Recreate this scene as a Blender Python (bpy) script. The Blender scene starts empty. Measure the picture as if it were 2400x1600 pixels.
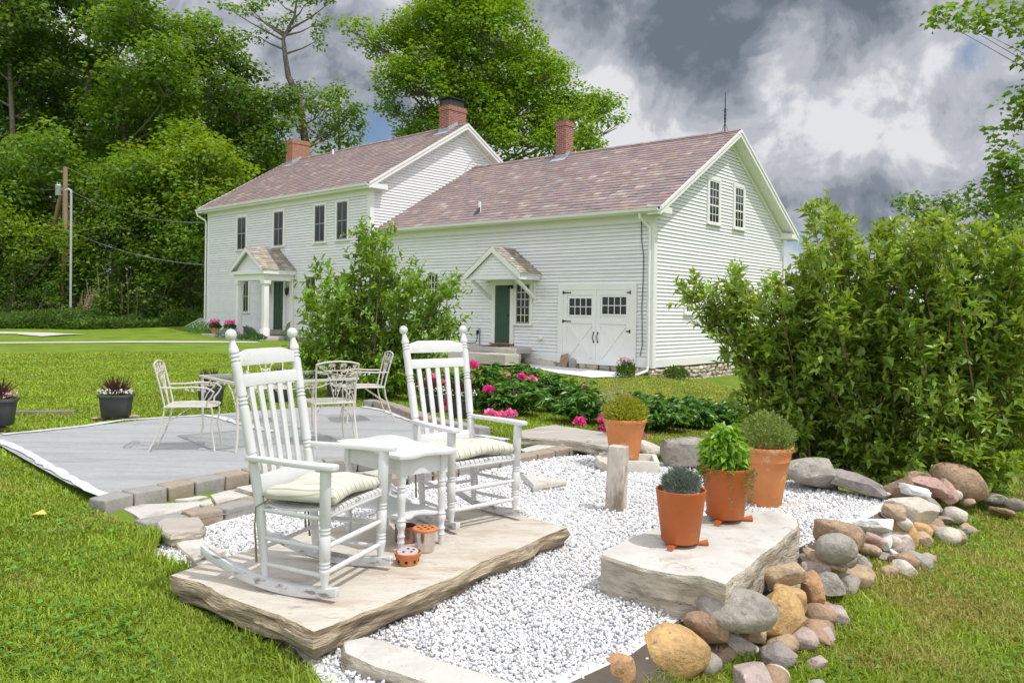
import bpy, bmesh, math, random
import numpy as np
from mathutils import Vector, Matrix, Euler
R = math.radians
scene = bpy.context.scene
COL = scene.collection

# ------------------------------------------------------------------ camera
CAM_H = 1.30
ROLL = math.atan((752 - 695) / (2799 + 1058.0))
FPX = 1900.0                                   # focal length in pixels of the 2400 wide picture
PX, PY = 1200.0, 728.4
cd = bpy.data.cameras.new("camera"); cam = bpy.data.objects.new("camera", cd); COL.objects.link(cam)
cd.sensor_width = 36.0; cd.lens = FPX / 2400 * 36; cd.shift_y = -(800 - PY) / 2400
cd.clip_start = 0.05; cd.clip_end = 2000
cam.location = (0, 0, CAM_H); cam.rotation_euler = (math.pi / 2, -ROLL, 0)
scene.camera = cam

# ------------------------------------------------------------------ light
SUN_EL = R(63); SUN_AZ = math.atan2(0.878, -0.478)    # azimuth clockwise from +Y
SUN = Vector((math.sin(SUN_AZ) * math.cos(SUN_EL), math.cos(SUN_AZ) * math.cos(SUN_EL), math.sin(SUN_EL)))
sd = bpy.data.lights.new("sun", 'SUN'); sd.energy = 3.0; sd.angle = R(0.5); sd.color = (1.0, 0.96, 0.90)
so = bpy.data.objects.new("sun", sd); COL.objects.link(so)
so.rotation_euler = SUN.to_track_quat('Z', 'Y').to_euler()
scene.view_settings.view_transform = 'Standard'; scene.view_settings.look = 'None'
scene.view_settings.exposure = 0.02; scene.view_settings.gamma = 1.0

def make_world():
    w = bpy.data.worlds.new("World"); scene.world = w; w.use_nodes = True
    nt = w.node_tree; N = nt.nodes; L = nt.links; N.clear()
    out = N.new('ShaderNodeOutputWorld'); bg = N.new('ShaderNodeBackground'); bg.inputs[1].default_value = 0.10
    sky = N.new('ShaderNodeTexSky'); sky.sky_type = 'NISHITA'; sky.sun_disc = False
    sky.sun_elevation = SUN_EL; sky.sun_rotation = SUN_AZ; sky.air_density = 1.0; sky.dust_density = 0.6
    tc = N.new('ShaderNodeTexCoord')
    def math_(op, a, b=None, clamp=False):
        n = N.new('ShaderNodeMath'); n.operation = op; n.use_clamp = clamp
        for i, v in enumerate((a, b)):
            if v is None: continue
            if isinstance(v, (int, float)): n.inputs[i].default_value = v
            else: L.new(v, n.inputs[i])
        return n.outputs[0]
    def sep(v):
        n = N.new('ShaderNodeSeparateXYZ'); L.new(v, n.inputs[0]); return n.outputs
    d = tc.outputs['Generated']
    sx, sy, sz = sep(d)
    # project the direction on a flat cloud deck so that clouds shrink to the horizon
    zz = math_('ADD', math_('MAXIMUM', sz, 0.0), 0.30)
    px = math_('DIVIDE', sx, zz); py = math_('DIVIDE', sy, zz)
    cmb = N.new('ShaderNodeCombineXYZ'); L.new(px, cmb.inputs[0]); L.new(py, cmb.inputs[1])
    def noise(vec, scale, detail=6, rough=0.55, dist=0.0, off=(0, 0, 0)):
        m = N.new('ShaderNodeMapping'); m.inputs['Location'].default_value = off; L.new(vec, m.inputs[0])
        n = N.new('ShaderNodeTexNoise'); n.inputs['Scale'].default_value = scale; n.inputs['Detail'].default_value = detail
        n.inputs['Roughness'].default_value = rough; n.inputs['Distortion'].default_value = dist
        L.new(m.outputs[0], n.inputs['Vector']); return n.outputs[0]
    n1 = noise(cmb.outputs[0], 1.5, 9, 0.55, 0.5, (3.1, 1.7, 0))
    n2 = noise(d, 7.0, 9, 0.58, 0.45, (7.7, 4.2, 0))
    n3 = noise(d, 5.0, 7, 0.55, 0.3, (1.2, 8.2, 3.0))
    # large dark and bright masses of the cloud deck, placed by direction
    def blob(u, v, size, warp=0.10):
        x, y = u - PX, v - PY; c, s = math.cos(ROLL), math.sin(ROLL)
        dirv = Vector(((x * c + y * s) / FPX, 1, -(-x * s + y * c) / FPX)).normalized()
        vm = N.new('ShaderNodeVectorMath'); vm.operation = 'DOT_PRODUCT'; L.new(d, vm.inputs[0]); vm.inputs[1].default_value = dirv
        a = math_('ARCCOSINE', vm.outputs['Value'])
        a = math_('ADD', a, math_('MULTIPLY', math_('SUBTRACT', n3, 0.5), warp * 2.6))
        mr = N.new('ShaderNodeMapRange'); mr.interpolation_type = 'SMOOTHERSTEP'
        mr.inputs[1].default_value = size; mr.inputs[2].default_value = 0.0
        mr.inputs[3].default_value = 0.0; mr.inputs[4].default_value = 1.0
        L.new(a, mr.inputs[0]); return mr.outputs[0]
    n4 = noise(d, 16.0, 10, 0.6, 0.6, (2.2, 9.1, 4.0))
    def ctr(n, k): return math_('MULTIPLY', math_('SUBTRACT', n, 0.5), k)
    shade = math_('ADD', math_('ADD', ctr(n1, 0.75), ctr(n2, 0.95)), math_('ADD', ctr(n4, 0.70), 0.565))
    for (u, v, size, amt) in SKY_BLOBS:
        shade = math_('ADD', shade, math_('MULTIPLY', blob(u, v, size), amt))
    ramp = N.new('ShaderNodeValToRGB'); L.new(shade, ramp.inputs[0])
    cr = ramp.color_ramp; cr.interpolation = 'EASE'
    cr.elements[0].position = 0.20; cr.elements[0].color = (1.5, 1.85, 2.2, 1)
    cr.elements[1].position = 0.72; cr.elements[1].color = (7.6, 7.7, 8.0, 1)
    e = cr.elements.new(0.34); e.color = (2.3, 2.65, 3.1, 1)
    e = cr.elements.new(0.44); e.color = (3.5, 3.8, 4.3, 1)
    e = cr.elements.new(0.56); e.color = (4.9, 5.1, 5.6, 1)
    # blue gaps
    gap = None
    for (u, v, size, amt) in SKY_GAPS:
        b = math_('MULTIPLY', blob(u, v, size, 0.05), amt); gap = b if gap is None else math_('MAXIMUM', gap, b)
    gapn = math_('MULTIPLY', gap, math_('MULTIPLY', math_('SUBTRACT', 0.72, n2), 4.0, True), True)
    blue = N.new('ShaderNodeMixRGB'); blue.blend_type = 'MULTIPLY'; blue.inputs[0].default_value = 1.0
    L.new(sky.outputs[0], blue.inputs[1]); blue.inputs[2].default_value = (0.75, 0.85, 0.95, 1)
    mix = N.new('ShaderNodeMixRGB'); L.new(gapn, mix.inputs[0]); L.new(ramp.outputs[0], mix.inputs[1]); L.new(blue.outputs[0], mix.inputs[2])
    # added fill light: unseen sky overhead and behind the camera made brighter
    mb_ = N.new('ShaderNodeMapRange'); mb_.interpolation_type = 'SMOOTHSTEP'; L.new(math_('ADD', math_('MULTIPLY', sy, -0.55), sz), mb_.inputs[0])
    mb_.inputs[1].default_value = 0.15; mb_.inputs[2].default_value = 1.0; mb_.inputs[3].default_value = 1.0; mb_.inputs[4].default_value = SKY_BACK
    fin = N.new('ShaderNodeVectorMath'); fin.operation = 'SCALE'; L.new(mix.outputs[0], fin.inputs[0]); L.new(mb_.outputs[0], fin.inputs['Scale'])
    L.new(fin.outputs[0], bg.inputs[0]); L.new(bg.outputs[0], out.inputs[0])
    w.cycles.sampling_method = 'MANUAL'; w.cycles.sample_map_resolution = 512
# (pixel u, pixel v, angular size, amount): darker (-) and brighter (+) cloud masses
SKY_BLOBS = [(2000, -80, 0.34, -0.16), (1700, -60, 0.22, -0.10), (1500, 110, 0.09, -0.12), (1600, 200, 0.10, -0.14), (1650, 90, 0.08, -0.08), (1300, 30, 0.12, -0.07), (2050, 40, 0.10, -0.10),
             (1930, 500, 0.11, -0.24), (2060, 480, 0.10, -0.20), (1800, 520, 0.06, -0.14), (1870, 270, 0.15, 0.10), (2150, 360, 0.20, 0.10), (2200, 240, 0.14, 0.07),
             (1450, 310, 0.14, 0.12), (1380, 180, 0.10, 0.09), (820, 120, 0.22, -0.09), (1880, 565, 0.03, 0.25), (1860, 620, 0.05, 0.25), (600, 60, 0.2, -0.06)]
SKY_GAPS = [(1875, 560, 0.05, 1.0), (880, 320, 0.055, 0.9), (2270, 130, 0.03, 0.7), (600, 330, 0.05, 0.8)]
SKY_BACK = 2.6
make_world()

# ------------------------------------------------------------------ helpers
def ray(u, v):
    x, y = u - PX, v - PY; c, s = math.cos(ROLL), math.sin(ROLL)
    return Vector(((x * c + y * s) / FPX, 1.0, -(-x * s + y * c) / FPX))
def gz(u, v, z=0.0):
    r = ray(u, v); t = (z - CAM_H) / r.z; return Vector((r.x * t, r.y * t, z))
def aty(u, v, Y):
    r = ray(u, v); return Vector((r.x * Y, Y, CAM_H + r.z * Y))

def tag(o, label=None, cat=None, group=None, kind=None):
    if label: o['label'] = label
    if cat: o['category'] = cat
    if group: o['group'] = group
    if kind: o['kind'] = kind
    return o
def empty(name, loc=(0, 0, 0), rz=0.0, label=None, cat=None, group=None):
    o = bpy.data.objects.new(name, None); COL.objects.link(o); o.location = loc; o.rotation_euler = (0, 0, rz)
    o.empty_display_size = 0.1
    return tag(o, label, cat, group)
def link(name, me, parent=None):
    o = bpy.data.objects.new(name, me); COL.objects.link(o)
    if parent is not None: o.parent = parent
    return o
def copy_tree(o, parent=None):
    c = o.copy(); COL.objects.link(c); c.parent = parent
    for ch in list(o.children): copy_tree(ch, c)
    return c
def raw_mesh(name, verts, faces, mat, parent=None, smooth=False):
    """numpy verts (n,3) and faces (m,k) all with k corners -> one mesh object"""
    verts = np.asarray(verts, np.float32); faces = np.asarray(faces, np.int32)
    me = bpy.data.meshes.new(name); m, k = faces.shape
    me.vertices.add(len(verts)); me.vertices.foreach_set('co', verts.ravel())
    me.loops.add(m * k); me.loops.foreach_set('vertex_index', faces.ravel())
    me.polygons.add(m); me.polygons.foreach_set('loop_start', np.arange(0, m * k, k, dtype=np.int32))
    if smooth: me.polygons.foreach_set('use_smooth', np.ones(m, bool))
    me.update(calc_edges=True)
    for mm in (mat if isinstance(mat, (list, tuple)) else [mat]): me.materials.append(mm)
    return link(name, me, parent)

class MB:
    """collects simple solids and links them as ONE mesh object"""
    def __init__(self, M=None): self.v = []; self.f = []; self.mi = []; self.M = M if M is not None else Matrix.Identity(4); self.cur = 0
    def add(self, vs, fs):
        b = len(self.v); M = self.M
        for p in vs: self.v.append(tuple(M @ Vector(p)))
        for f in fs: self.f.append(tuple(b + i for i in f)); self.mi.append(self.cur)
        return self
    def box(self, x0, x1, y0, y1, z0, z1):
        vs = [(x0, y0, z0), (x1, y0, z0), (x1, y1, z0), (x0, y1, z0), (x0, y0, z1), (x1, y0, z1), (x1, y1, z1), (x0, y1, z1)]
        return self.add(vs, [(3, 2, 1, 0), (4, 5, 6, 7), (0, 1, 5, 4), (1, 2, 6, 5), (2, 3, 7, 6), (3, 0, 4, 7)])
    def cbox(self, c, s, rot=None):
        h = [k / 2 for k in s]; m = Euler(rot).to_matrix() if rot else Matrix.Identity(3)
        vs = [tuple(Vector(c) + m @ Vector((sx * h[0], sy * h[1], sz * h[2]))) for sz in (-1, 1) for sx, sy in ((-1, -1), (1, -1), (1, 1), (-1, 1))]
        return self.add(vs, [(3, 2, 1, 0), (4, 5, 6, 7), (0, 1, 5, 4), (1, 2, 6, 5), (2, 3, 7, 6), (3, 0, 4, 7)])
    def bar(self, p, q, w, h, up=(0, 0, 1)):
        """box beam from p to q, w across, h along up"""
        p, q = Vector(p), Vector(q); d = (q - p).normalized(); u = Vector(up); s = d.cross(u)
        if s.length < 1e-5: s = d.cross(Vector((1, 0, 0)))
        s.normalize(); u = s.cross(d).normalized(); s = s * w / 2; u = u * h / 2
        vs = [p - s - u, p + s - u, p + s + u, p - s + u, q - s - u, q + s - u, q + s + u, q - s + u]
        return self.add(vs, [(0, 1, 2, 3), (7, 6, 5, 4), (0, 4, 5, 1), (1, 5, 6, 2), (2, 6, 7, 3), (3, 7, 4, 0)])
    def prism(self, poly, axis_vec):
        """planar polygon (3d points) pushed along axis_vec"""
        n = len(poly); a = Vector(axis_vec)
        vs = [Vector(p) for p in poly] + [Vector(p) + a for p in poly]
        fs = [tuple(range(n - 1, -1, -1)), tuple(range(n, 2 * n))] + [(i, (i + 1) % n, n + (i + 1) % n, n + i) for i in range(n)]
        return self.add(vs, fs)
    def tube(self, pts, rad, n=8, caps=True):
        pts = [Vector(p) for p in pts]; m = len(pts); rad = rad if hasattr(rad, '__len__') else [rad] * m
        rings = []; prev = None
        for i in range(m):
            d = (pts[min(i + 1, m - 1)] - pts[max(i - 1, 0)])
            if d.length < 1e-9: d = Vector((0, 0, 1))
            d.normalize()
            if prev is None:
                s = d.cross(Vector((0, 0, 1)));
                if s.length < 1e-3: s = d.cross(Vector((1, 0, 0)))
            else: s = prev - d * prev.dot(d)
            s.normalize(); prev = s; t = d.cross(s)
            rings.append([pts[i] + (s * math.cos(2 * math.pi * k / n) + t * math.sin(2 * math.pi * k / n)) * rad[i] for k in range(n)])
        vs = [p for r_ in rings for p in r_]
        fs = [(i * n + k, (i + 1) * n + k, (i + 1) * n + (k + 1) % n, i * n + (k + 1) % n)[::-1] for i in range(m - 1) for k in range(n)]
        if caps: fs += [tuple(range(n)), tuple(range((m - 1) * n, m * n))[::-1]]
        return self.add(vs, fs)
    def lathe(self, prof, n=24, c=(0, 0, 0), close=True):
        """prof: (radius, z) list"""
        m = len(prof)
        vs = [(c[0] + r_ * math.cos(2 * math.pi * k / n), c[1] + r_ * math.sin(2 * math.pi * k / n), c[2] + z) for r_, z in prof for k in range(n)]
        fs = [(i * n + k, i * n + (k + 1) % n, (i + 1) * n + (k + 1) % n, (i + 1) * n + k) for i in range(m - 1) for k in range(n)]
        if close: fs += [tuple(range(n))[::-1], tuple(range((m - 1) * n, m * n))]
        return self.add(vs, fs)
    def turned(self, p, q, prof, n=12):
        """lathe along the segment p-q; prof: (fraction, radius)"""
        p, q = Vector(p), Vector(q)
        return self.tube([p.lerp(q, t) for t, _ in prof], [r_ for _, r_ in prof], n)
    def build(self, name, mat, parent=None, smooth=False, bevel=0.0, angle=40, seg=2):
        me = bpy.data.meshes.new(name); me.from_pydata(self.v, [], self.f)
        for mm in (mat if isinstance(mat, (list, tuple)) else [mat]): me.materials.append(mm)
        if any(self.mi): me.polygons.foreach_set('material_index', self.mi)
        if bevel or smooth:
            bm = bmesh.new(); bm.from_mesh(me)
            if bevel:
                bmesh.ops.remove_doubles(bm, verts=bm.verts, dist=1e-5)
                es = [e for e in bm.edges if len(e.link_faces) == 2 and e.calc_face_angle(0) > R(30)]
                bmesh.ops.bevel(bm, geom=es, offset=bevel, segments=seg, profile=0.6, affect='EDGES', clamp_overlap=True)
            bmesh.ops.recalc_face_normals(bm, faces=bm.faces)
            for f in bm.faces: f.smooth = True
            for e in bm.edges:
                if len(e.link_faces) == 2 and e.calc_face_angle(0) > R(angle): e.smooth = False
            bm.to_mesh(me); bm.free()
        return link(name, me, parent)

# ------------------------------------------------------------------ materials
def M(name, col, rough=0.6, var=0.0, vscale=6.0, bump=0.0, bscale=40.0, island=None, island_var=0.0, metal=0.0, spec=0.5,
      trans=0.0, stain=None, stain_scale=3.0, stain_amt=0.5, stretch=(1, 1, 1), detail=6, coat=0.0, thr=(0.5, 0.7), specks=None):
    """procedural principled material: noise variation, optional per-piece colours, stains, bump, leaf translucency"""
    m = bpy.data.materials.new(name); m.use_nodes = True; nt = m.node_tree; N = nt.nodes; L = nt.links
    b = N['Principled BSDF']; out = N['Material Output']
    b.inputs['Roughness'].default_value = rough; b.inputs['Metallic'].default_value = metal
    b.inputs['Specular IOR Level'].default_value = spec
    if coat: b.inputs['Coat Weight'].default_value = coat; b.inputs['Coat Roughness'].default_value = 0.15
    tc = N.new('ShaderNodeTexCoord'); mp = N.new('ShaderNodeMapping'); mp.inputs['Scale'].default_value = stretch
    L.new(tc.outputs['Object'], mp.inputs[0]); vec = mp.outputs[0]
    def noise(s, d=detail, r_=0.6):
        n = N.new('ShaderNodeTexNoise'); n.inputs['Scale'].default_value = s; n.inputs['Detail'].default_value = d; n.inputs['Roughness'].default_value = r_
        L.new(vec, n.inputs['Vector']); return n.outputs[0]
    c = None
    if island:
        g = N.new('ShaderNodeNewGeometry'); ramp = N.new('ShaderNodeValToRGB'); cr = ramp.color_ramp; cr.interpolation = 'CONSTANT'
        k = len(island); cr.elements[0].position = 0.0; cr.elements[0].color = (*island[0], 1); cr.elements[1].position = 1.0 / k if k > 1 else 1; cr.elements[1].color = (*island[min(1, k - 1)], 1)
        for i in range(2, k): e = cr.elements.new(i / k); e.color = (*island[i], 1)
        L.new(g.outputs['Random Per Island'], ramp.inputs[0]); c = ramp.outputs[0]
    else:
        rgb = N.new('ShaderNodeRGB'); rgb.outputs[0].default_value = (*col, 1); c = rgb.outputs[0]
    if island_var:
        g = N.new('ShaderNodeNewGeometry'); wn = N.new('ShaderNodeTexWhiteNoise'); wn.noise_dimensions = '1D'; L.new(g.outputs['Random Per Island'], wn.inputs['W'])
        mr = N.new('ShaderNodeMapRange'); mr.inputs[3].default_value = 1 - island_var; mr.inputs[4].default_value = 1 + island_var; L.new(wn.outputs['Value'], mr.inputs[0])
        hs = N.new('ShaderNodeHueSaturation'); L.new(c, hs.inputs['Color']); L.new(mr.outputs[0], hs.inputs['Value'])
        mh = N.new('ShaderNodeMapRange'); mh.inputs[3].default_value = 0.5 - island_var * 0.045; mh.inputs[4].default_value = 0.5 + island_var * 0.045
        wn2 = N.new('ShaderNodeTexWhiteNoise'); wn2.noise_dimensions = '2D'; L.new(g.outputs['Random Per Island'], wn2.inputs['Vector'])
        L.new(wn2.outputs['Value'], mh.inputs[0]); L.new(mh.outputs[0], hs.inputs['Hue']); c = hs.outputs[0]
    if var:
        mr = N.new('ShaderNodeMapRange'); mr.inputs[1].default_value = 0.25; mr.inputs[2].default_value = 0.75
        mr.inputs[3].default_value = 1 - var; mr.inputs[4].default_value = 1 + var; L.new(noise(vscale), mr.inputs[0])
        hs = N.new('ShaderNodeHueSaturation'); L.new(c, hs.inputs['Color']); L.new(mr.outputs[0], hs.inputs['Value']); c = hs.outputs[0]
    if stain:
        st = noise(stain_scale, 8, 0.68)
        mr = N.new('ShaderNodeMapRange'); mr.inputs[1].default_value = thr[0]; mr.inputs[2].default_value = thr[1]; mr.inputs[3].default_value = 0; mr.inputs[4].default_value = stain_amt
        L.new(st, mr.inputs[0]); mx = N.new('ShaderNodeMixRGB'); L.new(mr.outputs[0], mx.inputs[0]); L.new(c, mx.inputs[1]); mx.inputs[2].default_value = (*stain, 1); c = mx.outputs[0]
    if specks:                                            # (colour, scale, amount, threshold): lichen, pits, mineral bloom
        for sc_, sz_, am_, th_ in specks:
            mr = N.new('ShaderNodeMapRange'); mr.inputs[1].default_value = th_; mr.inputs[2].default_value = th_ + .05; mr.inputs[3].default_value = 0; mr.inputs[4].default_value = am_
            L.new(noise(sz_, 5, 0.72), mr.inputs[0]); mx = N.new('ShaderNodeMixRGB'); L.new(mr.outputs[0], mx.inputs[0]); L.new(c, mx.inputs[1]); mx.inputs[2].default_value = (*sc_, 1); c = mx.outputs[0]
    L.new(c, b.inputs['Base Color'])
    if bump:
        bp = N.new('ShaderNodeBump'); bp.inputs['Strength'].default_value = 1.0; bp.inputs['Distance'].default_value = bump
        L.new(noise(bscale, 8, 0.6), bp.inputs['Height']); L.new(bp.outputs[0], b.inputs['Normal'])
    if trans:
        t = N.new('ShaderNodeBsdfTranslucent'); hs = N.new('ShaderNodeHueSaturation'); L.new(c, hs.inputs['Color'])
        hs.inputs['Hue'].default_value = 0.475; hs.inputs['Saturation'].default_value = 1.1; hs.inputs['Value'].default_value = 1.5
        L.new(hs.outputs[0], t.inputs[0]); ms = N.new('ShaderNodeMixShader'); ms.inputs[0].default_value = trans
        L.new(b.outputs[0], ms.inputs[1]); L.new(t.outputs[0], ms.inputs[2]); L.new(ms.outputs[0], out.inputs[0])
    return m

WHITE = M('white_paint', (0.74, 0.74, 0.73), 0.45, var=0.04, vscale=2.0, bump=0.0008, bscale=60)
SIDING = M('white_clapboard', (0.78, 0.785, 0.79), 0.5, var=0.07, vscale=1.6, island_var=0.04, bump=0.0012, bscale=25, stretch=(1, 1, 4))
TRIM = M('white_trim', (0.80, 0.80, 0.78), 0.45, var=0.04, vscale=1.5)
SLATE = M('roof_slate', (0.3, 0.25, 0.25), 0.55, var=0.13, vscale=5, bump=0.004, bscale=18, island_var=0.10, island=[
    (.27, .185, .185), (.25, .185, .19), (.31, .215, .205), (.235, .19, .195), (.28, .20, .20), (.26, .175, .175), (.30, .225, .215), (.24, .20, .21),
    (.27, .19, .185), (.30, .225, .21), (.25, .18, .185), (.29, .205, .21), (.34, .26, .225), (.22, .175, .185), (.28, .195, .19), (.33, .235, .205), (.26, .195, .195), (.31, .215, .18), (.29, .21, .205), (.40, .33, .29)],
    stain=(.30, .215, .15), stain_scale=1.3, stain_amt=0.35)
SLATE_OLD = M('canopy_slate', (0.3, 0.25, 0.25), 0.6, var=0.18, vscale=8, bump=0.004, bscale=20, island_var=0.15, island=[
    (.36, .31, .25), (.30, .27, .24), (.42, .35, .27), (.26, .24, .23), (.38, .30, .22), (.33, .30, .27), (.45, .40, .34), (.29, .22, .17)])
BRICK_LIKE = None
GLASS_DARK = M('dark_window_glass', (0.018, 0.022, 0.02), 0.06, var=0.5, vscale=0.9, spec=0.6)
SASH_GREY = M('storm_sash_grey', (0.27, 0.28, 0.28), 0.5, var=0.1)
GREEN_DOOR = M('dark_green_paint', (0.035, 0.075, 0.052), 0.4, var=0.12, vscale=3)
IRON = M('black_iron', (0.012, 0.012, 0.012), 0.45, spec=0.4)
LEAD = M('lead_flashing', (0.36, 0.39, 0.42), 0.5, var=0.15, vscale=5)
TAR = M('dark_flashing', (0.06, 0.06, 0.065), 0.6)
def brick_mat(name, c1, c2, mortar):
    m = M(name, c1, 0.85, bump=0.0); nt = m.node_tree; N = nt.nodes; L = nt.links; b = N['Principled BSDF']
    tc = N.new('ShaderNodeTexCoord'); sp = N.new('ShaderNodeSeparateXYZ'); L.new(tc.outputs['Object'], sp.inputs[0])
    ad = N.new('ShaderNodeMath'); L.new(sp.outputs[0], ad.inputs[0]); L.new(sp.outputs[1], ad.inputs[1])
    cb = N.new('ShaderNodeCombineXYZ'); L.new(ad.outputs[0], cb.inputs[0]); L.new(sp.outputs[2], cb.inputs[1])
    bt = N.new('ShaderNodeTexBrick'); L.new(cb.outputs[0], bt.inputs['Vector']); bt.inputs['Scale'].default_value = 1.0
    bt.inputs['Color1'].default_value = (*c1, 1); bt.inputs['Color2'].default_value = (*c2, 1); bt.inputs['Mortar'].default_value = (*mortar, 1)
    bt.inputs['Brick Width'].default_value = 0.21; bt.inputs['Row Height'].default_value = 0.073; bt.inputs['Mortar Size'].default_value = 0.009; bt.inputs['Bias'].default_value = -0.2
    ns = N.new('ShaderNodeTexNoise'); ns.inputs['Scale'].default_value = 7; ns.inputs['Detail'].default_value = 6; L.new(tc.outputs['Object'], ns.inputs['Vector'])
    hs = N.new('ShaderNodeHueSaturation'); mr = N.new('ShaderNodeMapRange'); mr.inputs[3].default_value = 0.6; mr.inputs[4].default_value = 1.4
    L.new(ns.outputs[0], mr.inputs[0]); L.new(mr.outputs[0], hs.inputs['Value']); L.new(bt.outputs[0], hs.inputs['Color']); L.new(hs.outputs[0], b.inputs['Base Color'])
    bp = N.new('ShaderNodeBump'); bp.inputs['Distance'].default_value = 0.01; bp.invert = True; L.new(bt.outputs['Fac'], bp.inputs['Height']); L.new(bp.outputs[0], b.inputs['Normal'])
    return m
BRICK = brick_mat('chimney_brick', (.26, .065, .045), (.33, .10, .065), (.45, .36, .31))
BRICK_OLD = brick_mat('old_chimney_brick', (.36, .13, .07), (.42, .19, .11), (.40, .28, .20))
FIELDSTONE = M('foundation_fieldstone', (.5, .42, .33), 0.85, var=0.2, vscale=6, bump=0.01, bscale=14, island_var=0.2,
               island=[(.50, .42, .33), (.42, .37, .30), (.56, .48, .38), (.36, .32, .27), (.60, .52, .44), (.46, .36, .27)])
DIRT = M('dark_mortar', (.10, .08, .06), 0.95, var=0.3)
# ------------------------------------------------------------------ terrain
HU = Vector((-0.76515719, 0.64384352, 0)); HV = Vector((0.64384352, 0.76515719, 0))
K0 = Vector((4.2593, 24.5, 0)); HRZ = math.atan2(-HU.y, -HU.x)
def hp(x, y, z=0.0):                       # house frame -> world
    return K0 - HU * x + HV * y + Vector((0, 0, z))
MAINM = Matrix.Translation((-12.41, -0.64, 0)) @ Matrix.Rotation(R(-3), 4, 'Z')
def mp_(x, y, z=0.0):
    p = MAINM @ Vector((x, y, z)); return hp(p.x, p.y, p.z)
CTRL = [(0, 0, -.22), (0, 2.2, -.2), (-1, 3.1, -.17), (-2, 2.5, -.16), (-1.75, 3.85, -.13), (-4, 2.5, -.15), (-3, 4, -.10), (-2.6, 5.2, -.10), (-5, 5, -.06), (-8, 6, -.05), (-4.2, 6.8, -.06),
        (-6, 8.5, -.05), (-4, 10.6, -.05), (-2, 11.8, -.06), (-9, 12, -.05), (-6, 16, -.06), (0, 5, -.17), (0, 7.5, -.17), (1.5, 6.5, -.17), (1, 9, -.17), (0, 10.5, -.15), (2.4, 7.2, -.2),
        (1.9, 5.3, -.24), (1.25, 4.0, -.28), (.62, 3.1, -.33), (.8, 2.5, -.42), (1.0, 3.3, -.38), (2.6, 5.6, -.26), (1.8, 3.5, -.40), (2.5, 4.2, -.42), (3.6, 5.8, -.42), (4.5, 7.5, -.42), (3, 2.2, -.55), (5, 4, -.6), (8, 6, -.75), (3.6, 8.6, -.35), (6, 10, -.55),
        (2.5, 10.5, -.25), (3, 13, -.45), (2, 17, -.62), (0, 15, -.35), (-3, 18, -.12), (8, 14, -.8), (9, 22, -1.1), (-14, 20, -.10), (-10, 26, -.08), (-18, 30, -.02), (-9, 31.5, -.08), (-14, 34, 0.12), (-22, 36, .05),
        (-24, 42, .35), (-15, 42, .40), (-35, 45, .7), (-30, 30, 0), (-20, 12, -.1), (-30, 60, 2.0), (-15, 60, 1.0), (0, 60, .5), (20, 45, -1.0), (20, 20, -1.4), (30, 30, -2), (15, 8, -1.1), (40, 80, -2), (-60, 60, 3.5), (-50, 20, .3), (-30, -10, -.3), (0, -20, -.8), (30, -10, -2)]
for (x, y, z) in [(0.3, -.15, -.62), (-2.0, -.3, -.55), (-4.0, -.3, -.52), (-6.5, -1.0, -.42), (-9.5, -.5, -.35), (-12, -.8, -.22), (1.0, 2, -.90), (1.0, 6, -.90), (1.5, 10, -1.0), (0, 12, -1.0), (2.2, -1.2, -.80), (-2.5, -2.6, -.62), (-6, -3, -.5), (0.2, -2.6, -.72)]:
    p = hp(x, y); CTRL.append((p.x, p.y, z))
for (x, y, z) in [(-1.5, -.5, -.2), (-4.2, -.8, -.1), (-6.6, -2.4, -.12), (-9.5, -1.2, -.02), (-13.4, -.4, .1), (-14.5, 3, .3)]:
    p = mp_(x, y); CTRL.append((p.x, p.y, z))
_C = np.array(CTRL)
def _phi(r2): return 0.5 * r2 * np.log(np.maximum(r2, 1e-12))
def _tps():
    n = len(_C); X = _C[:, :2]
    d2 = ((X[:, None] - X[None]) ** 2).sum(-1); A = np.zeros((n + 3, n + 3)); A[:n, :n] = _phi(d2) + np.eye(n) * 0.15
    A[:n, n] = 1; A[:n, n + 1:] = X; A[n, :n] = 1; A[n + 1:, :n] = X.T
    return np.linalg.solve(A, np.concatenate([_C[:, 2], np.zeros(3)]))
_W = _tps()
def TZ(x, y):
    x = np.asarray(x, float); y = np.asarray(y, float); sh = x.shape; P = np.stack([x.ravel(), y.ravel()], 1); P = np.clip(P, [-70, -25], [45, 85])
    out = np.zeros(len(P)); n = len(_C)
    for i in range(0, len(P), 20000):
        Q = P[i:i + 20000]; d2 = ((Q[:, None] - _C[None, :, :2]) ** 2).sum(-1)
        out[i:i + 20000] = _phi(d2) @ _W[:n] + _W[n] + Q @ _W[n + 1:]
    return out.reshape(sh)
def tz(x, y): return float(TZ(np.array([x]), np.array([y]))[0])
def onground(u, v):
    """where the line of sight of a photo pixel meets the terrain"""
    r = ray(u, v); t = 1.0
    while t < 200:
        if CAM_H + r.z * t < tz(r.x * t, t): break
        t *= 1.01
    lo, hi = t / 1.01, t
    for _ in range(20):
        mid = (lo + hi) / 2
        if CAM_H + r.z * mid < tz(r.x * mid, mid): hi = mid
        else: lo = mid
    return Vector((r.x * hi, hi, tz(r.x * hi, hi)))
def inpoly(P, poly):
    P = np.asarray(P); x, y = P[:, 0], P[:, 1]; c = np.zeros(len(P), bool); n = len(poly)
    for i in range(n):
        x0, y0 = poly[i][0], poly[i][1]; x1, y1 = poly[(i + 1) % n][0], poly[(i + 1) % n][1]
        if y0 == y1: continue
        k = ((y0 > y) != (y1 > y)) & (x < (x1 - x0) * (y - y0) / (y1 - y0) + x0); c ^= k
    return c
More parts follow.
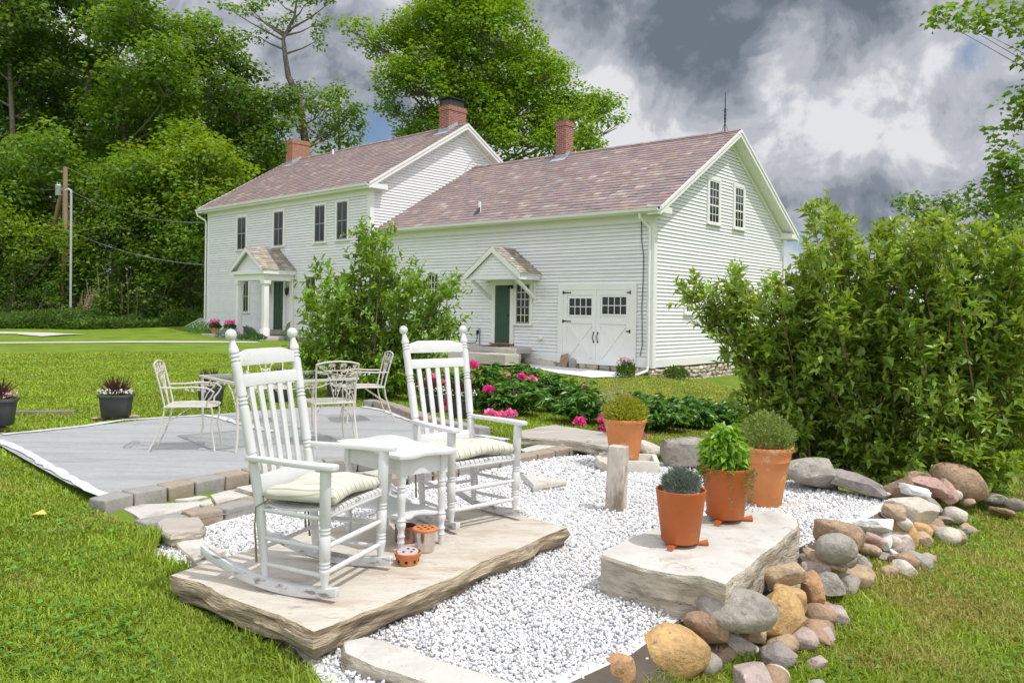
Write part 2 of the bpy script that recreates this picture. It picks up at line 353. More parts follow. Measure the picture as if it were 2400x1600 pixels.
def polydist(P, poly):
    P = np.asarray(P)[:, :2]; d = np.full(len(P), 1e9); n = len(poly)
    for i in range(n):
        a = np.array(poly[i][:2], float); b = np.array(poly[(i + 1) % n][:2], float); ab = b - a
        t = np.clip(((P - a) @ ab) / (ab @ ab), 0, 1); d = np.minimum(d, np.linalg.norm(P - a - t[:, None] * ab, axis=1))
    return d

GZ = -0.14                                 # level of the white gravel
# outline of the gravel court and of the grey patio, in metres
GRAVEL = [(-1.62, 4.3), (-2.0, 4.55), (-2.12, 4.95), (-1.95, 5.52), (-1.36, 6.26), (-.37, 7.15), (.38, 7.95), (.85, 8.25), (1.4, 7.95), (2.05, 7.5), (2.6, 6.9), (3.05, 6.35), (2.6, 5.85), (2.16, 5.46), (1.8, 5.05), (1.3, 4.6), (.95, 4.0), (.8, 3.83), (.53, 3.45), (.21, 3.14), (.04, 2.86), (-.05, 2.6), (-.62, 3.0), (-.9, 3.45), (-1.4, 3.95)]
PATIO = [tuple(gz(u, v, 0)) [:2] for u, v in [(243, 1163), (330, 1146), (470, 1118), (565, 1101), (720, 1077), (880, 1068), (1020, 1056), (1130, 1046), (1212, 1040)]] + \
        [tuple(gz(u, v, 0))[:2] for u, v in [(1120, 1012), (1010, 999), (965, 984), (925, 967), (880, 953), (800, 949), (700, 953), (560, 963), (480, 970), (320, 983), (170, 1000), (30, 1012), (-60, 1016), (0, 1040), (90, 1090), (160, 1128)]]
def terrain():
    xs = np.unique(np.concatenate([np.arange(-6.4, 5.2, .08), np.arange(-30, 22, .6), np.arange(-110, 110, 5.0), [-260, -180, 180, 260]]))
    ys = np.unique(np.concatenate([np.arange(1.2, 12.5, .08), np.arange(-4, 48, .6), np.arange(-60, 110, 5.0), [160, 220, 300]]))
    X, Y = np.meshgrid(xs, ys); Z = TZ(X, Y); P = np.stack([X.ravel(), Y.ravel()], 1)
    near = (np.abs(P[:, 0]) < 8) & (P[:, 1] > 0) & (P[:, 1] < 14); z = Z.ravel()
    rs = np.random.RandomState(1)
    z = z + near * (np.sin(P[:, 0] * 9.1 + np.sin(P[:, 1] * 5)) * np.sin(P[:, 1] * 8.3) * 0.006)
    for poly, lim in ((GRAVEL, GZ - .035), (PATIO, -.05)):
        m = inpoly(P, poly) | (polydist(P, poly) < .10); z = np.where(m, np.minimum(z, lim), z)
    v = np.stack([P[:, 0], P[:, 1], z], 1); ny, nx = X.shape; i = np.arange(ny * nx).reshape(ny, nx)
    f = np.stack([i[:-1, :-1], i[:-1, 1:], i[1:, 1:], i[1:, :-1]], -1).reshape(-1, 4)
    o = raw_mesh('lawn', v, f, LAWN, smooth=True); tag(o, 'mown green lawn with dry patches around the house and patio', 'lawn', kind='structure')
LAWN = M('lawn_ground', (.14, .215, .022), 0.9, var=0.35, vscale=1.1, bump=0.02, bscale=30, stain=(.24, .20, .08), stain_scale=0.8, stain_amt=0.45, spec=0.1, thr=(.52, .75))
terrain()

# ------------------------------------------------------------------ farmhouse
LAP_SHADE = M('clapboard_lap_shade', (.26, .25, .23), .9, var=.2, vscale=4)  # shadow line under each board lap, painted as a darker underside colour
def band(poly, z0, z1):
    def clip(P, k, s):
        out = []
        for i in range(len(P)):
            a, b = P[i], P[(i + 1) % len(P)]; da, db = s * (a[1] - k), s * (b[1] - k)
            if da >= 0: out.append(a)
            if (da > 0 and db < 0) or (da < 0 and db > 0):
                t = da / (da - db); out.append((a[0] + (b[0] - a[0]) * t, k))
        return out
    P = clip(poly, z0, 1)
    return clip(P, z1, -1) if len(P) > 2 else []
def clapboards(mb, poly, e=0.116, lip=0.030, zstart=None):
    z = min(p[1] for p in poly) if zstart is None else zstart; zt = max(p[1] for p in poly)
    while z < zt - 1e-3:
        P = band(poly, z, z + e)
        if len(P) > 2:
            mb.add([(x, -(lip * (1 - (zz - z) / e) + .002), zz) for x, zz in P], [tuple(range(len(P)))])
            xs = [x for x, zz in P if zz < z + 1e-4]
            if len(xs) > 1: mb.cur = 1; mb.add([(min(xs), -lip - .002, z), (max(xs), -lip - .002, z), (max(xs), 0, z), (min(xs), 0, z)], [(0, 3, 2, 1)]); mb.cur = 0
        z += e
GABLE = Matrix.Rotation(R(90), 4, 'Z')            # wall frame of a right-hand gable: x -> +y, outward -> +x
def window(parent, Mw, x0, x1, z0, z1, cols=2, rt=1, rb=1, cas=.11, sash=SASH_GREY, munt=None, split=.5, sill=True, depth=.05):
    depth += .018; w = MB(Mw)
    w.box(x0 - cas, x0, -depth, 0.0, z0, z1); w.box(x1, x1 + cas, -depth, 0.0, z0, z1)
    w.box(x0 - cas, x1 + cas, -depth - .004, 0.0, z1, z1 + cas * .95)
    wo = w.build('window', TRIM, parent)
    if sill: MB(Mw).box(x0 - cas - .03, x1 + cas + .03, -depth - .045, 0.0, z0 - .06, z0).build('sill', TRIM, wo)
    Mw = Mw @ Matrix.Translation((0, -.020, 0))
    MB(Mw).box(x0, x1, -.027, -.022, z0, z1).build('pane', GLASS_DARK, wo)
    s = MB(Mw); t = .045; zm = z0 + (z1 - z0) * split
    s.box(x0, x0 + t, -.042, -.027, z0, z1); s.box(x1 - t, x1, -.042, -.027, z0, z1)
    s.box(x0 + t, x1 - t, -.042, -.027, z0, z0 + t * 1.3); s.box(x0 + t, x1 - t, -.042, -.027, z1 - t, z1)
    if rb: s.box(x0 + t, x1 - t, -.044, -.027, zm - .025, zm + .025)
    s.build('sash', sash, wo)
    m = MB(Mw); q = .011
    for k in range(1, cols):
        x = x0 + t + (x1 - x0 - 2 * t) * k / cols; m.box(x - q, x + q, -.038, -.027, z0 + t, z1 - t)
    def rows(a, b, n):
        for k in range(1, n):
            z = a + (b - a) * k / n; m.box(x0 + t, x1 - t, -.0375, -.027, z - q, z + q)
    if rb: rows(z0 + t, zm - .025, rb); rows(zm + .025, z1 - t, rt)
    else: rows(z0 + t, z1 - t, rt)
    if m.v: m.build('muntin', munt or TRIM, wo)
    return wo
def slates(mb, o, xd, ud, W, Lh, ex=.25, w=.30, seed=1):
    rs = random.Random(seed); o, xd, ud = Vector(o), Vector(xd), Vector(ud); n = xd.cross(ud).normalized()
    rows = int(math.ceil(Lh / ex)); ex = Lh / rows
    for r_ in range(rows):
        x = -rs.random() * w
        while x < W:
            ww = w * rs.uniform(.8, 1.25); a, b = max(0, x), min(W, x + ww - .006); x += ww
            if b - a < .02: continue
            h = .022 + rs.random() * .008; j = rs.uniform(-.008, .008)
            p0 = o + ud * (r_ * ex - .015 + j); p1 = o + ud * ((r_ + 1) * ex + .005)
            t = rs.uniform(-.003, .003)
            vs = [p0 + xd * a, p0 + xd * b, p0 + xd * a + n * (h + t), p0 + xd * b + n * (h - t), p1 + xd * a + n * .004, p1 + xd * b + n * .004]
            mb.add(vs, [(0, 1, 3, 2), (2, 3, 5, 4), (0, 2, 4), (1, 5, 3)])
house = empty('farmhouse', K0, HRZ, 'white clapboard farmhouse with two wings, slate roofs and three brick chimneys', 'house')
I4 = Matrix.Identity(4)
def wing(Mw, x0, D, eave_z, e, ridge_z, o_r, o_l, base_z, left_gable, seed, ret_len, frieze=.24):
    """one gabled wing in its own frame: front wall y=0 from x0 to 0, depth D"""
    sl = (ridge_z - eave_z) / (D / 2 + e); T = .16; c = math.atan(sl)
    def rz(y): return eave_z + (y + e) * sl if y <= D / 2 else eave_z + (D + e - y) * sl
    wt = rz(0) - T
    f = MB(Mw); clapboards(f, [(x0, base_z + .22), (0, base_z + .22), (0, wt - .1), (x0, wt - .1)]); f.build('front_wall', [SIDING, LAP_SHADE], house)
    g = MB(Mw @ GABLE); clapboards(g, [(0, base_z + .22), (D, base_z + .22), (D, wt), (D / 2, ridge_z - T - .05), (0, wt)]); g.build('gable_wall', [SIDING, LAP_SHADE], house)
    # core behind the boards
    k = MB(Mw); P = [(0, base_z), (D, base_z), (D, wt), (D / 2, ridge_z - T - .05), (0, wt)]
    k.prism([(x0, y, z) for y, z in P], (-x0 - .001, 0, 0)); k.build('wall_core', TRIM, house)
    # roof
    up1 = Vector((0, math.cos(c), math.sin(c))); Ls = (D / 2 + e) / math.cos(c); W = o_r - (x0 - o_l)
    r1 = MB(Mw); slates(r1, (x0 - o_l, -e, eave_z), (1, 0, 0), up1, W, Ls, seed=seed)
    slates(r1, (o_r, D + e, eave_z), (-1, 0, 0), Vector((0, -math.cos(c), math.sin(c))), W, Ls, seed=seed + 9)
    roof = r1.build('slate_roof', SLATE, house)
    dk = MB(Mw); A = [(-e, eave_z), (D / 2, ridge_z), (D + e, eave_z), (D + e, eave_z - .05), (D / 2, ridge_z - .06), (-e, eave_z - .05)]
    dk.prism([(x0 - o_l, y, z - .002) for y, z in A], (W, 0, 0)); dk.build('roof_deck', TAR, roof)
    # ridge cap slates
    rc = MB(Mw); rr = random.Random(seed); x = x0 - o_l
    while x < o_r:
        b = min(o_r, x + .3); rc.bar((x, D / 2 - .07, ridge_z + .0), (b - .008, D / 2 - .07, ridge_z + .0), .17, .02, (0, -sl, 1)); rc.bar((x, D / 2 + .07, ridge_z + .0), (b - .008, D / 2 + .07, ridge_z), .17, .02, (0, sl, 1)); x = b
    rc.build('ridge_cap', SLATE, roof)
    # eaves: soffit, fascia with gutter, frieze, base board
    for ys, nm in ((1, 'front'), (-1, 'rear')):
        q = MB(Mw) if ys == 1 else MB(Mw @ Matrix.Translation((x0, D, 0)) @ Matrix.Rotation(math.pi, 4, 'Z'))
        xa, xb = x0 - o_l + .02, o_r - .05
        if ys == -1: xa, xb = x0 - o_r + .02, o_l - .02
        q.box(xa, xb, -e + .03, 0.0, wt - .22, wt - .19)                         # soffit
        q.box(xa, xb, -e + .004, -e + .03, wt - .23, eave_z - .055)                # fascia
        q.box(x0, 0.0, -.045, -.03, wt - .22 - frieze, wt - .22)
        q.build('cornice', TRIM, house)
        q2 = MB(q.M); q2.prism([(xa, -e - .10, eave_z - .02), (xa, -e - .10, eave_z - .035), (xa, -e - .085, eave_z - .10), (xa, -e - .02, eave_z - .12), (xa, -e + .003, eave_z - .12), (xa, -e + .003, eave_z - .06), (xa, -e - .07, eave_z - .06), (xa, -e - .088, eave_z - .02)], (xb - xa, 0, 0)); q2.build('gutter', TRIM, house)
    # rake trim on both gables
    for side in (1, -1):
        X = o_r if side == 1 else x0 - o_l; wx = 0.0 if side == 1 else x0; s = side
        rk = MB(Mw)
        for half in (0, 1):
            ya, yb = (-e - .02, D / 2) if half == 0 else (D + e + .02, D / 2)
            za, zb = eave_z - .03, ridge_z - .03
            n_ = .20
            rk.prism([(X, ya, za - n_), (X, yb, zb - n_), (X, yb, zb + .03), (X, ya, za + .03)], (s * .03, 0, 0))
            rk.prism([(X + s * .03, ya, za - .05), (X + s * .03, yb, zb - .05), (X + s * .03, yb, zb + .045), (X + s * .03, ya, za + .045)], (s * .03, 0, 0))   # crown
            # soffit under the rake
            rk.prism([(wx, ya, za - n_ + .03), (wx, yb, zb - n_ + .03), (wx, yb, zb - n_ + .06), (wx, ya, za - n_ + .06)], (X - wx, 0, 0))
            # frieze on the wall
            yb2 = yb
            rk.prism([(wx + s * .022, ya * 0 + (0 if half == 0 else D), wt - .26), (wx + s * .022, yb, zb - n_ - .15), (wx + s * .022, yb, zb - n_ + .03), (wx + s * .022, (0 if half == 0 else D), wt - .06)], (s * .02, 0, 0))
        rk.build('rake_board', TRIM, house)
        cr = MB(Mw)
        for ya, yb in ((-e + .0, ret_len), (D - ret_len, D + e)):
            cr.box(min(wx, X), max(wx, X) + (0.028 if s == 1 else 0), ya, yb, wt - .24, wt - .05)
            zc = wt - .05; cr.prism([(wx, ya, zc), (X + s * .03, ya, zc), (wx, ya, zc + .07)], (0, yb - ya, 0))
        cr.build('cornice_return', TRIM, house)
    # corner boards
    for (xa, xb, ya, yb) in ((-.15, .028, -.034, .0), (0.0, .034, 0.0, .15), (0.0, .034, D - .15, D), (x0, x0 + .15, -.034, .0)):
        MB(Mw).box(xa, xb, ya, yb, base_z - .02, wt - .2).build('corner_board', TRIM, house)
    MB(Mw).box(x0, -.151, -.03, 0, base_z, base_z + .22).build('base_board', TRIM, house)
    MB(Mw).box(0.0, .03, .151, D - .151, base_z, base_z + .22).build('base_board', TRIM, house)
    return roof
BASE_E = -.36
ell_roof = wing(I4, -12.41, 10.0, 4.43, .42, 7.66, .44, .0, BASE_E, False, 3, .25)
main_roof = wing(MAINM, -13.5, 9.76, 6.22, .33, 9.41, .36, .62, .02, True, 5, .55)
for o in house.children:
    if o.name.startswith('gable_wall'): pass
# far gable of the main wing
g = MB(MAINM @ Matrix.Translation((-13.5, 9.76, 0)) @ Matrix.Rotation(R(-90), 4, 'Z')); clapboards(g, [(0, .24), (9.76, .24), (9.76, 6.2), (4.88, 9.2), (0, 6.2)]); g.build('gable_wall', [SIDING, LAP_SHADE], house)

# windows
for a in ((-10.40, -9.61, 4.03, 5.58), (-7.09, -6.31, 4.06, 5.61), (-3.80, -3.06, 4.09, 5.64), (-2.19, -1.45, 4.11, 5.67), (-4.42, -3.68, 1.10, 2.64), (-2.3, -1.56, 1.10, 2.64), (-9.77, -9.28, 1.06, 2.56)):
    window(house, MAINM, *a, munt=M('grey_muntin', (.45, .45, .43), .5) if 'grey_muntin' not in bpy.data.materials else bpy.data.materials['grey_muntin'])
window(house, I4, -9.70, -9.16, 1.07, 2.65, 3, 3, 2, split=.42, sash=SASH_GREY)
window(house, I4, -5.34, -4.74, .87, 2.22, 3, 3, 2, split=.42, sash=SASH_GREY, cas=.10)
window(house, I4, -11.9, -11.2, 1.07, 2.6, 3, 3, 2, split=.42)
for a in ((3.49, 4.24, 4.35, 5.80), (5.48, 6.20, 4.35, 5.82)):
    window(house, GABLE, *a, 3, 3, 2, split=.42, sash=TRIM, cas=.12)
window(house, GABLE, 1.98, 2.44, 1.31, 1.82, 3, 2, 0, sash=TRIM); window(house, GABLE, 8.57, 8.96, 1.56, 2.18, 3, 3, 0, sash=TRIM)
window(house, MAINM @ GABLE, 5.95, 6.6, 6.9, 7.73, 2, 1, 1)

# entry door of the ell with its side casing
def panel_door(parent, Mw, x0, x1, z0, z1, planks=True, panels=0, name='entry_door'):
    Mw = Mw @ Matrix.Translation((0, -.030, 0)); d = MB(Mw)
    if planks:
        n = 5; w = (x1 - x0) / n
        for k in range(n): d.box(x0 + k * w + .003, x0 + (k + 1) * w - .003, -.035, -.012, z0, z1)
        d.box(x0, x1, -.014, -.008, z0, z1)
    else:
        d.box(x0, x1, -.02, -.008, z0, z1); t = .11; xm = (x0 + x1) / 2
        for a, b in ((x0, x0 + t), (xm - .05, xm + .05), (x1 - t, x1)): d.box(a, b, -.036, -.02, z0, z1)
        for zz in (z0, z0 + .75, z0 + 1.35, z1 - .12):
            d.box(x0 + t, xm - .05, -.036, -.02, zz, zz + .14); d.box(xm + .05, x1 - t, -.036, -.02, zz, zz + .14)
    o = d.build(name, GREEN_DOOR, parent)
    h = MB(Mw); h.lathe([(.012, 0), (.012, .03), (.028, .035), (.032, .05), (.02, .065), (.0, .068)], 10); 
    kb = MB(Mw @ Matrix.Translation((x1 - .07, -.036, z0 + .95)) @ Matrix.Rotation(R(90), 4, 'X')); kb.lathe([(.012, 0), (.012, .03), (.028, .035), (.032, .05), (.02, .065), (.001, .068)], 10); kb.build('handle', IRON, o, smooth=True)
    return o
ed = panel_door(house, I4, -6.29, -5.60, .19, 2.19)
fr = MB(Matrix.Translation((0, -.03, 0))); fr.box(-6.46, -6.29, -.05, 0, .16, 2.32); fr.box(-5.60, -5.45, -.05, 0, .16, 2.32); fr.box(-6.46, -4.62, -.055, 0, 2.3195, 2.42); fr.box(-6.29, -5.60, -.05, 0, 2.19, 2.3195); fr.build('door_frame', TRIM, ed)
MB().box(-6.5, -5.42, -.13, 0, .12, .163).build('threshold', M('red_oxide_sill', (.33, .10, .04), .7, var=.2), ed)

# garage doors
gf = MB(Matrix.Translation((0, -.025, 0))); gf.box(-3.52, -3.315, -.06, 0, -.38, 2.20); gf.box(-.745, -.54, -.06, 0, -.38, 2.20); gf.box(-3.315, -.745, -.06, 0, 2.003, 2.20); gf.build('garage_frame', TRIM, house)
def garage_leaf(x0, x1, wx0, wx1, wz0, wz1, hinge_left):
    GL = Matrix.Translation((0, -.032, 0)); z0, z1 = -.37, 2.0
    d = MB(GL); d.box(x0, x1, -.02, -.006, z0, z1); t = .15
    d.box(x0, x0 + t, -.045, -.02, z0, z1); d.box(x1 - t, x1, -.045, -.02, z0, z1)
    for a, b in ((z0, z0 + .17), (.93, 1.07), (z1 - .16, z1)): d.box(x0 + t, x1 - t, -.045, -.02, a, b)
    xa, xb, za, zb = x0 + t, x1 - t, z0 + .17, .93
    d.bar((xa + .03, -.0325, zb - .03), (xb - .03, -.0325, za + .03), .025, .10, (1, 0, 1)); d.bar((xa + .03, -.0335, za + .03), (xb - .03, -.0335, zb - .03), .024, .10, (-1, 0, 1))
    o = d.build('garage_door', TRIM, house)
    w = MB(GL); w.box(wx0 - .06, wx0, -.04, -.02, wz0 - .05, wz1 + .05); w.box(wx1, wx1 + .06, -.04, -.02, wz0 - .05, wz1 + .05); w.box(wx0, wx1, -.04, -.02, wz1, wz1 + .05); w.box(wx0, wx1, -.045, -.02, wz0 - .05, wz0)
    q = .012
    for k in (1, 2, 3): x = wx0 + (wx1 - wx0) * k / 4; w.box(x - q, x + q, -.036, -.02, wz0, wz1)
    zm = (wz0 + wz1) / 2; w.box(wx0, wx1, -.0355, -.02, zm - q, zm + q); w.build('window', TRIM, o)
    MB(GL).box(wx0, wx1, -.025, -.021, wz0, wz1).build('pane', GLASS_DARK, o)
    hx = x0 if hinge_left else x1; s = 1 if hinge_left else -1; Lh = .30 if hinge_left else .12
    for z in ((1.92, .99, -.27) if hinge_left else (1.92, .72, -.27)):
        h = MB(GL); L_ = Lh if z > -.2 else .13
        h.cbox((hx, -.058, z), (.035, .02, .11)); h.prism([(hx, -.05, z - .028), (hx + s * L_, -.05, z - .010), (hx + s * L_, -.05, z + .010), (hx, -.05, z + .028)], (0, -.01, 0)); h.cbox((hx + s * L_, -.055, z), (.035, .01, .035), (0, R(45), 0)); h.build('hinge', IRON, o)
    hx = x1 - .075 if hinge_left else x0 + .075
    pts = [(hx, -.05, .36), (hx, -.075, .40), (hx - .02, -.09, .47), (hx - .02, -.09, .53), (hx, -.075, .60), (hx, -.05, .64)]
    h = MB(GL); h.tube(pts, [.02, .012, .012, .012, .012, .02], 8); h.cbox((hx, -.052, .35), (.045, .012, .05)); h.cbox((hx, -.052, .65), (.045, .012, .05)); h.build('handle', IRON, o)
garage_leaf(-3.31, -2.018, -3.07, -2.195, 1.20, 1.735, True); garage_leaf(-2.010, -.75, -1.79, -.89, 1.245, 1.78, False)

# gabled hood over the ell door
hood = MB(); p = -1.15; xc, hw, zt, ze = -5.54, 1.26, 3.46, 2.545; sl = (zt - ze) / hw; ln = math.hypot(hw, zt - ze)
slates(hood, (xc - hw, 0, ze), (0, -1, 0), Vector((hw, 0, zt - ze)) / ln, -p, ln, .19, .22, 11) if False else None
slates(hood, (xc - hw, 0, ze), Vector((0, -1, 0)), Vector((hw, 0, zt - ze)).normalized(), -p, ln, .17, .24, 11)
slates(hood, (xc + hw, p, ze), Vector((0, 1, 0)), Vector((-hw, 0, zt - ze)).normalized(), -p, ln, .17, .24, 12)
ho = hood.build('door_hood', SLATE_OLD, house)
h2 = MB(); A = [(xc - hw, ze), (xc, zt), (xc + hw, ze), (xc + hw - .02, ze - .05), (xc, zt - .06), (xc - hw + .02, ze - .05)]
h2.prism([(x, p + .04, z - .004) for x, z in A], (0, -p - .06, 0)); h2.build('hood_deck', TRIM, ho)
h3 = MB()
for s in (-1, 1):
    h3.prism([(xc + s * hw, p - .001, ze - .004), (xc, p - .001, zt - .004), (xc, p - .001, zt - .21), (xc + s * (hw - .04), p - .001, ze - .19)], (0, .035, 0))
    h3.box(*sorted((xc + s * (hw - .05), xc + s * (hw - .09))), p + .035, -.03, ze - .20, ze - .055)
h3.build('hood_trim', TRIM, ho)
h4 = MB(Matrix.Translation((0, p + .10, 0))); clapboards(h4, [(xc - hw + .12, ze - .14), (xc + hw - .12, ze - .14), (xc, zt - .18)], .1, .016)
h4.box(xc - hw + .09, xc + hw - .09, -.02, 1.0, ze - .20, ze - .14); h4.build('hood_gable', [SIDING, LAP_SHADE], ho)
for s in (-1, 1):
    b = MB(); x = xc + s * 1.0; b.bar((x, -.02, 1.72), (x, p + .14, ze - .20), .09, .10, (0, -1, 1)); b.box(x - .05, x + .05, -.045, -.021, 1.55, 2.3); b.build('bracket', TRIM, ho)
fl = MB(); fl.cbox((-5.50, -.08, 2.13), (.09, .06, .12))
for dx in (-.07, .06): fl.turned((-5.50 + dx * .4, -.10, 2.18), (-5.50 + dx * 1.6, -.22, 2.10), [(0, .025), (.4, .035), (1, .05)], 10)
fl.build('floodlight', IRON, house)

# pedimented porch of the main wing
pc, phw, pzt, pze, pp = -6.68, 1.46, 3.93, 2.92, -1.65
po = MB(MAINM); ln = math.hypot(phw, pzt - pze)
slates(po, (pc - phw, 0, pze), Vector((0, -1, 0)), Vector((phw, 0, pzt - pze)).normalized(), -pp, ln, .17, .26, 21)
slates(po, (pc + phw, pp, pze), Vector((0, 1, 0)), Vector((-phw, 0, pzt - pze)).normalized(), -pp, ln, .17, .26, 22)
porch = po.build('entry_porch', SLATE_OLD, house)
q = MB(MAINM); A = [(pc - phw, pze), (pc, pzt), (pc + phw, pze), (pc + phw - .02, pze - .05), (pc, pzt - .06), (pc - phw + .02, pze - .05)]
q.prism([(x, pp + .055, z - .004) for x, z in A], (0, -pp - .075, 0)); q.build('porch_deck', TRIM, porch)
q = MB(MAINM)
for s in (-1, 1): q.prism([(pc + s * phw, pp - .001, pze - .004), (pc, pp - .001, pzt - .004), (pc, pp - .001, pzt - .20), (pc + s * (phw - .14), pp - .001, pze - .06)], (0, .05, 0))
q.box(pc - phw + .02, pc + phw - .02, pp + .05, -.03, pze - .19, pze - .055)                           # cornice
q.box(pc - phw + .16, pc + phw - .16, pp + .16, -.03, pze - .46, pze - .19); q.build('entablature', TRIM, porch)
q = MB(MAINM @ Matrix.Translation((0, pp + .22, 0))); clapboards(q, [(pc - phw + .2, pze - .05), (pc + phw - .2, pze - .05), (pc, pzt - .12)], .1, .016); q.build('pediment', [SIDING, LAP_SHADE], porch)
for s in (-1, 1):
    q = MB(MAINM); x = pc + s * (phw - .33); y = pp + .33
    q.box(x - .115, x + .115, y - .115, y + .115, .16, 2.30); q.box(x - .155, x + .155, y - .155, y + .155, -.02, .38); q.box(x - .17, x + .17, y - .17, y + .17, 2.30, 2.461); q.build('column', TRIM, porch, bevel=.008)
    q = MB(MAINM); q.box(x - .12, x + .12, -.1, -.03, .10, 2.46); q.build('pilaster', TRIM, porch)
md = panel_door(house, MAINM, -7.0, -6.19, .32, 2.50, planks=False)
q = MB(MAINM @ Matrix.Translation((0, -.03, 0))); q.box(-7.16, -7.0, -.05, 0, .2, 2.66); q.box(-6.19, -6.03, -.05, 0, .2, 2.66); q.box(-7.0, -6.19, -.05, 0, 2.5, 2.66); q.build('door_frame', TRIM, md)
q = MB(MAINM); q.box(-7.3, -5.9, -.34, -.03, .10, .29); q.build('doorstep', M('worn_step_board', (.30, .27, .24), .8, var=.2), md)
for x in (-5.75, -7.42):
    L_ = MB(MAINM); L_.cbox((x, -.06, 2.12), (.09, .03, .22)); L_.tube([(x, -.07, 2.2), (x, -.16, 2.26), (x, -.17, 2.2)], .012, 6); L_.lathe([(.03, .0), (.075, .03), (.085, .24), (.10, .25), (.03, .33), (.01, .35)], 6, (x, -.17, 1.85)); L_.build('wall_lantern', IRON, house)

# chimneys
def chimney(Mw, x0, x1, y0, y1, z0, z1, mat, parent, cap=None, shoulder=None):
    c = MB(Mw); c.box(x0, x1, y0, y1, z0, z1); c.box(x0 - .03, x1 + .03, y0 - .03, y1 + .03, z1 - .22, z1 - .08)
    if shoulder: c.box(x0 - .12, x0 - .001, y0 - .002, y1 - .1, z0, shoulder)
    o = c.build('chimney', mat, parent)
    MB(Mw).box(x0 + .1, x1 - .1, y0 + .1, y1 - .1, z1 + .001, z1 + .03).build('flue', TAR, o)
    f = MB(Mw); f.box(x0 - .015, x1 + .015, y0 - .015, y1 + .015, z0, z0 + .02)
    return o
def flash(Mw, o, x0, x1, y0, y1, zfun):
    f = MB(Mw); n = 5; t = .02; ya, yb = y0 - t, (y0 + y1) / 2
    for k in range(n):
        a, b = ya + (yb - ya) * k / n, ya + (yb - ya) * (k + 1) / n
        for X0, X1 in ((x1, x1 + t), (x0 - t, x0)): f.box(X0, X1, a, b - .002, zfun(a) - .1, zfun(b) + .17)
    f.box(x0 - t, x1 + t, y0 - t - .004, y0 - .001, zfun(y0) - .15, zfun(y0) + .16)
    f.prism([(x0 - .1, y0 - .03, zfun(y0 - .03) + .03), (x1 + .1, y0 - .03, zfun(y0 - .03) + .03), (x1 + .1, y0 - .30, zfun(y0 - .3) + .03), (x0 - .1, y0 - .30, zfun(y0 - .3) + .03)], (0, 0, .012)); f.build('flashing', LEAD, o)
zm = lambda y: 6.22 + (y + .33) * (9.41 - 6.22) / (4.88 + .33); zl = lambda y: 4.43 + (y + .42) * (7.66 - 4.43) / (5.0 + .42)
c1 = chimney(MAINM, -.92, -.30, 4.36, 5.42, 8.8, 10.28, BRICK, main_roof); flash(MAINM, c1, -.92, -.30, 4.36, 5.42, zm)
k = MB(MAINM)
for x in (-.88, -.34):
    for y in (4.42, 5.36): k.box(x - .015, x + .015, y - .015, y + .015, 10.28, 10.56)
k.box(-1.0, -.22, 4.28, 5.50, 10.56, 10.60); k.box(-.95, -.27, 4.33, 5.45, 10.6, 10.64); k.build('chimney_cap', IRON, c1)
k = MB(MAINM); k.box(-.86, -.36, 4.44, 5.34, 10.30, 10.55); k.build('spark_screen', M('spark_screen_mesh', (.10, .10, .10), .6, metal=.3), c1)
c2 = chimney(MAINM, -13.25, -12.72, 4.30, 5.40, 8.6, 10.42, BRICK_OLD, main_roof, shoulder=9.6); flash(MAINM, c2, -13.25, -12.72, 4.30, 5.40, zm)
c3 = chimney(I4, -7.27, -6.78, 4.62, 5.14, 7.0, 8.97, BRICK, ell_roof); flash(I4, c3, -7.27, -6.78, 4.62, 5.14, zl)
for Mw, x, y, z0, z1, rf in ((I4, -7.47, .34, 4.7, 5.26, ell_roof), (MAINM, -9.21, 4.5, 9.05, 9.42, main_roof)):
    v = MB(Mw); v.tube([(x, y, z0), (x, y, z1)], .055, 12); vo = v.build('vent_pipe', TRIM, rf, smooth=True)
v = MB(); v.prism([(-7.60, .70, 4.60 + .60 - .0), (-7.36, .70, 5.20), (-7.36, .99, zl(.99) + .04), (-7.60, .99, zl(.99) + .04)], (0, 0, .01)) if False else v.prism([(-7.52, .05, zl(.05) + .03), (-7.52, .34, zl(.34) + .03), (-7.52, .34, zl(.34) + .22)], (.10, 0, 0)); v.build('pipe_guard', TAR, ell_roof)

# antenna on the ell ridge
an = MB(); ax, ay = -.12, 4.95
an.tube([(ax, ay, 7.66), (ax, ay, 8.5), (ax, ay, 9.05)], [.022, .018, .012], 6)
for k in range(3):
    t = 2 * math.pi * k / 3; an.tube([(ax, ay, 7.98), (ax + .16 * math.cos(t), ay + .16 * math.sin(t), 7.6)], .008, 5)
    an.tube([(ax + .035 * math.cos(t), ay + .035 * math.sin(t), 8.02), (ax + .035 * math.cos(t), ay + .035 * math.sin(t), 8.45)], .006, 5)
for z in (8.0, 8.12, 8.24, 8.36, 8.46): an.lathe([(.04, z), (.04, z + .012)], 8, (ax, ay, 0))
an.tube([(ax - .12, ay, 8.42), (ax + .12, ay, 8.42)], .006, 5); an.build('antenna', IRON, house)

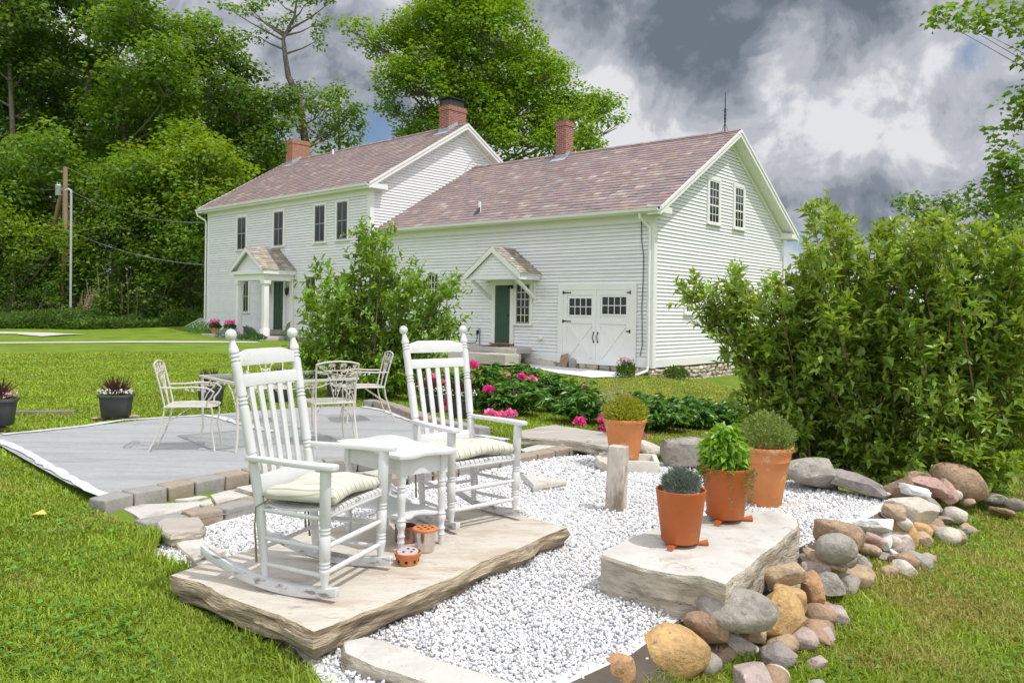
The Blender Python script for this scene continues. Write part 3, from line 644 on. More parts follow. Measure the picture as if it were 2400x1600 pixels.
# downspouts
ds = MB(); ds.tube([(-.28, -.40, 4.3), (-.28, -.38, 4.16), (-.20, -.14, 3.98), (-.10, -.085, 3.86), (-.10, -.085, -.30), (-.10, -.13, -.45), (-.30, -.75, -.62), (-.62, -1.55, -.72)], .045, 8); ds.build('downspout', TRIM, house)
ds = MB(); ds.tube([(-.25, 10.26, 4.25), (-.25, 10.2, 4.1), (.02, 10.02, 3.75), (.08, 9.96, 3.6), (.08, 9.96, -.8)], .045, 8); ds.build('downspout', TRIM, house)
ds = MB(MAINM); ds.tube([(-13.95, -.40, 6.1), (-13.93, -.36, 5.9), (-13.60, -.10, 5.65), (-13.57, -.08, 5.5), (-13.57, -.08, .1)], .045, 8); ds.build('downspout', TRIM, house)
cb = MB(); cb.tube([(-.42, -.06, 4.1), (-.40, -.05, 3.5), (-.32, -.05, 3.0), (-.33, -.05, 2.2), (-.36, -.05, 1.5), (-.34, -.05, .8), (-.33, -.05, .3), (-.40, -.05, -.02)], .012, 6); cb.build('wall_cable', IRON, house)
cb = MB(MAINM); cb.tube([(.40, 6.3, 8.35), (.2, 5.9, 8.05), (.04, 5.4, 7.9), (.04, 5.0, 7.3), (.04, 4.8, 6.9)], .014, 6); cb.build('service_cable', M('grey_cable', (.45, .43, .40), .6), house)
ob = MB(); ob.cbox((-4.25, -.05, .40), (.14, .06, .12)); ob.turned((-4.25, -.08, .40), (-4.25, -.16, .38), [(0, .05), (1, .055)], 10); ob.build('dryer_vent', TRIM, house, bevel=.006)
fc = MB(); fc.cbox((-7.12, -.06, .52), (.06, .06, .14)); fc.tube([(-7.12, -.08, .5), (-7.12, -.12, .45), (-7.02, -.12, .62), (-7.0, -.1, .66), (-6.98, -.08, .6), (-7.0, -.08, .1), (-7.02, -.08, -.1)], .014, 6); fc.tube([(-7.12, -.08, .5), (-7.1, -.1, .3), (-7.15, -.1, .15), (-7.5, -.1, .12), (-9.0, -.1, .18)], .014, 6); fc.build('faucet_and_pipe', IRON, house)

# field-stone foundation under the gable, rough ledge under the front
def lump(mb, c, s, rot, seed, n1=7, n2=5, rough=.18, flat=1.0):
    """irregular rounded block"""
    rs = random.Random(seed); Rm = Euler(rot).to_matrix(); vs = []; fs = []; k1 = [rs.uniform(-1, 1) for _ in range(8)]
    for i in range(n2 + 1):
        th = math.pi * i / n2
        for j in range(n1):
            ph = 2 * math.pi * j / n1
            d = Vector((math.sin(th) * math.cos(ph), math.sin(th) * math.sin(ph), math.cos(th)))
            q_ = Vector([math.copysign(abs(t) ** .62, t) for t in d]) * (1 + rough * rs.uniform(-1, 1))
            q_ = Vector((q_.x * s[0] / 2, q_.y * s[1] / 2, q_.z * s[2] / 2)); vs.append(Vector(c) + Rm @ q_)
            if i in (0, n2): pass
    for i in range(n2):
        for j in range(n1): fs.append((i * n1 + j, (i + 1) * n1 + j, (i + 1) * n1 + (j + 1) % n1, i * n1 + (j + 1) % n1))
    mb.add(vs, fs)
fd = MB(); rs = random.Random(4); z = -.42
while z > -1.2:
    h = rs.uniform(.10, .17); y = -.05
    while y < 10:
        w = rs.uniform(.16, .42); lump(fd, (-.06 + rs.uniform(-.02, .03), y + w / 2, z - h / 2 + rs.uniform(-.015, .015)), (.22, w * 1.02, h * 1.05), (rs.uniform(-.12, .12), 0, 0), rs.random()); y += w
    z -= h
x = -.1
while x > -13:
    w = rs.uniform(.2, .5); lump(fd, (x - w / 2, .02, -.47), (w * 1.02, .2, .22), (0, 0, 0), rs.random()); x -= w
fo = fd.build('foundation', FIELDSTONE, house, smooth=True, angle=50)
MB().box(-12.4, -.08, .06, 9.85, -1.6, BASE_E - .002).build('foundation_core', DIRT, fo)
lg = MB(); lump(lg, (-4.25, -.12, -.47), (1.5, .34, .34), (0, 0.04, 0), 5, 12, 7, .1); lg.build('ledge_stone', FIELDSTONE, fo, smooth=True, angle=50)
x = -.1; fd2 = MB(MAINM)
while x > -13.4:
    w = rs.uniform(.25, .5); lump(fd2, (x - w / 2, .02, -.12), (w * 1.02, .2, .36), (0, 0, 0), rs.random()); x -= w
fd2.build('foundation', FIELDSTONE, house, smooth=True, angle=50)
# lean-to roof behind the ell
lt = MB(); lt.prism([(.0, 9.93, 3.02), (.0, 13.6, 2.86), (.0, 13.6, 2.78), (.0, 9.93, 2.9)], (-5, 0, 0)); lt.box(-5, .02, 13.5, 13.6, 2.55, 2.80)
for x in (-.1, -4.9): lt.box(x - .07, x + .07, 13.4, 13.54, -1.2, 2.6)
lt.build('back_porch', M('weathered_porch', (.22, .21, .19), .7, var=.2), house)
# ------------------------------------------------------------------ stonework materials
MARBLE_TOP = M('cream_marble_top', (.56, .51, .435), 0.75, var=0.12, vscale=7.0, bump=0.007, bscale=26, stain=(.34, .235, .14), stain_scale=2.6, stain_amt=0.8, thr=(.50, .74), stretch=(1.0, 3.2, 1), specks=[((.20, .15, .10), 9, .55, .60), ((.30, .24, .17), 26, .6, .60), ((.10, .08, .06), 45, .7, .66)])
MARBLE_SIDE = M('brown_split_stone', (.56, .45, .31), 0.85, var=0.4, vscale=4, bump=0.04, bscale=7, stain=(.20, .13, .075), stain_scale=2.4, stain_amt=0.85, stretch=(1.6, 1.6, 13), thr=(.48, .62), specks=[((.62, .55, .44), 5, .6, .60), ((.05, .035, .02), 11, .8, .62)])
WHITE_TOP = M('white_marble_top', (.55, .53, .485), 0.7, var=0.16, vscale=3.5, bump=0.006, bscale=18, stain=(.30, .24, .165), stain_scale=2.4, stain_amt=0.8, thr=(.50, .68), specks=[((.24, .20, .15), 11, .5, .60), ((.12, .10, .08), 34, .7, .65)])
GREY_SIDE = M('grey_split_stone', (.50, .44, .35), 0.9, var=0.35, vscale=5, bump=0.04, bscale=7, stain=(.15, .12, .085), stain_scale=3.5, stain_amt=0.85, stretch=(1.2, 1.2, 4), thr=(.5, .66), specks=[((.05, .04, .03), 8, .85, .62), ((.55, .52, .46), 14, .6, .62)])
GREY_TOP = M('weathered_slab_top', (.42, .38, .33), 0.8, var=0.18, vscale=3, bump=0.008, bscale=14, stain=(.25, .20, .16), stain_scale=2, stain_amt=0.7, stretch=(1, 4, 1))
def slab(name, poly, zt, zb, mats, label, cat, seed=1, edge=.02, rough=.02, under=.04, group=None, step=.06):
    """irregular stone slab: rough split sides, worn top edge"""
    rs = np.random.RandomState(seed); P = [np.array(p[:2], float) for p in poly]; pts = []
    for i in range(len(P)):
        a, b = P[i], P[(i + 1) % len(P)]; n = max(1, int(np.linalg.norm(b - a) / step))
        for k in range(n): pts.append(a + (b - a) * k / n)
    Q = np.array(pts); n = len(Q); nx = np.roll(Q, -1, 0) - np.roll(Q, 1, 0); nrm = np.stack([nx[:, 1], -nx[:, 0]], 1); nrm /= np.linalg.norm(nrm, axis=1)[:, None] + 1e-9
    area = 0.5 * np.sum(Q[:, 0] * np.roll(Q[:, 1], -1) - np.roll(Q[:, 0], -1) * Q[:, 1])
    if area < 0: nrm = -nrm
    def smooth(v, k=2):
        for _ in range(k): v = (np.roll(v, 1) + v + np.roll(v, -1)) / 3
        return v
    Q = Q + nrm * (smooth(rs.randn(n), 1) * rough * .55)[:, None]
    ctr = Q.mean(0); H = zt - zb; ztop = zt + smooth(rs.randn(n), 3) * .004
    rings = []; lev = [(edge * 2.2, 0.0), (edge * .7, .004), (edge * .1, .018)]
    for ins, dz in lev: rings.append(np.column_stack([Q - nrm * ins, ztop - dz]))
    L_ = 5; off = smooth(rs.randn(n), 3) * rough
    for k in range(1, L_ + 1):
        off = off * .5 + smooth(rs.randn(n), 2) * rough * 1.3; d = off - (under * (k / L_) ** 2 if k > 2 else 0) + rs.uniform(-.3, .3) * rough
        rings.append(np.column_stack([Q + nrm * d[:, None], zt - .02 - (H - .02) * k / L_ + smooth(rs.randn(n), 2) * H * .05 * (k < L_)]))
    V = np.concatenate(rings); m = len(rings); fs = []; mi = []
    for i in range(m - 1):
        for k in range(n):
            f = (i * n + k, i * n + (k + 1) % n, (i + 1) * n + (k + 1) % n, (i + 1) * n + k)
            fs.append(f if area < 0 else f[::-1]); mi.append(0 if i < 1 else 1)
    top = tuple(range(n)); fs.append(top if area > 0 else top[::-1]); mi.append(0)
    bot = tuple(range((m - 1) * n, m * n)); fs.append(bot[::-1] if area > 0 else bot); mi.append(1)
    c0 = Vector((ctr[0], ctr[1], zb)); me = bpy.data.meshes.new(name); me.from_pydata([tuple(Vector(p) - c0) for p in V], [], fs)
    for mm in mats: me.materials.append(mm)
    me.polygons.foreach_set('material_index', mi); me.polygons.foreach_set('use_smooth', [True] * len(fs))
    bm = bmesh.new(); bm.from_mesh(me); bmesh.ops.recalc_face_normals(bm, faces=bm.faces)
    for e in bm.edges:
        if len(e.link_faces) == 2 and e.calc_face_angle(0) > R(42): e.smooth = False
    bm.to_mesh(me); bm.free()
    o = link(name, me); o.location = c0; return tag(o, label, cat, group)
def zpoly(pts, z): return [tuple(gz(u, v, z))[:2] for u, v in pts]
SLAB1 = zpoly([(400, 1345), (420, 1338), (459, 1322), (540, 1298), (633, 1266), (780, 1232), (949, 1188), (1040, 1190), (1123, 1188), (1219, 1205), (1335, 1233), (1240, 1272), (1150, 1310), (1010, 1372), (880, 1423), (735, 1477), (650, 1440), (520, 1392)], 0)
slab('stone_slab', SLAB1, 0.0, -.135, [MARBLE_TOP, MARBLE_SIDE], 'long cream stone slab carrying both white rocking chairs', 'stone slab', 3, .012, .02, .05)
SLAB2 = zpoly([(1406, 1297), (1441, 1277), (1490, 1249), (1560, 1222), (1660, 1204), (1743, 1194), (1830, 1196), (1873, 1214), (1872, 1232), (1800, 1290), (1701, 1367), (1641, 1349), (1590, 1346), (1508, 1328)], .075)
slab('stone_slab', SLAB2, .075, -.15, [WHITE_TOP, GREY_SIDE], 'thick white stone slab under the two round orange pots', 'stone slab', 5, .014, .022, .02)
SLAB3 = zpoly([(1214, 1008), (1300, 994), (1400, 1009), (1490, 1024), (1510, 1042), (1440, 1050), (1330, 1030), (1225, 1022)], -.01)
slab('stone_slab', SLAB3, -.01, -.12, [GREY_TOP, GREY_SIDE], 'low weathered grey slab below the pink peonies', 'stone slab', 8, .012, .02, .02)
CURB = [(.0, 2.42), (-.12, 2.33), (-.66, 2.86), (-.60, 3.0), (-.54, 3.03)]
CURB = zpoly([(800, 1500), (860, 1487), (960, 1517), (1200, 1595), (1330, 1645), (1180, 1680), (1010, 1600), (880, 1562), (800, 1528)], -.075)
slab('stone_curb', CURB, -.075, -.20, [WHITE_TOP, GREY_SIDE], 'pale squared stone curb running out from under the long slab', 'stone curb', 9, .012, .014, .02)
slab('flat_stone', zpoly([(385, 1251), (470, 1240), (480, 1262), (530, 1290), (455, 1312), (430, 1290)], -.10), -.10, -.19, [WHITE_TOP, GREY_SIDE], 'white flat stone beside the lawn and gravel near the long slab', 'stone', 10, .01, .012, .03)
slab('flat_stone', zpoly([(366, 1222), (385, 1212), (470, 1208), (482, 1228), (470, 1243), (400, 1252), (380, 1243)], -.05), -.05, -.14, [GREY_TOP, GREY_SIDE], 'grey rounded flat stone at the lawn end of the lower paver row', 'stone', 11, .014, .01, .02)
slab('flat_stone', zpoly([(455, 1318), (500, 1304), (560, 1298), (545, 1312), (470, 1330)], -.045), -.045, -.15, [MARBLE_TOP, MARBLE_SIDE], 'small cream stone wedged behind the long slab corner', 'stone', 12, .01, .01, .02)
slab('flat_stone', zpoly([(1745, 1180), (1880, 1176), (1897, 1186), (1770, 1199)], -.115), -.115, -.16, [WHITE_TOP, GREY_SIDE], 'thin pale stone under the tall flared terracotta pot', 'stone', 13, .008, .01, .01)
for k, (poly, lab) in enumerate([
    ([(288, 1190), (330, 1180), (470, 1173), (468, 1183), (440, 1190), (340, 1222)], 'long pale flagstone at the lawn end of the lower terrace'),
    ([(408, 1170), (470, 1160), (490, 1163), (440, 1172)], 'narrow pale flagstone sliver against the upper pavers'),
    ([(458, 1176), (494, 1166), (500, 1178), (475, 1184)], 'small pale flagstone between two larger ones'),
    ([(492, 1158), (540, 1146), (585, 1160), (560, 1166), (507, 1178)], 'square pale flagstone behind the left rocking chair'),
    ([(552, 1142), (600, 1132), (650, 1146), (600, 1155)], 'pale flagstone behind the left rocking chair post'),
    ([(660, 1130), (760, 1112), (820, 1124), (720, 1146)], 'pale flagstone behind the white side table'),
    ([(850, 1105), (960, 1088), (1000, 1098), (900, 1118)], 'pale flagstone below the side table edge'),
    ([(1050, 1076), (1150, 1058), (1200, 1066), (1090, 1088)], 'pale flagstone behind the right rocking chair'),
    ([(1214, 1052), (1290, 1034), (1330, 1046), (1240, 1062)], 'pale flagstone right of the right rocking chair')]):
    slab('flagstone', zpoly(poly, -.085), -.085, -.115, [WHITE_TOP, GREY_SIDE], lab, 'flagstone', 20 + k, .006, .008, .0, 'flagstones of the lower terrace')

PAVE_BROWN = M('tan_tumbled_paver', (.33, .265, .205), .85, var=.22, vscale=9, bump=.008, bscale=30, stain=(.24, .19, .16), stain_scale=6, stain_amt=.7)
PAVE_GREY = M('grey_tumbled_paver', (.30, .285, .265), .85, var=.22, vscale=9, bump=.008, bscale=30, stain=(.22, .20, .19), stain_scale=6, stain_amt=.7)
ORD = 'first second third fourth fifth sixth seventh eighth ninth tenth eleventh twelfth thirteenth fourteenth fifteenth sixteenth seventeenth eighteenth nineteenth twentieth'.split()
def paver_row(path, zt, h, dep, lab, group, seed, wmin=.20, wmax=.29):
    rs = random.Random(seed); P = [Vector((p[0], p[1], 0)) for p in path]; seg = [(P[i + 1] - P[i]).length for i in range(len(P) - 1)]; tot = sum(seg)
    def at(s):
        for i, L_ in enumerate(seg):
            if s <= L_ or i == len(seg) - 1: return P[i].lerp(P[i + 1], s / L_), (P[i + 1] - P[i]).normalized()
            s -= L_
    s = 0; k = 0
    while s < tot - .12 and k < 20:
        w = rs.uniform(wmin, wmax); w = min(w, tot - s); c, d = at(s + w / 2); s += w + .004
        br = rs.random() < .4; mb = MB(); hx, hy = w / 2 - .004, dep / 2
        def j(): return rs.uniform(-.008, .008)
        vs = [(sx * hx + j(), sy * hy + j(), z + j() * .6) for z in (0, h) for sx, sy in ((-1, -1), (1, -1), (1, 1), (-1, 1))]
        mb.add(vs, [(3, 2, 1, 0), (4, 5, 6, 7), (0, 1, 5, 4), (1, 2, 6, 5), (2, 3, 7, 6), (3, 0, 4, 7)])
        o = mb.build('paver', PAVE_BROWN if br else PAVE_GREY, None, bevel=.016, seg=3, angle=70); nrm = Vector((-d.y, d.x, 0))
        o.location = c + nrm * dep / 2; o.location.z = zt - h; o.rotation_euler = (rs.uniform(-.02, .02), rs.uniform(-.02, .02), math.atan2(d.y, d.x))
        tag(o, f"{'tan' if br else 'grey'} tumbled paver, {ORD[k]} {lab}", 'paver', group); k += 1
UP = [(p.x, p.y) for p in [gz(u, v, 0) for u, v in [(246, 1172), (330, 1153), (480, 1124), (565, 1108), (720, 1083), (880, 1072), (1020, 1060), (1130, 1050), (1216, 1043)]]]
paver_row(UP, .0, .12, .17, 'along the patio front edge counted from the lawn', 'pavers of the patio front edge', 1, .22, .30)
LOW = [(p.x, p.y) for p in [gz(u, v, -.075) for u, v in [(343, 1228), (420, 1212), (540, 1190), (660, 1160), (800, 1138), (960, 1112), (1110, 1092), (1216, 1072), (1300, 1056), (1370, 1042), (1440, 1040)]]]
paver_row(LOW, -.075, .12, .16, 'in the lower row above the gravel counted from the lawn', 'pavers of the lower row', 2, .22, .30)
BACKR = [(p.x, p.y) for p in [gz(u, v, 0) for u, v in [(1124, 1018), (1040, 1004), (985, 990), (945, 974), (915, 962), (880, 953), (850, 950)]]]
paver_row([Vector(p) for p in BACKR], .07, .13, -.17, 'in the raised curved row behind the right rocking chair', 'pavers of the curved patio edge', 3, .16, .24)

# patio and its white edge strip
PAT = M('grey_stone_dust', (.385, .385, .385), .95, var=.16, vscale=45, bump=.008, bscale=90, stain=(.27, .27, .278), stain_scale=2.4, stain_amt=.8, stretch=(.28, 2.2, 1), thr=(.46, .66), specks=[((.22, .22, .23), 60, .55, .56), ((.46, .46, .46), 75, .6, .58)])
STRIP = M('white_edge_strip', (.56, .56, .56), .7, var=.08, vscale=4)
def flat(name, poly, z, mat, th=.0):
    mb = MB(); mb.add([(x, y, z) for x, y in poly], [tuple(range(len(poly)))]); return mb.build(name, mat)
tag(flat('patio', PATIO, -.012, PAT), None, None, None, 'structure')['label'] = 'grey stone dust patio with raked lines'
MORT = M('grey_bedding_sand', (.33, .31, .29), .95, var=.2, vscale=20, bump=.004, bscale=60)
flat('terrace', [UP[i] for i in range(len(UP))] + LOW[:-1][::-1] + [tuple(gz(300, 1215, -.1))[:2]], -.112, MORT)['kind'] = 'structure'
def ribbon(name, pts, w, z, mat, seed=0, jit=.25):
    rs = random.Random(seed); P = [Vector((p[0], p[1], 0)) for p in pts]; D = []
    for i in range(len(P) - 1):
        n = max(1, int((P[i + 1] - P[i]).length / .12))
        for k in range(n): D.append(P[i].lerp(P[i + 1], k / n))
    D.append(P[-1]); vs = []; n = len(D)
    for i in range(n):
        d = (D[min(i + 1, n - 1)] - D[max(i - 1, 0)]).normalized(); nr = Vector((-d.y, d.x, 0)); a = w * (1 + rs.uniform(-jit, jit)) / 2; b = w * (1 + rs.uniform(-jit, jit)) / 2
        vs += [tuple(D[i] + nr * a + Vector((0, 0, z))), tuple(D[i] - nr * b + Vector((0, 0, z)))]
    mb = MB(); mb.add(vs, [(2 * i, 2 * i + 1, 2 * i + 3, 2 * i + 2) for i in range(n - 1)]); return mb.build(name, mat)
so_ = ribbon('edge_strip', zpoly([(242, 1158), (215, 1145), (165, 1117), (110, 1087), (70, 1062), (30, 1042), (-5, 1030)], 0), .085, -.004, STRIP, 1, .32); tag(so_, 'crooked white strip along the lawn side of the patio', 'edging strip')
so_ = ribbon('edge_strip', zpoly([(5, 1016), (90, 1008), (200, 996), (290, 982), (400, 976), (480, 971), (520, 977), (560, 990), (600, 999), (640, 1010)], 0), .10, -.004, STRIP, 2, .35); tag(so_, 'white strip along the back of the patio by the planters', 'edging strip')
so_ = ribbon('edge_strip', zpoly([(850, 951), (900, 960), (940, 975), (975, 988), (1040, 1002), (1110, 1016), (1190, 1028)], 0), .10, -.004, STRIP, 3, .35); tag(so_, 'white strip beside the curved raised pavers', 'edging strip')

# ------------------------------------------------------------------ white gravel
def hull_bases(k, n, seed):
    out = []; rs = np.random.RandomState(seed)
    for _ in range(k):
        bm = bmesh.new()
        for p in rs.randn(n, 3): p = p / np.linalg.norm(p) * rs.uniform(.75, 1.0); bm.verts.new((p[0], p[1] * rs.uniform(.7, 1), p[2] * .72))
        bmesh.ops.convex_hull(bm, input=bm.verts); loose = [v for v in bm.verts if not v.link_faces]; bmesh.ops.delete(bm, geom=loose, context='VERTS')
        bmesh.ops.triangulate(bm, faces=bm.faces); bm.verts.index_update()
        out.append((np.array([v.co[:] for v in bm.verts]), np.array([[v.index for v in f.verts] for f in bm.faces]))); bm.free()
    return out
def rand_rot(n, rs):
    q = rs.randn(n, 4); q /= np.linalg.norm(q, axis=1)[:, None]; w, x, y, z = q.T
    return np.stack([1 - 2 * (y * y + z * z), 2 * (x * y - w * z), 2 * (x * z + w * y), 2 * (x * y + w * z), 1 - 2 * (x * x + z * z), 2 * (y * z - w * x), 2 * (x * z - w * y), 2 * (y * z + w * x), 1 - 2 * (x * x + y * y)], 1).reshape(n, 3, 3)
def scatter(P, size, bases, rs, mat, name):
    V = []; F = []; off = 0; idx = rs.randint(0, len(bases), len(P))
    for b, (bv, bf) in enumerate(bases):
        s = idx == b; n = s.sum()
        if not n: continue
        v = np.einsum('nij,kj->nki', rand_rot(n, rs), bv) * size[s][:, None, None] + P[s][:, None, :]
        f = bf[None] + (np.arange(n) * len(bv))[:, None, None] + off; V.append(v.reshape(-1, 3)); F.append(f.reshape(-1, 3)); off += n * len(bv)
    return raw_mesh(name, np.concatenate(V), np.concatenate(F), mat)
GRAV = M('white_marble_gravel', (0.699, 0.699, 0.699), .75, var=.10, vscale=30, island_var=.06, spec=.3, island=[(0.679, 0.679, 0.679), (0.739, 0.728, 0.708), (0.658, 0.658, 0.669), (0.758, 0.748, 0.739), (0.598, 0.598, 0.608), (0.718, 0.699, 0.669), (0.699, 0.699, 0.708), (0.619, 0.628, 0.649), (0.778, 0.769, 0.758), (0.699, 0.679, 0.639), (0.519, 0.529, 0.549), (0.739, 0.739, 0.739)])
GRAVB = M('gravel_bed', (.60, .60, .60), .95, var=.25, vscale=60)
RIMSIGN = 0.5 * sum(GRAVEL[i][0] * GRAVEL[(i + 1) % len(GRAVEL)][1] - GRAVEL[(i + 1) % len(GRAVEL)][0] * GRAVEL[i][1] for i in range(len(GRAVEL))) < 0
def gravel():
    rs = np.random.RandomState(5); poly = np.array(GRAVEL); lo, hi = poly.min(0) - .2, poly.max(0) + .2
    nG = len(GRAVEL); rim = []
    for i in range(nG):
        t_ = Vector(GRAVEL[(i + 1) % nG]) - Vector(GRAVEL[i - 1]); t_.normalize(); q_ = Vector(GRAVEL[i]) + Vector((t_.y, -t_.x)) * (-.24 if RIMSIGN else .24); rim.append((q_.x, q_.y, GZ - .26))
    gb = MB(); V_ = [(x, y, GZ - .012) for x, y in GRAVEL]; gb.add(V_, [tuple(range(nG))]); gb.cur = 1; gb.add(V_ + rim, [(i, (i + 1) % nG, nG + (i + 1) % nG, nG + i) for i in range(nG)]); gb.build('gravel_bed', [GRAVB, DIRT])['kind'] = 'structure'
    n = 190000; P = rs.uniform(lo, hi, (n, 2)); ins = inpoly(P, GRAVEL); keep = ins | ((polydist(P, GRAVEL) < .11) & (rs.rand(n) < .75)); P = P[keep]
    d = np.hypot(P[:, 0], P[:, 1]); pr = np.clip((5.0 / d) ** 1.1, .25, 1); P = P[rs.rand(len(P)) < pr]
    for S in (SLAB1, SLAB2):
        P = P[~(inpoly(P, S) & (polydist(P, S) > .07))]
    for S in (UP + LOW[::-1],): P = P[~(inpoly(P, S) | (polydist(P, S) < .05))]
    d = np.hypot(P[:, 0], P[:, 1]); size = (rs.uniform(.0085, .0185, len(P))) * np.clip((d / 4.6) ** .55, .95, 1.7)
    edge = polydist(P, GRAVEL) * np.where(inpoly(P, GRAVEL), 1, -1); z = GZ + rs.uniform(-.006, .006, len(P)) + .02 * np.sin(P[:, 0] * 2.3 + 1) * np.sin(P[:, 1] * 1.9) - .03 * np.clip(1 - edge / .12, 0, 1) + np.minimum(edge, 0) * 2.2
    # a second, looser layer on top
    P3 = np.column_stack([P, z]); k = rs.rand(len(P3)) < .25; T = P3[k].copy(); T[:, 2] += rs.uniform(.008, .016, len(T)); T[:, :2] += rs.uniform(-.02, .02, (len(T), 2))
    A = np.concatenate([P3, T]); S = np.concatenate([size, size[k] * .9])
    o = scatter(A, S, hull_bases(14, 11, 3), rs, GRAV, 'gravel'); tag(o, 'white marble gravel around the slabs and pots', 'gravel', kind='stuff')
gravel()

# ------------------------------------------------------------------ white wooden rocking chairs
CHAIRW = M('chipped_white_chair_paint', (.66, .66, .655), .42, var=.05, vscale=6, bump=.0006, bscale=70, stain=(.36, .31, .25), stain_scale=9, stain_amt=.85, thr=(.65, .70), specks=[((.45, .43, .40), 5, .35, .58)])
ROCKW = M('worn_rocker_paint', (.60, .60, .60), .5, var=.1, vscale=9, stain=(.20, .175, .16), stain_scale=8, stain_amt=.9, thr=(.52, .60), stretch=(3, 1, 3))
def make_rocker(label):
    root = empty('rocking_chair', (0, 0, 0), 0, label, 'rocking chair', 'white rocking chairs on the stone slab')
    RR = 1.13
    def rz(y): return (y - .02) ** 2 / (2 * RR)
    ns = 26; prof = []
    for s in (-1, 1):
        m = MB(); ys = [-.50 + .765 * k / ns for k in range(ns + 1)]
        vs = []; xx = lambda y: s * (.215 + .035 * (y + .5) / .76)
        for y in ys:
            w = .017; t = .048 if -.4 < y < .2 else .042; z = rz(y) + .004
            vs += [(xx(y) - w, y, z), (xx(y) + w, y, z), (xx(y) + w, y, z + t), (xx(y) - w, y, z + t)]
        n = len(ys); fs = [(4 * i + k, 4 * i + (k + 1) % 4, 4 * i + 4 + (k + 1) % 4, 4 * i + 4 + k) for i in range(n - 1) for k in range(4)] + [(3, 2, 1, 0), tuple(4 * (n - 1) + k for k in range(4))]
        m.add(vs, fs); m.build('rocker', ROCKW, root, bevel=.005)
    def groove(prof, zs, H, r, d=.004, w=.006):
        for z in zs:
            for k in (-1, 0, 1):
                c = z + k * .016; prof += [((c - w) / H, r), ((c - w * .4) / H, r - d), ((c + w * .4) / H, r - d), ((c + w) / H, r)]
        return sorted(prof)
    def post_pt(s, z):                                  # centre line of the leaning back post
        if z < .40: t = (z - .05) / .35; return Vector((s * (.205 + .008 * t), -.145 - .035 * t, z))
        t = (z - .40) / .75; return Vector((s * (.213 + .026 * t), -.18 - .135 * t - .015 * t * t, z))
    for s in (-1, 1):
        rad = []; pts = []
        zs = [.055, .10, .16, .30] + [.42 + .02 * k for k in range(35)]
        base = lambda z: .0238 if z > .35 else .017 + .0068 * (z - .05) / .3
        zz = sorted(set(zs)); dense = []
        for z in zz: dense.append((z, base(z)))
        for g in (.60, .86, 1.06):
            dense = [(z, r) for z, r in dense if abs(z - g) > .032]
            for k in (-1, 0, 1):
                c = g + k * .018; dense += [(c - .007, .0238), (c - .003, .0185), (c + .003, .0185), (c + .007, .0238)]
        dense += [(1.103, .0225), (1.122, .0165), (1.136, .0135), (1.142, .0135)]; fin = 1.168
        dense = [(z, r) for z, r in dense if z <= 1.143]
        for k in range(0, 9): a = math.pi * (.12 + .88 * k / 8); dense.append((fin - math.cos(a) * .0275, max(.002, math.sin(a) * .027)))
        dense.sort(); m = MB(); m.tube([post_pt(s, z) for z, r in dense], [r for z, r in dense], 14); m.build('back_post', CHAIRW, root, smooth=True, angle=50)
    def back(x, z, off=0.0):                            # point on the back plane between the posts
        a = post_pt(1, z); return Vector((x, a.y - off - .012 * (1 - (x / .23) ** 2), z))
    def rail(za, zb, name, clip=0.0, th=.018):
        m = MB(); n = 10; vs = []
        wa = post_pt(1, (za + zb) / 2).x - .014
        for i in range(n + 1):
            x = -wa + 2 * wa * i / n; e = abs(x) / wa; zt = zb - clip * max(0, (e - .62) / .38)
            for z, o in ((za, -th / 2), (zt, -th / 2), (zt, th / 2), (za, th / 2)): p = back(x, z); vs.append((p.x, p.y - o, z))
        fs = [(4 * i + k, 4 * i + (k + 1) % 4, 4 * i + 4 + (k + 1) % 4, 4 * i + 4 + k) for i in range(n) for k in range(4)] + [(3, 2, 1, 0), tuple(4 * n + k for k in range(4))]
        m.add(vs, fs); m.build(name, CHAIRW, root, bevel=.004)
    rail(1.022, 1.098, 'crest_rail', .022); rail(.925, .982, 'back_rail'); rail(.435, .515, 'back_rail')
    for k in range(5):
        m = MB(); w = .0165; xb = -.135 + .0675 * k; xt = xb * 1.12; vs = []; n = 8
        for i in range(n + 1):
            z = .51 + (.93 - .51) * i / n; x = xb + (xt - xb) * i / n; p = back(x, z)
            vs += [(x - w, p.y + .006, z), (x + w, p.y + .006, z), (x + w, p.y - .006, z), (x - w, p.y - .006, z)]
        m.add(vs, [(4 * i + q, 4 * i + (q + 1) % 4, 4 * i + 4 + (q + 1) % 4, 4 * i + 4 + q) for i in range(n) for q in range(4)] + [(3, 2, 1, 0), tuple(4 * n + q for q in range(4))]); m.build('back_slat', CHAIRW, root, bevel=.003)
    for s in (-1, 1):
        prof = [(0, .008), (.02, .0135), (.06, .016), (.14, .0225), (.16, .025), (.55, .0255), (.9, .0255), (1, .0255)]; H = .545
        prof = [(t, r) for t, r in prof if not any(abs(t * H - g) < .03 for g in (.12, .27))]
        prof = groove(prof, (.12, .27), H, .0252)
        m = MB(); m.turned((s * .25, .20, .045), (s * .262, .205, .59), prof, 14); m.build('front_leg', CHAIRW, root, smooth=True, angle=50)
        a = post_pt(s, .60); m = MB()
        x0, x1 = s * (abs(a.x) + .012), s * .268; ol = []
        for y, xi, hw in ((a.y - .02, x0, .020), (a.y + .10, x0 + s * .008, .024), (.02, x1 - s * .006, .030), (.15, x1, .036), (.235, x1, .036), (.262, x1, .026), (.27, x1, .010)): ol.append((y, xi, hw))
        poly = [(xi - hw, y, .590 + .0) for y, xi, hw in ol] + [(xi + hw, y, .590) for y, xi, hw in reversed(ol)]
        m.prism(poly, (0, 0, .022)); m.build('arm', CHAIRW, root, bevel=.005)
    st = MB(); n = 13
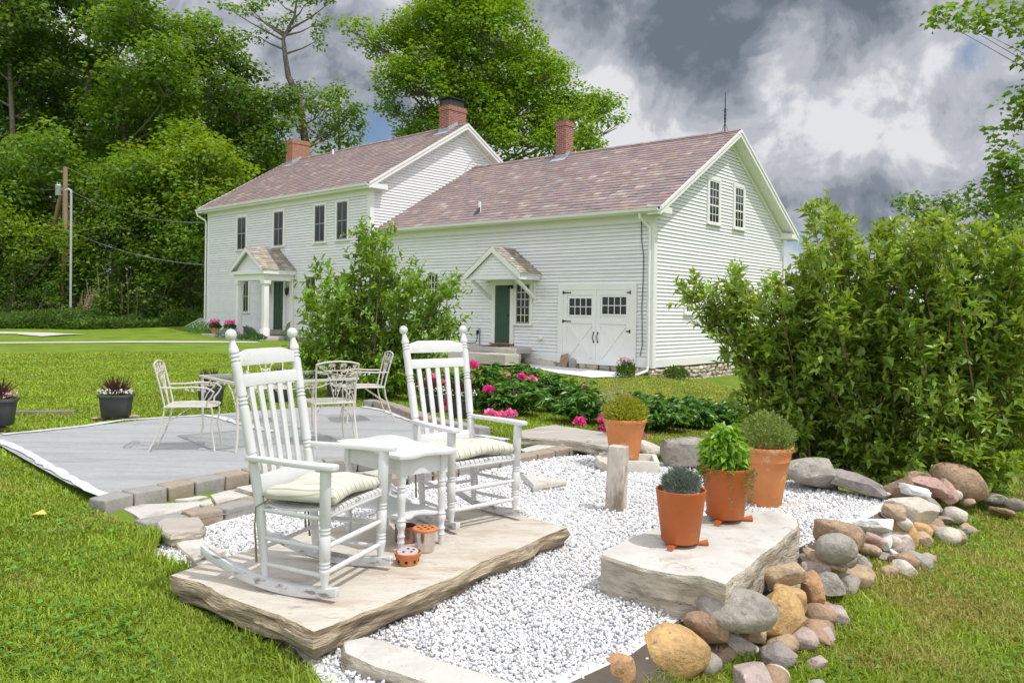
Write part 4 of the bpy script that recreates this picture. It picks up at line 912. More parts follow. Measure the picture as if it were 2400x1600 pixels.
    for k in range(n):                                   # woven splint seat, running front to back, dished
        x0 = -.235 + .47 * k / n; x1 = x0 + .47 / n - .007; sc = lambda x, y: x * (1 - .16 * (.20 - y) / .4)
        vs = []; ys = [-.17, -.08, .02, .12, .195, .212, .214]; zs_ = [.395, .380, .382, .396, .408, .400, .384]
        for y, z in zip(ys, zs_): vs += [(sc(x0, y), y, z), (sc(x1, y), y, z), (sc(x1, y), y - (.01 if y > .2 else 0), z - .010), (sc(x0, y), y - (.01 if y > .2 else 0), z - .010)]
        m_ = len(ys); st.add(vs, [(4 * i + q, 4 * i + (q + 1) % 4, 4 * i + 4 + (q + 1) % 4, 4 * i + 4 + q) for i in range(m_ - 1) for q in range(4)] + [(3, 2, 1, 0), tuple(4 * (m_ - 1) + q for q in range(4))])
    st.build('seat', M('worn_seat_splint', (.62, .62, .60), .55, var=.1, stain=(.22, .19, .16), stain_scale=16, stain_amt=.9, thr=(.58, .64)) if 'worn_seat_splint' not in bpy.data.materials else bpy.data.materials['worn_seat_splint'], root)
    f = [(s, Vector((s * .255, .202, 0))) for s in (-1, 1)]
    def rung(p, q, r=.0095): m = MB(); m.turned(p, q, [(0, r * .8), (.15, r), (.5, r * 1.12), (.85, r), (1, r * .8)], 10); m.build('rung', CHAIRW, root, smooth=True)
    rung((-.255, .203, .375), (.255, .203, .375), .011); rung((-.25, .202, .24), (.25, .202, .24), .012); rung((-.25, .201, .125), (.25, .201, .125), .012)
    rung((-.21, -.17, .36), (.21, -.17, .36)); rung((-.205, -.155, .19), (.205, -.155, .19))
    for s in (-1, 1):
        for z in (.365, .235, .115): b_ = post_pt(s, z); rung(b_, (s * .253, .202, z))
    return root
rc1 = make_rocker('white rocking chair nearest the lawn, bark-worn curved rocker showing')
rc2 = copy_tree(rc1); rc2['label'] = 'white rocking chair turned toward the camera, before the pink peonies'
rc1.location = (-.915, 3.895, 0); rc1.rotation_euler = (0, 0, R(-20 - 90))
rc2.location = (-.285, 5.06, 0); rc2.rotation_euler = (0, 0, R(-48 - 90))
CUSH = M('striped_cushion_fabric', (.72, .70, .58), .9, bump=.0015, bscale=120)
def stripes(m):
    nt = m.node_tree; N = nt.nodes; L = nt.links; tc = N.new('ShaderNodeTexCoord'); sp = N.new('ShaderNodeSeparateXYZ'); L.new(tc.outputs['Object'], sp.inputs[0])
    mu = N.new('ShaderNodeMath'); mu.operation = 'MULTIPLY'; mu.inputs[1].default_value = 1 / .085; L.new(sp.outputs[0], mu.inputs[0])
    fr_ = N.new('ShaderNodeMath'); fr_.operation = 'FRACT'; L.new(mu.outputs[0], fr_.inputs[0]); rp = N.new('ShaderNodeValToRGB'); cr = rp.color_ramp; cr.interpolation = 'CONSTANT'
    cs = [(0, (0.607, 0.590, 0.508)), (.18, (0.361, 0.377, 0.246)), (.27, (0.623, 0.607, 0.541)), (.40, (0.476, 0.476, 0.328)), (.46, (0.640, 0.623, 0.558)), (.62, (0.394, 0.410, 0.295)), (.68, (0.574, 0.541, 0.394)), (.82, (0.640, 0.631, 0.574))]
    cr.elements[0].color = (*cs[0][1], 1); cr.elements[1].position = cs[1][0]; cr.elements[1].color = (*cs[1][1], 1)
    for p, c in cs[2:]: e = cr.elements.new(p); e.color = (*c, 1)
    L.new(fr_.outputs[0], rp.inputs[0]); L.new(rp.outputs[0], N['Principled BSDF'].inputs['Base Color'])
stripes(CUSH)
def cushion(label, par, seed):
    n = 28; V = []; rs = random.Random(seed); hw, hd = .225, .19
    for side in (1, -1):
        for i in range(n + 1):
            for j in range(n + 1):
                a, b = -1 + 2 * i / n, -1 + 2 * j / n
                r = max(abs(a), abs(b)); edge = (1 - r ** 3.2); t = .060 * max(0, edge) ** .42
                if side == 1: t += .014 * edge * math.cos(a * 5.2 + seed) * math.cos(b * 4.4 + seed * 2); t -= .030 * math.exp(-((a - .1) ** 2 + (b + .05) ** 2) / .05)
                pin = 1 + .06 * (abs(a) * abs(b)) ** 2
                V.append((a * hw * pin * (1 - .12 * (1 - b) / 2), b * hd * pin, side * t * (1 if side == 1 else .5) + .010 * math.sin(a * 3 + seed) * b))
    N_ = (n + 1) ** 2; F = []
    for i in range(n):
        for j in range(n):
            k = i * (n + 1) + j; F.append((k, k + n + 1, k + n + 2, k + 1)); F.append((N_ + k, N_ + k + 1, N_ + k + n + 2, N_ + k + n + 1))
    o = raw_mesh('cushion', V, F, CUSH, smooth=True); bm = bmesh.new(); bm.from_mesh(o.data); bmesh.ops.remove_doubles(bm, verts=bm.verts, dist=.0015); bm.to_mesh(o.data); bm.free()
    tag(o, label, 'cushion', 'striped seat cushions'); mt = Matrix.Translation(par.location) @ Matrix.Rotation(par.rotation_euler.z, 4, 'Z') @ Matrix.Translation((.0, .02, .432)) @ Matrix.Rotation(R(3), 4, 'X') @ Matrix.Rotation(R(4 if seed == 1 else -3), 4, 'Z')
    o.matrix_world = mt
    cord = M('olive_tie_cord', (.20, .17, .10), .9) if 'olive_tie_cord' not in bpy.data.materials else bpy.data.materials['olive_tie_cord']
    for s in (-1, 1):
        for d in (0, .03):
            t = MB(); t.tube([(s * .19, -.17, -.01), (s * (.20 + d), -.215, -.04), (s * (.205 + d), -.22, -.12), (s * (.20 + d * 1.2), -.215, -.26 - d)], [.003, .003, .004, .006], 6); t.build('tie', cord, o)
cushion('pale striped cushion on the rocking chair nearest the lawn', rc1, 1)
cushion('cream and green striped cushion on the rocking chair before the peonies', rc2, 2.3)

# white side table
def side_table():
    t = empty('side_table', (-.655, 4.62, 0), R(-47.5), 'white wooden side table between the two rocking chairs', 'side table')
    def outline(hw, hd, amp):
        pts = []; n = 14
        for k in range(n): a = -1 + 2 * k / n; pts.append((a * hw, -hd + amp * math.cos(a * math.pi * 1.5) * (1 - a ** 6)))
        for k in range(n): a = -1 + 2 * k / n; pts.append((hw - amp * .8 * math.cos(a * math.pi * 1.5) * (1 - a ** 6), a * hd))
        for k in range(n): a = 1 - 2 * k / n; pts.append((a * hw, hd - amp * math.cos(a * math.pi * 1.5) * (1 - a ** 6)))
        for k in range(n): a = 1 - 2 * k / n; pts.append((-hw + amp * .8 * math.cos(a * math.pi * 1.5) * (1 - a ** 6), a * hd))
        return pts
    m = MB(); m.prism([(x, y, .508) for x, y in outline(.325, .19, .022)], (0, 0, .022)); m.build('tabletop', CHAIRW, t, bevel=.005)
    m = MB(); m.prism([(x, y, .17) for x, y in outline(.25, .135, .03)], (0, 0, .014)); m.build('shelf', CHAIRW, t, bevel=.004)
    lx, ly = .265, .135
    for s in (-1, 1):
        m = MB(); m.box(-lx + .022, lx - .022, s * ly - .009, s * ly + .009, .41, .507); m.box(-lx + .022, lx - .022, s * (ly + .009), s * (ly + .012), .425, .44) if s == 1 else m.box(-lx + .022, lx - .022, s * ly - .012, s * ly - .009, .425, .44); m.build('apron', CHAIRW, t)
        m = MB(); m.box(s * lx - .009, s * lx + .009, -ly + .022, ly - .022, .41, .507); m.build('apron', CHAIRW, t)
    for sx in (-1, 1):
        for sy in (-1, 1):
            m = MB(); m.cbox((sx * lx, sy * ly, .453), (.044, .044, .108))
            prof = [(0, .014), (.03, .017), (.10, .016), (.14, .021), (.15, .018), (.20, .018), (.22, .022), (.24, .018), (.30, .017), (.34, .024), (.38, .026), (.41, .020), (.43, .025), (.45, .019), (.50, .018), (.70, .023), (.78, .025), (.80, .020), (.83, .025), (.86, .020), (.88, .025), (.91, .020), (.94, .024), (1, .022)]
            m.turned((sx * lx, sy * ly, 0), (sx * lx, sy * ly, .40), prof, 14); m.build('leg', CHAIRW, t, smooth=True, angle=45)
side_table()

# citronella pots by the table
TERRA = M('orange_terracotta', (.56, .19, .06), .75, var=.12, vscale=6, bump=.002, bscale=50, stain=(.60, .30, .15), stain_scale=4, stain_amt=.35)
TERRA_PALE = M('chalky_terracotta', (.60, .225, .075), .85, var=.12, vscale=5, bump=.002, bscale=40, stain=(.62, .37, .21), stain_scale=3.4, stain_amt=.7, thr=(.52, .72), specks=[((.64, .50, .38), 9, .55, .60), ((.34, .13, .05), 16, .4, .62)])
TERRA_DEEP = M('deep_glazed_orange', (.44, .105, .018), .55, var=.14, vscale=2.2, bump=.0012, bscale=60, stain=(.50, .17, .05), stain_scale=3, stain_amt=.6, specks=[((.50, .17, .05), 5, .5, .55), ((.30, .07, .015), 9, .35, .60), ((.58, .38, .25), 26, .3, .68)])
WAX = M('pale_violet_wax', (.48, .40, .42), .6, var=.1); HOLE = M('dark_hole', (.03, .02, .015), .9)
SILVER = M('silvered_glass', (.62, .56, .55), .12, var=.1, metal=.85); COPPER = M('rose_copper_tin', (.42, .22, .20), .25, var=.15, metal=.7)
def holes(m, pts, r): 
    for x, y, z in pts: m.lathe([(r, 0), (r, .0015)], 10, (x, y, z))
c = empty('candle_jar', (-.45, 4.37, 0), 0, 'silvery glass candle jar with a pierced orange lid', 'candle jar')
m = MB(); m.lathe([(.040, .0), (.048, .004), (.060, .10), (.061, .112), (.058, .112), (.050, .01)], 28, close=False); m.lathe([(.046, .002), (.046, .004)], 20); m.build('jar', SILVER, c, smooth=True, angle=50)
m = MB(); m.lathe([(.066, .112), (.070, .114), (.070, .124), (.064, .128), (.001, .128)], 28); lid = m.build('lid', TERRA, c, smooth=True, angle=30)
m = MB(); holes(m, [(0, 0, .128)] + [(.038 * math.cos(a), .038 * math.sin(a), .128) for a in [k * math.pi / 3 for k in range(6)]], .009); m.build('lid_holes', HOLE, lid)
c = empty('candle_bowl', (-.515, 4.15, 0), 0, 'orange pierced candle bowl on the slab with a violet wax lid', 'candle bowl')
m = MB(); m.lathe([(.045, 0), (.052, .003), (.060, .035), (.066, .040), (.070, .062), (.066, .064), (.060, .045), (.052, .02)], 28, close=False); m.lathe([(.05, .015), (.05, .017)], 20); bw = m.build('bowl', TERRA, c, smooth=True, angle=45)
m = MB()
for k in range(8):
    a = 2 * math.pi * k / 8; p = Vector((math.cos(a), math.sin(a), 0)); m.turned(p * .050 + Vector((0, 0, .022)), p * .0590 + Vector((0, 0, .021)), [(0, .008), (1, .008)], 10)
m.build('bowl_holes', HOLE, bw)
m = MB(Matrix.Translation((.0, .0, .055)) @ Matrix.Rotation(R(9), 4, 'X')); m.lathe([(.050, 0), (.054, .004), (.054, .010), (.001, .014)], 24); wl = m.build('wax_lid', WAX, c, smooth=True, angle=30)
m = MB(Matrix.Translation((.0, .0, .055)) @ Matrix.Rotation(R(9), 4, 'X')); holes(m, [(.0, .02, .0135), (.02, -.012, .0125), (-.02, -.015, .0125), (.028, .015, .0118)], .007); m.build('lid_holes', HOLE, wl)
c = empty('copper_tin', (-.58, 4.55, 0), .3, 'rose copper tin in the shade behind the table leg', 'tin')
m = MB(); m.lathe([(.055, 0), (.06, .004), (.058, .085), (.062, .09), (.055, .09), (.052, .02)], 24, close=False); m.lathe([(.054, .04), (.054, .042)], 20); m.build('tin_body', COPPER, c, smooth=True, angle=45)
# ------------------------------------------------------------------ rocks
def _ico(n):
    bm = bmesh.new(); bmesh.ops.create_icosphere(bm, subdivisions=n, radius=1.0); bm.verts.index_update()
    r = np.array([v.co[:] for v in bm.verts]), np.array([[v.index for v in f.verts] for f in bm.faces]); bm.free(); return r
ICO = _ico(4)
def snoise(P, seed, f):
    rs = np.random.RandomState(seed); out = np.zeros(len(P))
    for k in range(6):
        d = rs.randn(3); d /= np.linalg.norm(d); out += np.sin(P @ d * f * rs.uniform(.6, 1.5) + rs.uniform(0, 6.3)) / 6
    return out
RCOL = {'golden': (0.550, 0.346, 0.147), 'tan': (0.474, 0.346, 0.224), 'brown': (0.371, 0.250, 0.160), 'grey': (.365, .335, .285), 'pale': (0.602, 0.538, 0.448), 'white': (0.742, 0.730, 0.691), 'pink': (0.448, 0.352, 0.314), 'orange': (0.512, 0.288, 0.141), 'red': (0.486, 0.307, 0.256), 'dark': (0.307, 0.269, 0.243)}
RMAT = {k: M(k + '_fieldstone', c, (.85), var=.38, vscale=18, bump=.018, bscale=26, stain=tuple(t * (.45 if k not in ('white', 'pale') else .7) for t in c), stain_scale=9, stain_amt=.8, thr=(.49, .62), specks=[(tuple(min(.7, t * 1.5) for t in c), 14, .55, .60), ((.09, .075, .06), 20, .6, .62), ((.30, .30, .24), 11, .4, .63)]) for k, c in RCOL.items()}
def rock(name, loc, size, rot, col, ang, label, seed, cat='rock', group=None):
    V, F = ICO; rs = np.random.RandomState(seed); V = V.copy()
    blk = any(w_ in label for w_ in ('squared', 'broad brown', 'block', 'slab', 'plank', 'half hidden behind the basil')); ang = ang if ang < .26 else min(.95, ang + .22)
    V = V * (1 + .22 * snoise(V, seed, 2.0) + .09 * snoise(V, seed + 7, 4.5))[:, None]
    V = np.sign(V) * np.abs(V) ** (.42 if blk else 1 - .28 * ang)
    for k in range(int(4 + ang * 16)):
        n = rs.randn(3); n /= np.linalg.norm(n); d = rs.uniform(.62, .86) if ang > .4 else rs.uniform(.78, .92)
        t = V @ n - d; m = t > 0; V[m] -= np.outer(t[m] * (.92 if ang > .3 else .6), n)
    V = V * (1 + .016 * snoise(V, seed + 3, 14) + .012 * snoise(V, seed + 5, 30))[:, None]
    ext = V.max(0) - V.min(0); V = (V - (V.max(0) + V.min(0)) / 2) / ext * np.array(size)
    o = raw_mesh(name, V, F, RMAT[col], smooth=True); o.location = loc; o.rotation_euler = rot
    if ang > .3:
        bm = bmesh.new(); bm.from_mesh(o.data)
        for e in bm.edges:
            if len(e.link_faces) == 2 and e.calc_face_angle(0) > R(30): e.smooth = False
        bm.to_mesh(o.data); bm.free()
    return tag(o, label, cat, group)
PILE = 'fieldstones of the pile edging the gravel'
# pixel centre, pixel width and height, level of the centre, colour, angularity, roll in the picture plane, label
ROCKS = [
 (1571, 1529, 172, 132, -.20, 'golden', .05, 0, 'large smooth golden boulder at the near end of the stone pile'),
 (1722, 1426, 186, 108, -.06, 'grey', .22, 4, 'large flat grey-green boulder lying on other stones behind the golden boulder'),
 (1830, 1456, 110, 146, -.18, 'golden', .3, -35, 'big orange-golden stone under the right end of the flat grey-green boulder'),
 (1660, 1466, 106, 84, -.13, 'brown', .5, 12, 'angular brown stone wedged between the golden and the grey-green boulders'),
 (1694, 1548, 92, 78, -.30, 'tan', .45, -25, 'brown blocky stone touching the right side of the golden boulder'),
 (1738, 1521, 96, 60, -.27, 'pale', .35, -22, 'pale pink-flecked long stone right of the golden boulder'),
 (1764, 1483, 56, 54, -.20, 'tan', .4, 0, 'small light tan stone below the flat grey-green boulder'),
 (1826, 1539, 80, 54, -.38, 'pink', .2, -12, 'violet-grey rounded stone right of the pale long stone'),
 (1888, 1562, 52, 54, -.44, 'white', .3, 0, 'small white stone in the grass on the outer side of the pile'),
 (1448, 1572, 84, 84, -.18, 'orange', .15, 30, 'orange-brown stone cut by the bottom of the picture'),
 (1530, 1600, 80, 40, -.30, 'tan', .3, 5, 'tan stone under the large golden boulder'),
 (1660, 1588, 54, 42, -.38, 'grey', .4, 10, 'small grey speckled stone under the brown blocky stone'),
 (1700, 1596, 40, 34, -.40, 'pale', .2, 0, 'small cream stone at the foot of the brown blocky stone'),
 (1745, 1588, 46, 36, -.42, 'dark', .5, -20, 'dark brown broken stone in the grass at the foot of the pile'),
 (1839, 1348, 98, 66, -.05, 'tan', .5, 10, 'blocky pinkish-tan stone beside the corner of the white slab'),
 (1850, 1408, 76, 66, -.13, 'golden', .2, -10, 'rounded golden-brown stone below the blocky pinkish-tan one'),
 (1902, 1382, 52, 84, -.14, 'orange', .3, 15, 'upright orange-brown stone right of the rounded golden-brown one'),
 (1944, 1372, 74, 66, -.18, 'grey', .3, -8, 'smooth grey stone right of the upright orange-brown one'),
 (1912, 1332, 64, 44, -.12, 'pink', .3, 0, 'rounded pinkish stone behind the smooth grey one'),
 (1944, 1436, 92, 52, -.30, 'tan', .55, -18, 'two-toned tan wedge stone lying in the grass below the golden-brown one'),
 (1926, 1474, 118, 56, -.36, 'pink', .15, -32, 'long pinkish-grey stone sloping down into the grass'),
 (1876, 1462, 44, 46, -.30, 'grey', .3, 0, 'small mauve-grey stone above the long sloping pinkish one'),
 (1960, 1286, 88, 78, -.0, 'grey', .25, 0, 'round mottled grey stone at the crest of the pile'),
 (1968, 1250, 108, 66, .0, 'brown', .2, -8, 'broad brown stone behind the round mottled grey one'),
 (1932, 1318, 98, 40, -.10, 'tan', .7, -22, 'tan slab-like stone leaning below the round mottled grey one'),
 (2013, 1364, 112, 52, -.28, 'pale', .75, -38, 'long beige plank-shaped stone pointing down the lawn'),
 (2008, 1324, 60, 58, -.20, 'grey', .4, -20, 'grey stone above the beige plank-shaped stone'),
 (1992, 1316, 30, 30, -.10, 'dark', .6, 0, 'small craggy grey stone against the round mottled one'),
 (2041, 1288, 48, 34, -.16, 'tan', .2, -10, 'small tan-grey stone right of the round mottled one'),
 (2047, 1232, 90, 44, -.04, 'white', .75, 6, 'white layered marble block on the crest of the pile'),
 (2118, 1252, 62, 92, -.16, 'golden', .05, 42, 'smooth yellow-tan egg-shaped stone leaning on the slope of the pile'),
 (2096, 1201, 54, 46, .0, 'tan', .5, 0, 'small tan angular stone on top of the pale rock'),
 (2134, 1194, 124, 72, -.06, 'pale', .6, -6, 'large pale angular rock right of the white marble block'),
 (2120, 1226, 38, 32, -.06, 'pale', .05, -20, 'small cream egg stone below the large pale angular rock'),
 (2157, 1243, 54, 42, -.16, 'golden', .35, -10, 'pale yellow stone right of the cream egg stone'),
 (2192, 1245, 46, 32, -.22, 'tan', .1, -25, 'smooth tan stone at the outer end beside the pale yellow one'),
 (2048, 1264, 44, 30, -.10, 'red', .2, -15, 'dark red stone under the white layered marble block'),
 (2072, 1266, 40, 42, -.12, 'white', .3, -30, 'white rounded stone beside the dark red one'),
 (2094, 1270, 42, 40, -.16, 'pale', .25, 0, 'cream stone below the yellow-tan egg-shaped one'),
 (2088, 1300, 56, 36, -.22, 'white', .4, -35, 'white sharp stone at the foot of the slope under the cream one'),
 (2124, 1300, 52, 34, -.24, 'tan', .2, 0, 'pinkish-tan stone beside the white sharp one in the grass'),
 (2180, 1312, 90, 40, -.32, 'pale', .2, -15, 'long grey-cream stone sunk in the grass'),
 (2208, 1301, 48, 32, -.32, 'tan', .1, -8, 'small round tan stone beyond the long grey-cream one'),
 (2236, 1208, 58, 48, -.22, 'pale', .25, 0, 'grey-cream rounded stone alone at the outer side by the grass'),
 (2204, 1218, 56, 24, -.24, 'pink', .3, 0, 'flat pinkish stone left of the grey-cream rounded one'),
 (2180, 1142, 98, 60, -.02, 'red', .6, -15, 'reddish-brown angular rock at the far crest of the pile'),
 (2153, 1117, 52, 32, .0, 'brown', .3, 0, 'small rust-brown stone topping the far crest'),
 (2143, 1149, 74, 32, .02, 'white', .8, -6, 'thin white marble block lying on the far crest'),
 (2100, 1150, 90, 52, -.04, 'brown', .4, 30, 'brown stone left of the thin white marble block'),
 (2052, 1164, 80, 26, -.10, 'white', .6, 22, 'sloping white flat stone between gravel and pile'),
 (2214, 1152, 48, 66, -.06, 'red', .55, 25, 'purple-brown upright stone before the big brown boulder'),
 (2178, 1178, 62, 34, -.12, 'grey', .6, -30, 'grey-brown slab chip below the reddish-brown rock'),
 (2248, 1128, 132, 92, -.06, 'brown', .15, -22, 'big rounded brown boulder at the far end by the shrubs'),
 (2302, 1134, 42, 46, -.14, 'dark', .3, 0, 'dark stone against the right side of the big brown boulder'),
 (2333, 1172, 64, 38, -.24, 'grey', .2, -5, 'smooth grey stone right of the big brown boulder'),
 (2380, 1182, 50, 34, -.24, 'dark', .2, 0, 'dark grey stone farthest right by the shrubs'),
 (2240, 1160, 30, 30, -.14, 'pale', .2, 0, 'small cream stone under the big brown boulder'),
 (2268, 1176, 34, 24, -.2, 'tan', .3, 0, 'little tan stone in the grass under the big brown boulder'),
 (2347, 1196, 56, 20, -.28, 'brown', .5, -8, 'flat brown stone in the grass below the smooth grey one'),
 (2318, 1238, 38, 24, -.36, 'tan', .3, 0, 'lone tan stone in the outer lawn'),
 (2294, 1570, 80, 26, -.62, 'grey', .5, -20, 'flat grey stone flush with the outer lawn'),
]
def put_rocks():
    for k, (u, v, w, h, zc, col, ang, roll, lab) in enumerate(ROCKS):
        zc -= .05 if u > 2040 else .02; p = gz(u, v, zc); s = p.y / FPX * (1.0 if u > 2040 else 1.07); W, H = w * s, h * s; dep = min(W, max(W * .75, H)) ; r = random.Random(k)
        # the view is from above: part of the seen height is the depth of the stone
        Hz = max(.62 * H, (H - .16 * dep) * 1.05)
        rock('fieldstone', p, (W, dep, Hz), (R(-6), R(-roll), R(r.uniform(-8, 8)) + math.atan2(-p.x, p.y)), col, ang, lab, 100 + k * 13, 'rock', PILE)
    # small filler stones that carry the pile
    path = [(.75, 3.2), (1.2, 3.85), (1.7, 4.6), (2.2, 5.2), (2.8, 5.7), (3.3, 6.3)]; r = random.Random(8)
    cols = ['tan', 'grey', 'brown', 'pale', 'pink', 'dark']
    for k in range(72):
        t = (k + .5) / 72 * 5; i = min(4, int(t)); f = t - i; x = path[i][0] + (path[i + 1][0] - path[i][0]) * f + r.uniform(-.16, .30); y = path[i][1] + (path[i + 1][1] - path[i][1]) * f + r.uniform(-.12, .12)
        s = r.uniform(.10, .22); c = r.choice(cols); z = tz(x, y)
        rock('fieldstone', (x, y, z + s * .22), (s, s * r.uniform(.7, 1), s * r.uniform(.5, .75)), (r.uniform(-.3, .3), r.uniform(-.3, .3), r.uniform(0, 3)), c, r.uniform(.05, .6), f'half-hidden {c} stone low in the pile, {ORD[k % 18]} stone of the {("near", "near middle", "far middle", "far")[k // 18]} quarter', 900 + k * 7, 'rock', PILE)
put_rocks()
# boulders behind the gravel
BL = 'boulders along the back of the gravel'
for k, (u, v, w, h, zc, dep, col, ang, roll, lab) in enumerate([
    (1640, 1066, 170, 88, -.02, .36, 'grey', .6, -6, 'squared grey boulder behind the gravel, left of the basil pot'),
    (1752, 1084, 80, 74, -.02, .36, 'grey', .6, -4, 'grey boulder half hidden behind the basil pot'),
    (1902, 1114, 140, 92, .0, .40, 'grey', .6, -4, 'broad brown-grey boulder behind the tall flared pot'),
    (2018, 1136, 136, 66, -.04, .40, 'dark', .8, -12, 'tilted dark slab boulder below the big shrub'),
    (1533, 1058, 64, 46, -.06, .25, 'pale', .5, -15, 'pale boulder between the terracotta pot and the squared grey boulder'),
    (1418, 1090, 44, 54, -.08, .20, 'pale', .6, 8, 'rough pale stone at the left end of the marble trough'),
    (1390, 1052, 70, 20, -.09, .2, 'golden', .4, 0, 'low golden stone under the front of the weathered slab'),
    (1476, 1052, 40, 26, -.09, .2, 'tan', .5, 0, 'small tan stone behind the white trough')]):
    p = gz(u, v, zc); s = p.y / FPX; W, H = w * s, h * s
    rock('boulder', p + Vector((0, dep * .25, 0)), (W * 1.05, dep, max(.1, H - .20 * dep) * 1.05), (0, R(-roll), math.atan2(-p.x, p.y)), col, ang, lab, 500 + k * 11, 'boulder', BL)

# standing stone, trough, loose marble block
p = gz(1445, 1199, GZ); 
pb = MB(); pb.prism([(-.068, -.055, -.05), (.062, -.06, -.05), (.066, .05, -.05), (-.06, .055, -.05)], (0.004, .0, .52))
po_ = pb.build('standing_stone', [M('split_marble_post', (.60, .54, .45), .85, var=.2, vscale=5, bump=.012, bscale=12, stain=(.22, .17, .11), stain_scale=3, stain_amt=.9, stretch=(2, 2, .7), thr=(.46, .6))], None, bevel=.010, seg=3)
po_.location = p + Vector((0, .05, 0)); po_.rotation_euler = (R(-2), R(1), R(-24)); tag(po_, 'upright split marble post standing in the white gravel', 'stone post')
TROUGH = M('white_marble_trough', (.68, .65, .59), .7, var=.14, vscale=6, bump=.004, bscale=30, stain=(.40, .32, .22), stain_scale=3, stain_amt=.6)
t = MB(); w, d, h, k = .54, .42, .115, .045
t.box(-w / 2, w / 2, -d / 2, -d / 2 + k, 0, h); t.box(-w / 2, w / 2, d / 2 - k, d / 2, 0, h); t.box(-w / 2, -w / 2 + k, -d / 2 + k, d / 2 - k, 0, h - .001); t.box(w / 2 - k, w / 2, -d / 2 + k, d / 2 - k, 0, h - .001); t.box(-w / 2 + k, w / 2 - k, -d / 2 + k, d / 2 - k, 0, .04)
p = gz(1549, 1110, GZ); to = t.build('stone_trough', TROUGH, None, bevel=.006); TR = p + Vector((-.26, .235, -.01)); to.location = TR; to.rotation_euler = (0, 0, R(-6)); tag(to, 'shallow white marble trough holding the flared terracotta pot', 'trough')
slab('marble_block', zpoly([(1217, 1104), (1240, 1112), (1250, 1109), (1262, 1117), (1326, 1120), (1328, 1126), (1250, 1135)], -.075), -.075, -.16, [WHITE_TOP, WHITE_TOP], 'broken L-shaped marble block lying on the white gravel', 'marble block', 40, .008, .010, .01)
g = MB(); g.lathe([(.03, 0), (.036, .05), (.033, .05), (.028, .008), (.001, .008)], 16, close=False); p = gz(1384, 1040, -.03); go = g.build('glass_cup', M('clear_votive_glass', (.75, .78, .78), .08, spec=.8), None, smooth=True); go.location = p; tag(go, 'small clear glass cup on the weathered slab edge', 'cup')

# ------------------------------------------------------------------ terracotta pots
SOIL = M('potting_soil', (.05, .035, .025), .95, var=.4, vscale=40, bump=.01, bscale=60)
def round_pot(loc, label, grit, scale=1.0):
    o = empty('plant_pot', loc, .3, label, 'plant pot', 'round orange pots on pot feet')
    m = MB(); z0 = .022; m.lathe([(.092, z0), (.098, z0 + .004), (.131, z0 + .262), (.1335, z0 + .272), (.131, z0 + .276), (.124, z0 + .274), (.120, z0 + .24)], 40, close=False); m.lathe([(.001, z0), (.092, z0)], 40, close=False); m.build('pot_body', TERRA_DEEP, o, smooth=True, angle=50)
    m = MB(); m.lathe([(.1215, z0 + .245), (.06, z0 + .250), (.001, z0 + .25)], 24, close=False); m.build('soil', grit, o)
    for k in range(3):
        a = 2 * math.pi * k / 3 + R(100); d = Vector((math.cos(a), math.sin(a), 0)); f = MB(); pts = [d * .045 + Vector((0, 0, .011)), d * .10 + Vector((0, 0, .011)), d * .130 + Vector((0, 0, .014)), d * .146 + Vector((0, 0, .017))]
        f.tube(pts, [.0105, .0105, .015, .017], 10); f.build('pot_foot', TERRA_DEEP, o, smooth=True, angle=60)
    o.scale = (scale,) * 3; return o
P1 = gz(1594, 1276, .075); P1.z = .075; round_pot(P1, 'round orange pot with grey-green lavender at the near end of the white slab', GRAVB)
P2 = gz(1700, 1219, .075); P2.z = .075; round_pot(P2, 'round orange pot of basil and trailing thyme, further back on the white slab', SOIL, 1.08)
def flared_pot(loc, label, band, rz=0.0):
    o = empty('plant_pot', loc, rz, label, 'plant pot', 'flared terracotta pots')
    m = MB(); pr = [(.118, 0), (.122, .004), (.138, .12), (.160, .26), (.182, .36), (.193, .395), (.203, .405), (.206, .418), (.203, .432), (.192, .436), (.182, .42), (.176, .38)]
    if band: pr = [(.118, 0), (.122, .004), (.138, .12), (.160, .25), (.176, .325), (.179, .328), (.180, .335), (.179, .34), (.191, .39), (.203, .405), (.206, .418), (.203, .432), (.192, .436), (.182, .42), (.176, .38)]
    m.lathe(pr, 48, close=False); m.build('pot_body', TERRA_PALE, o, smooth=True, angle=50)
    m = MB(); m.lathe([(.178, .385), (.09, .395), (.001, .395)], 24, close=False); m.build('soil', SOIL, o); return o
P3 = Vector((TR.x - .04, TR.y - .02, TR.z + .041)); flared_pot(P3, 'flared terracotta pot with golden herbs standing in the marble trough', False)
P4 = gz(1792, 1180, -.112); flared_pot(P4, 'flared terracotta pot with oregano on a thin stone at the right', True, 1.0)

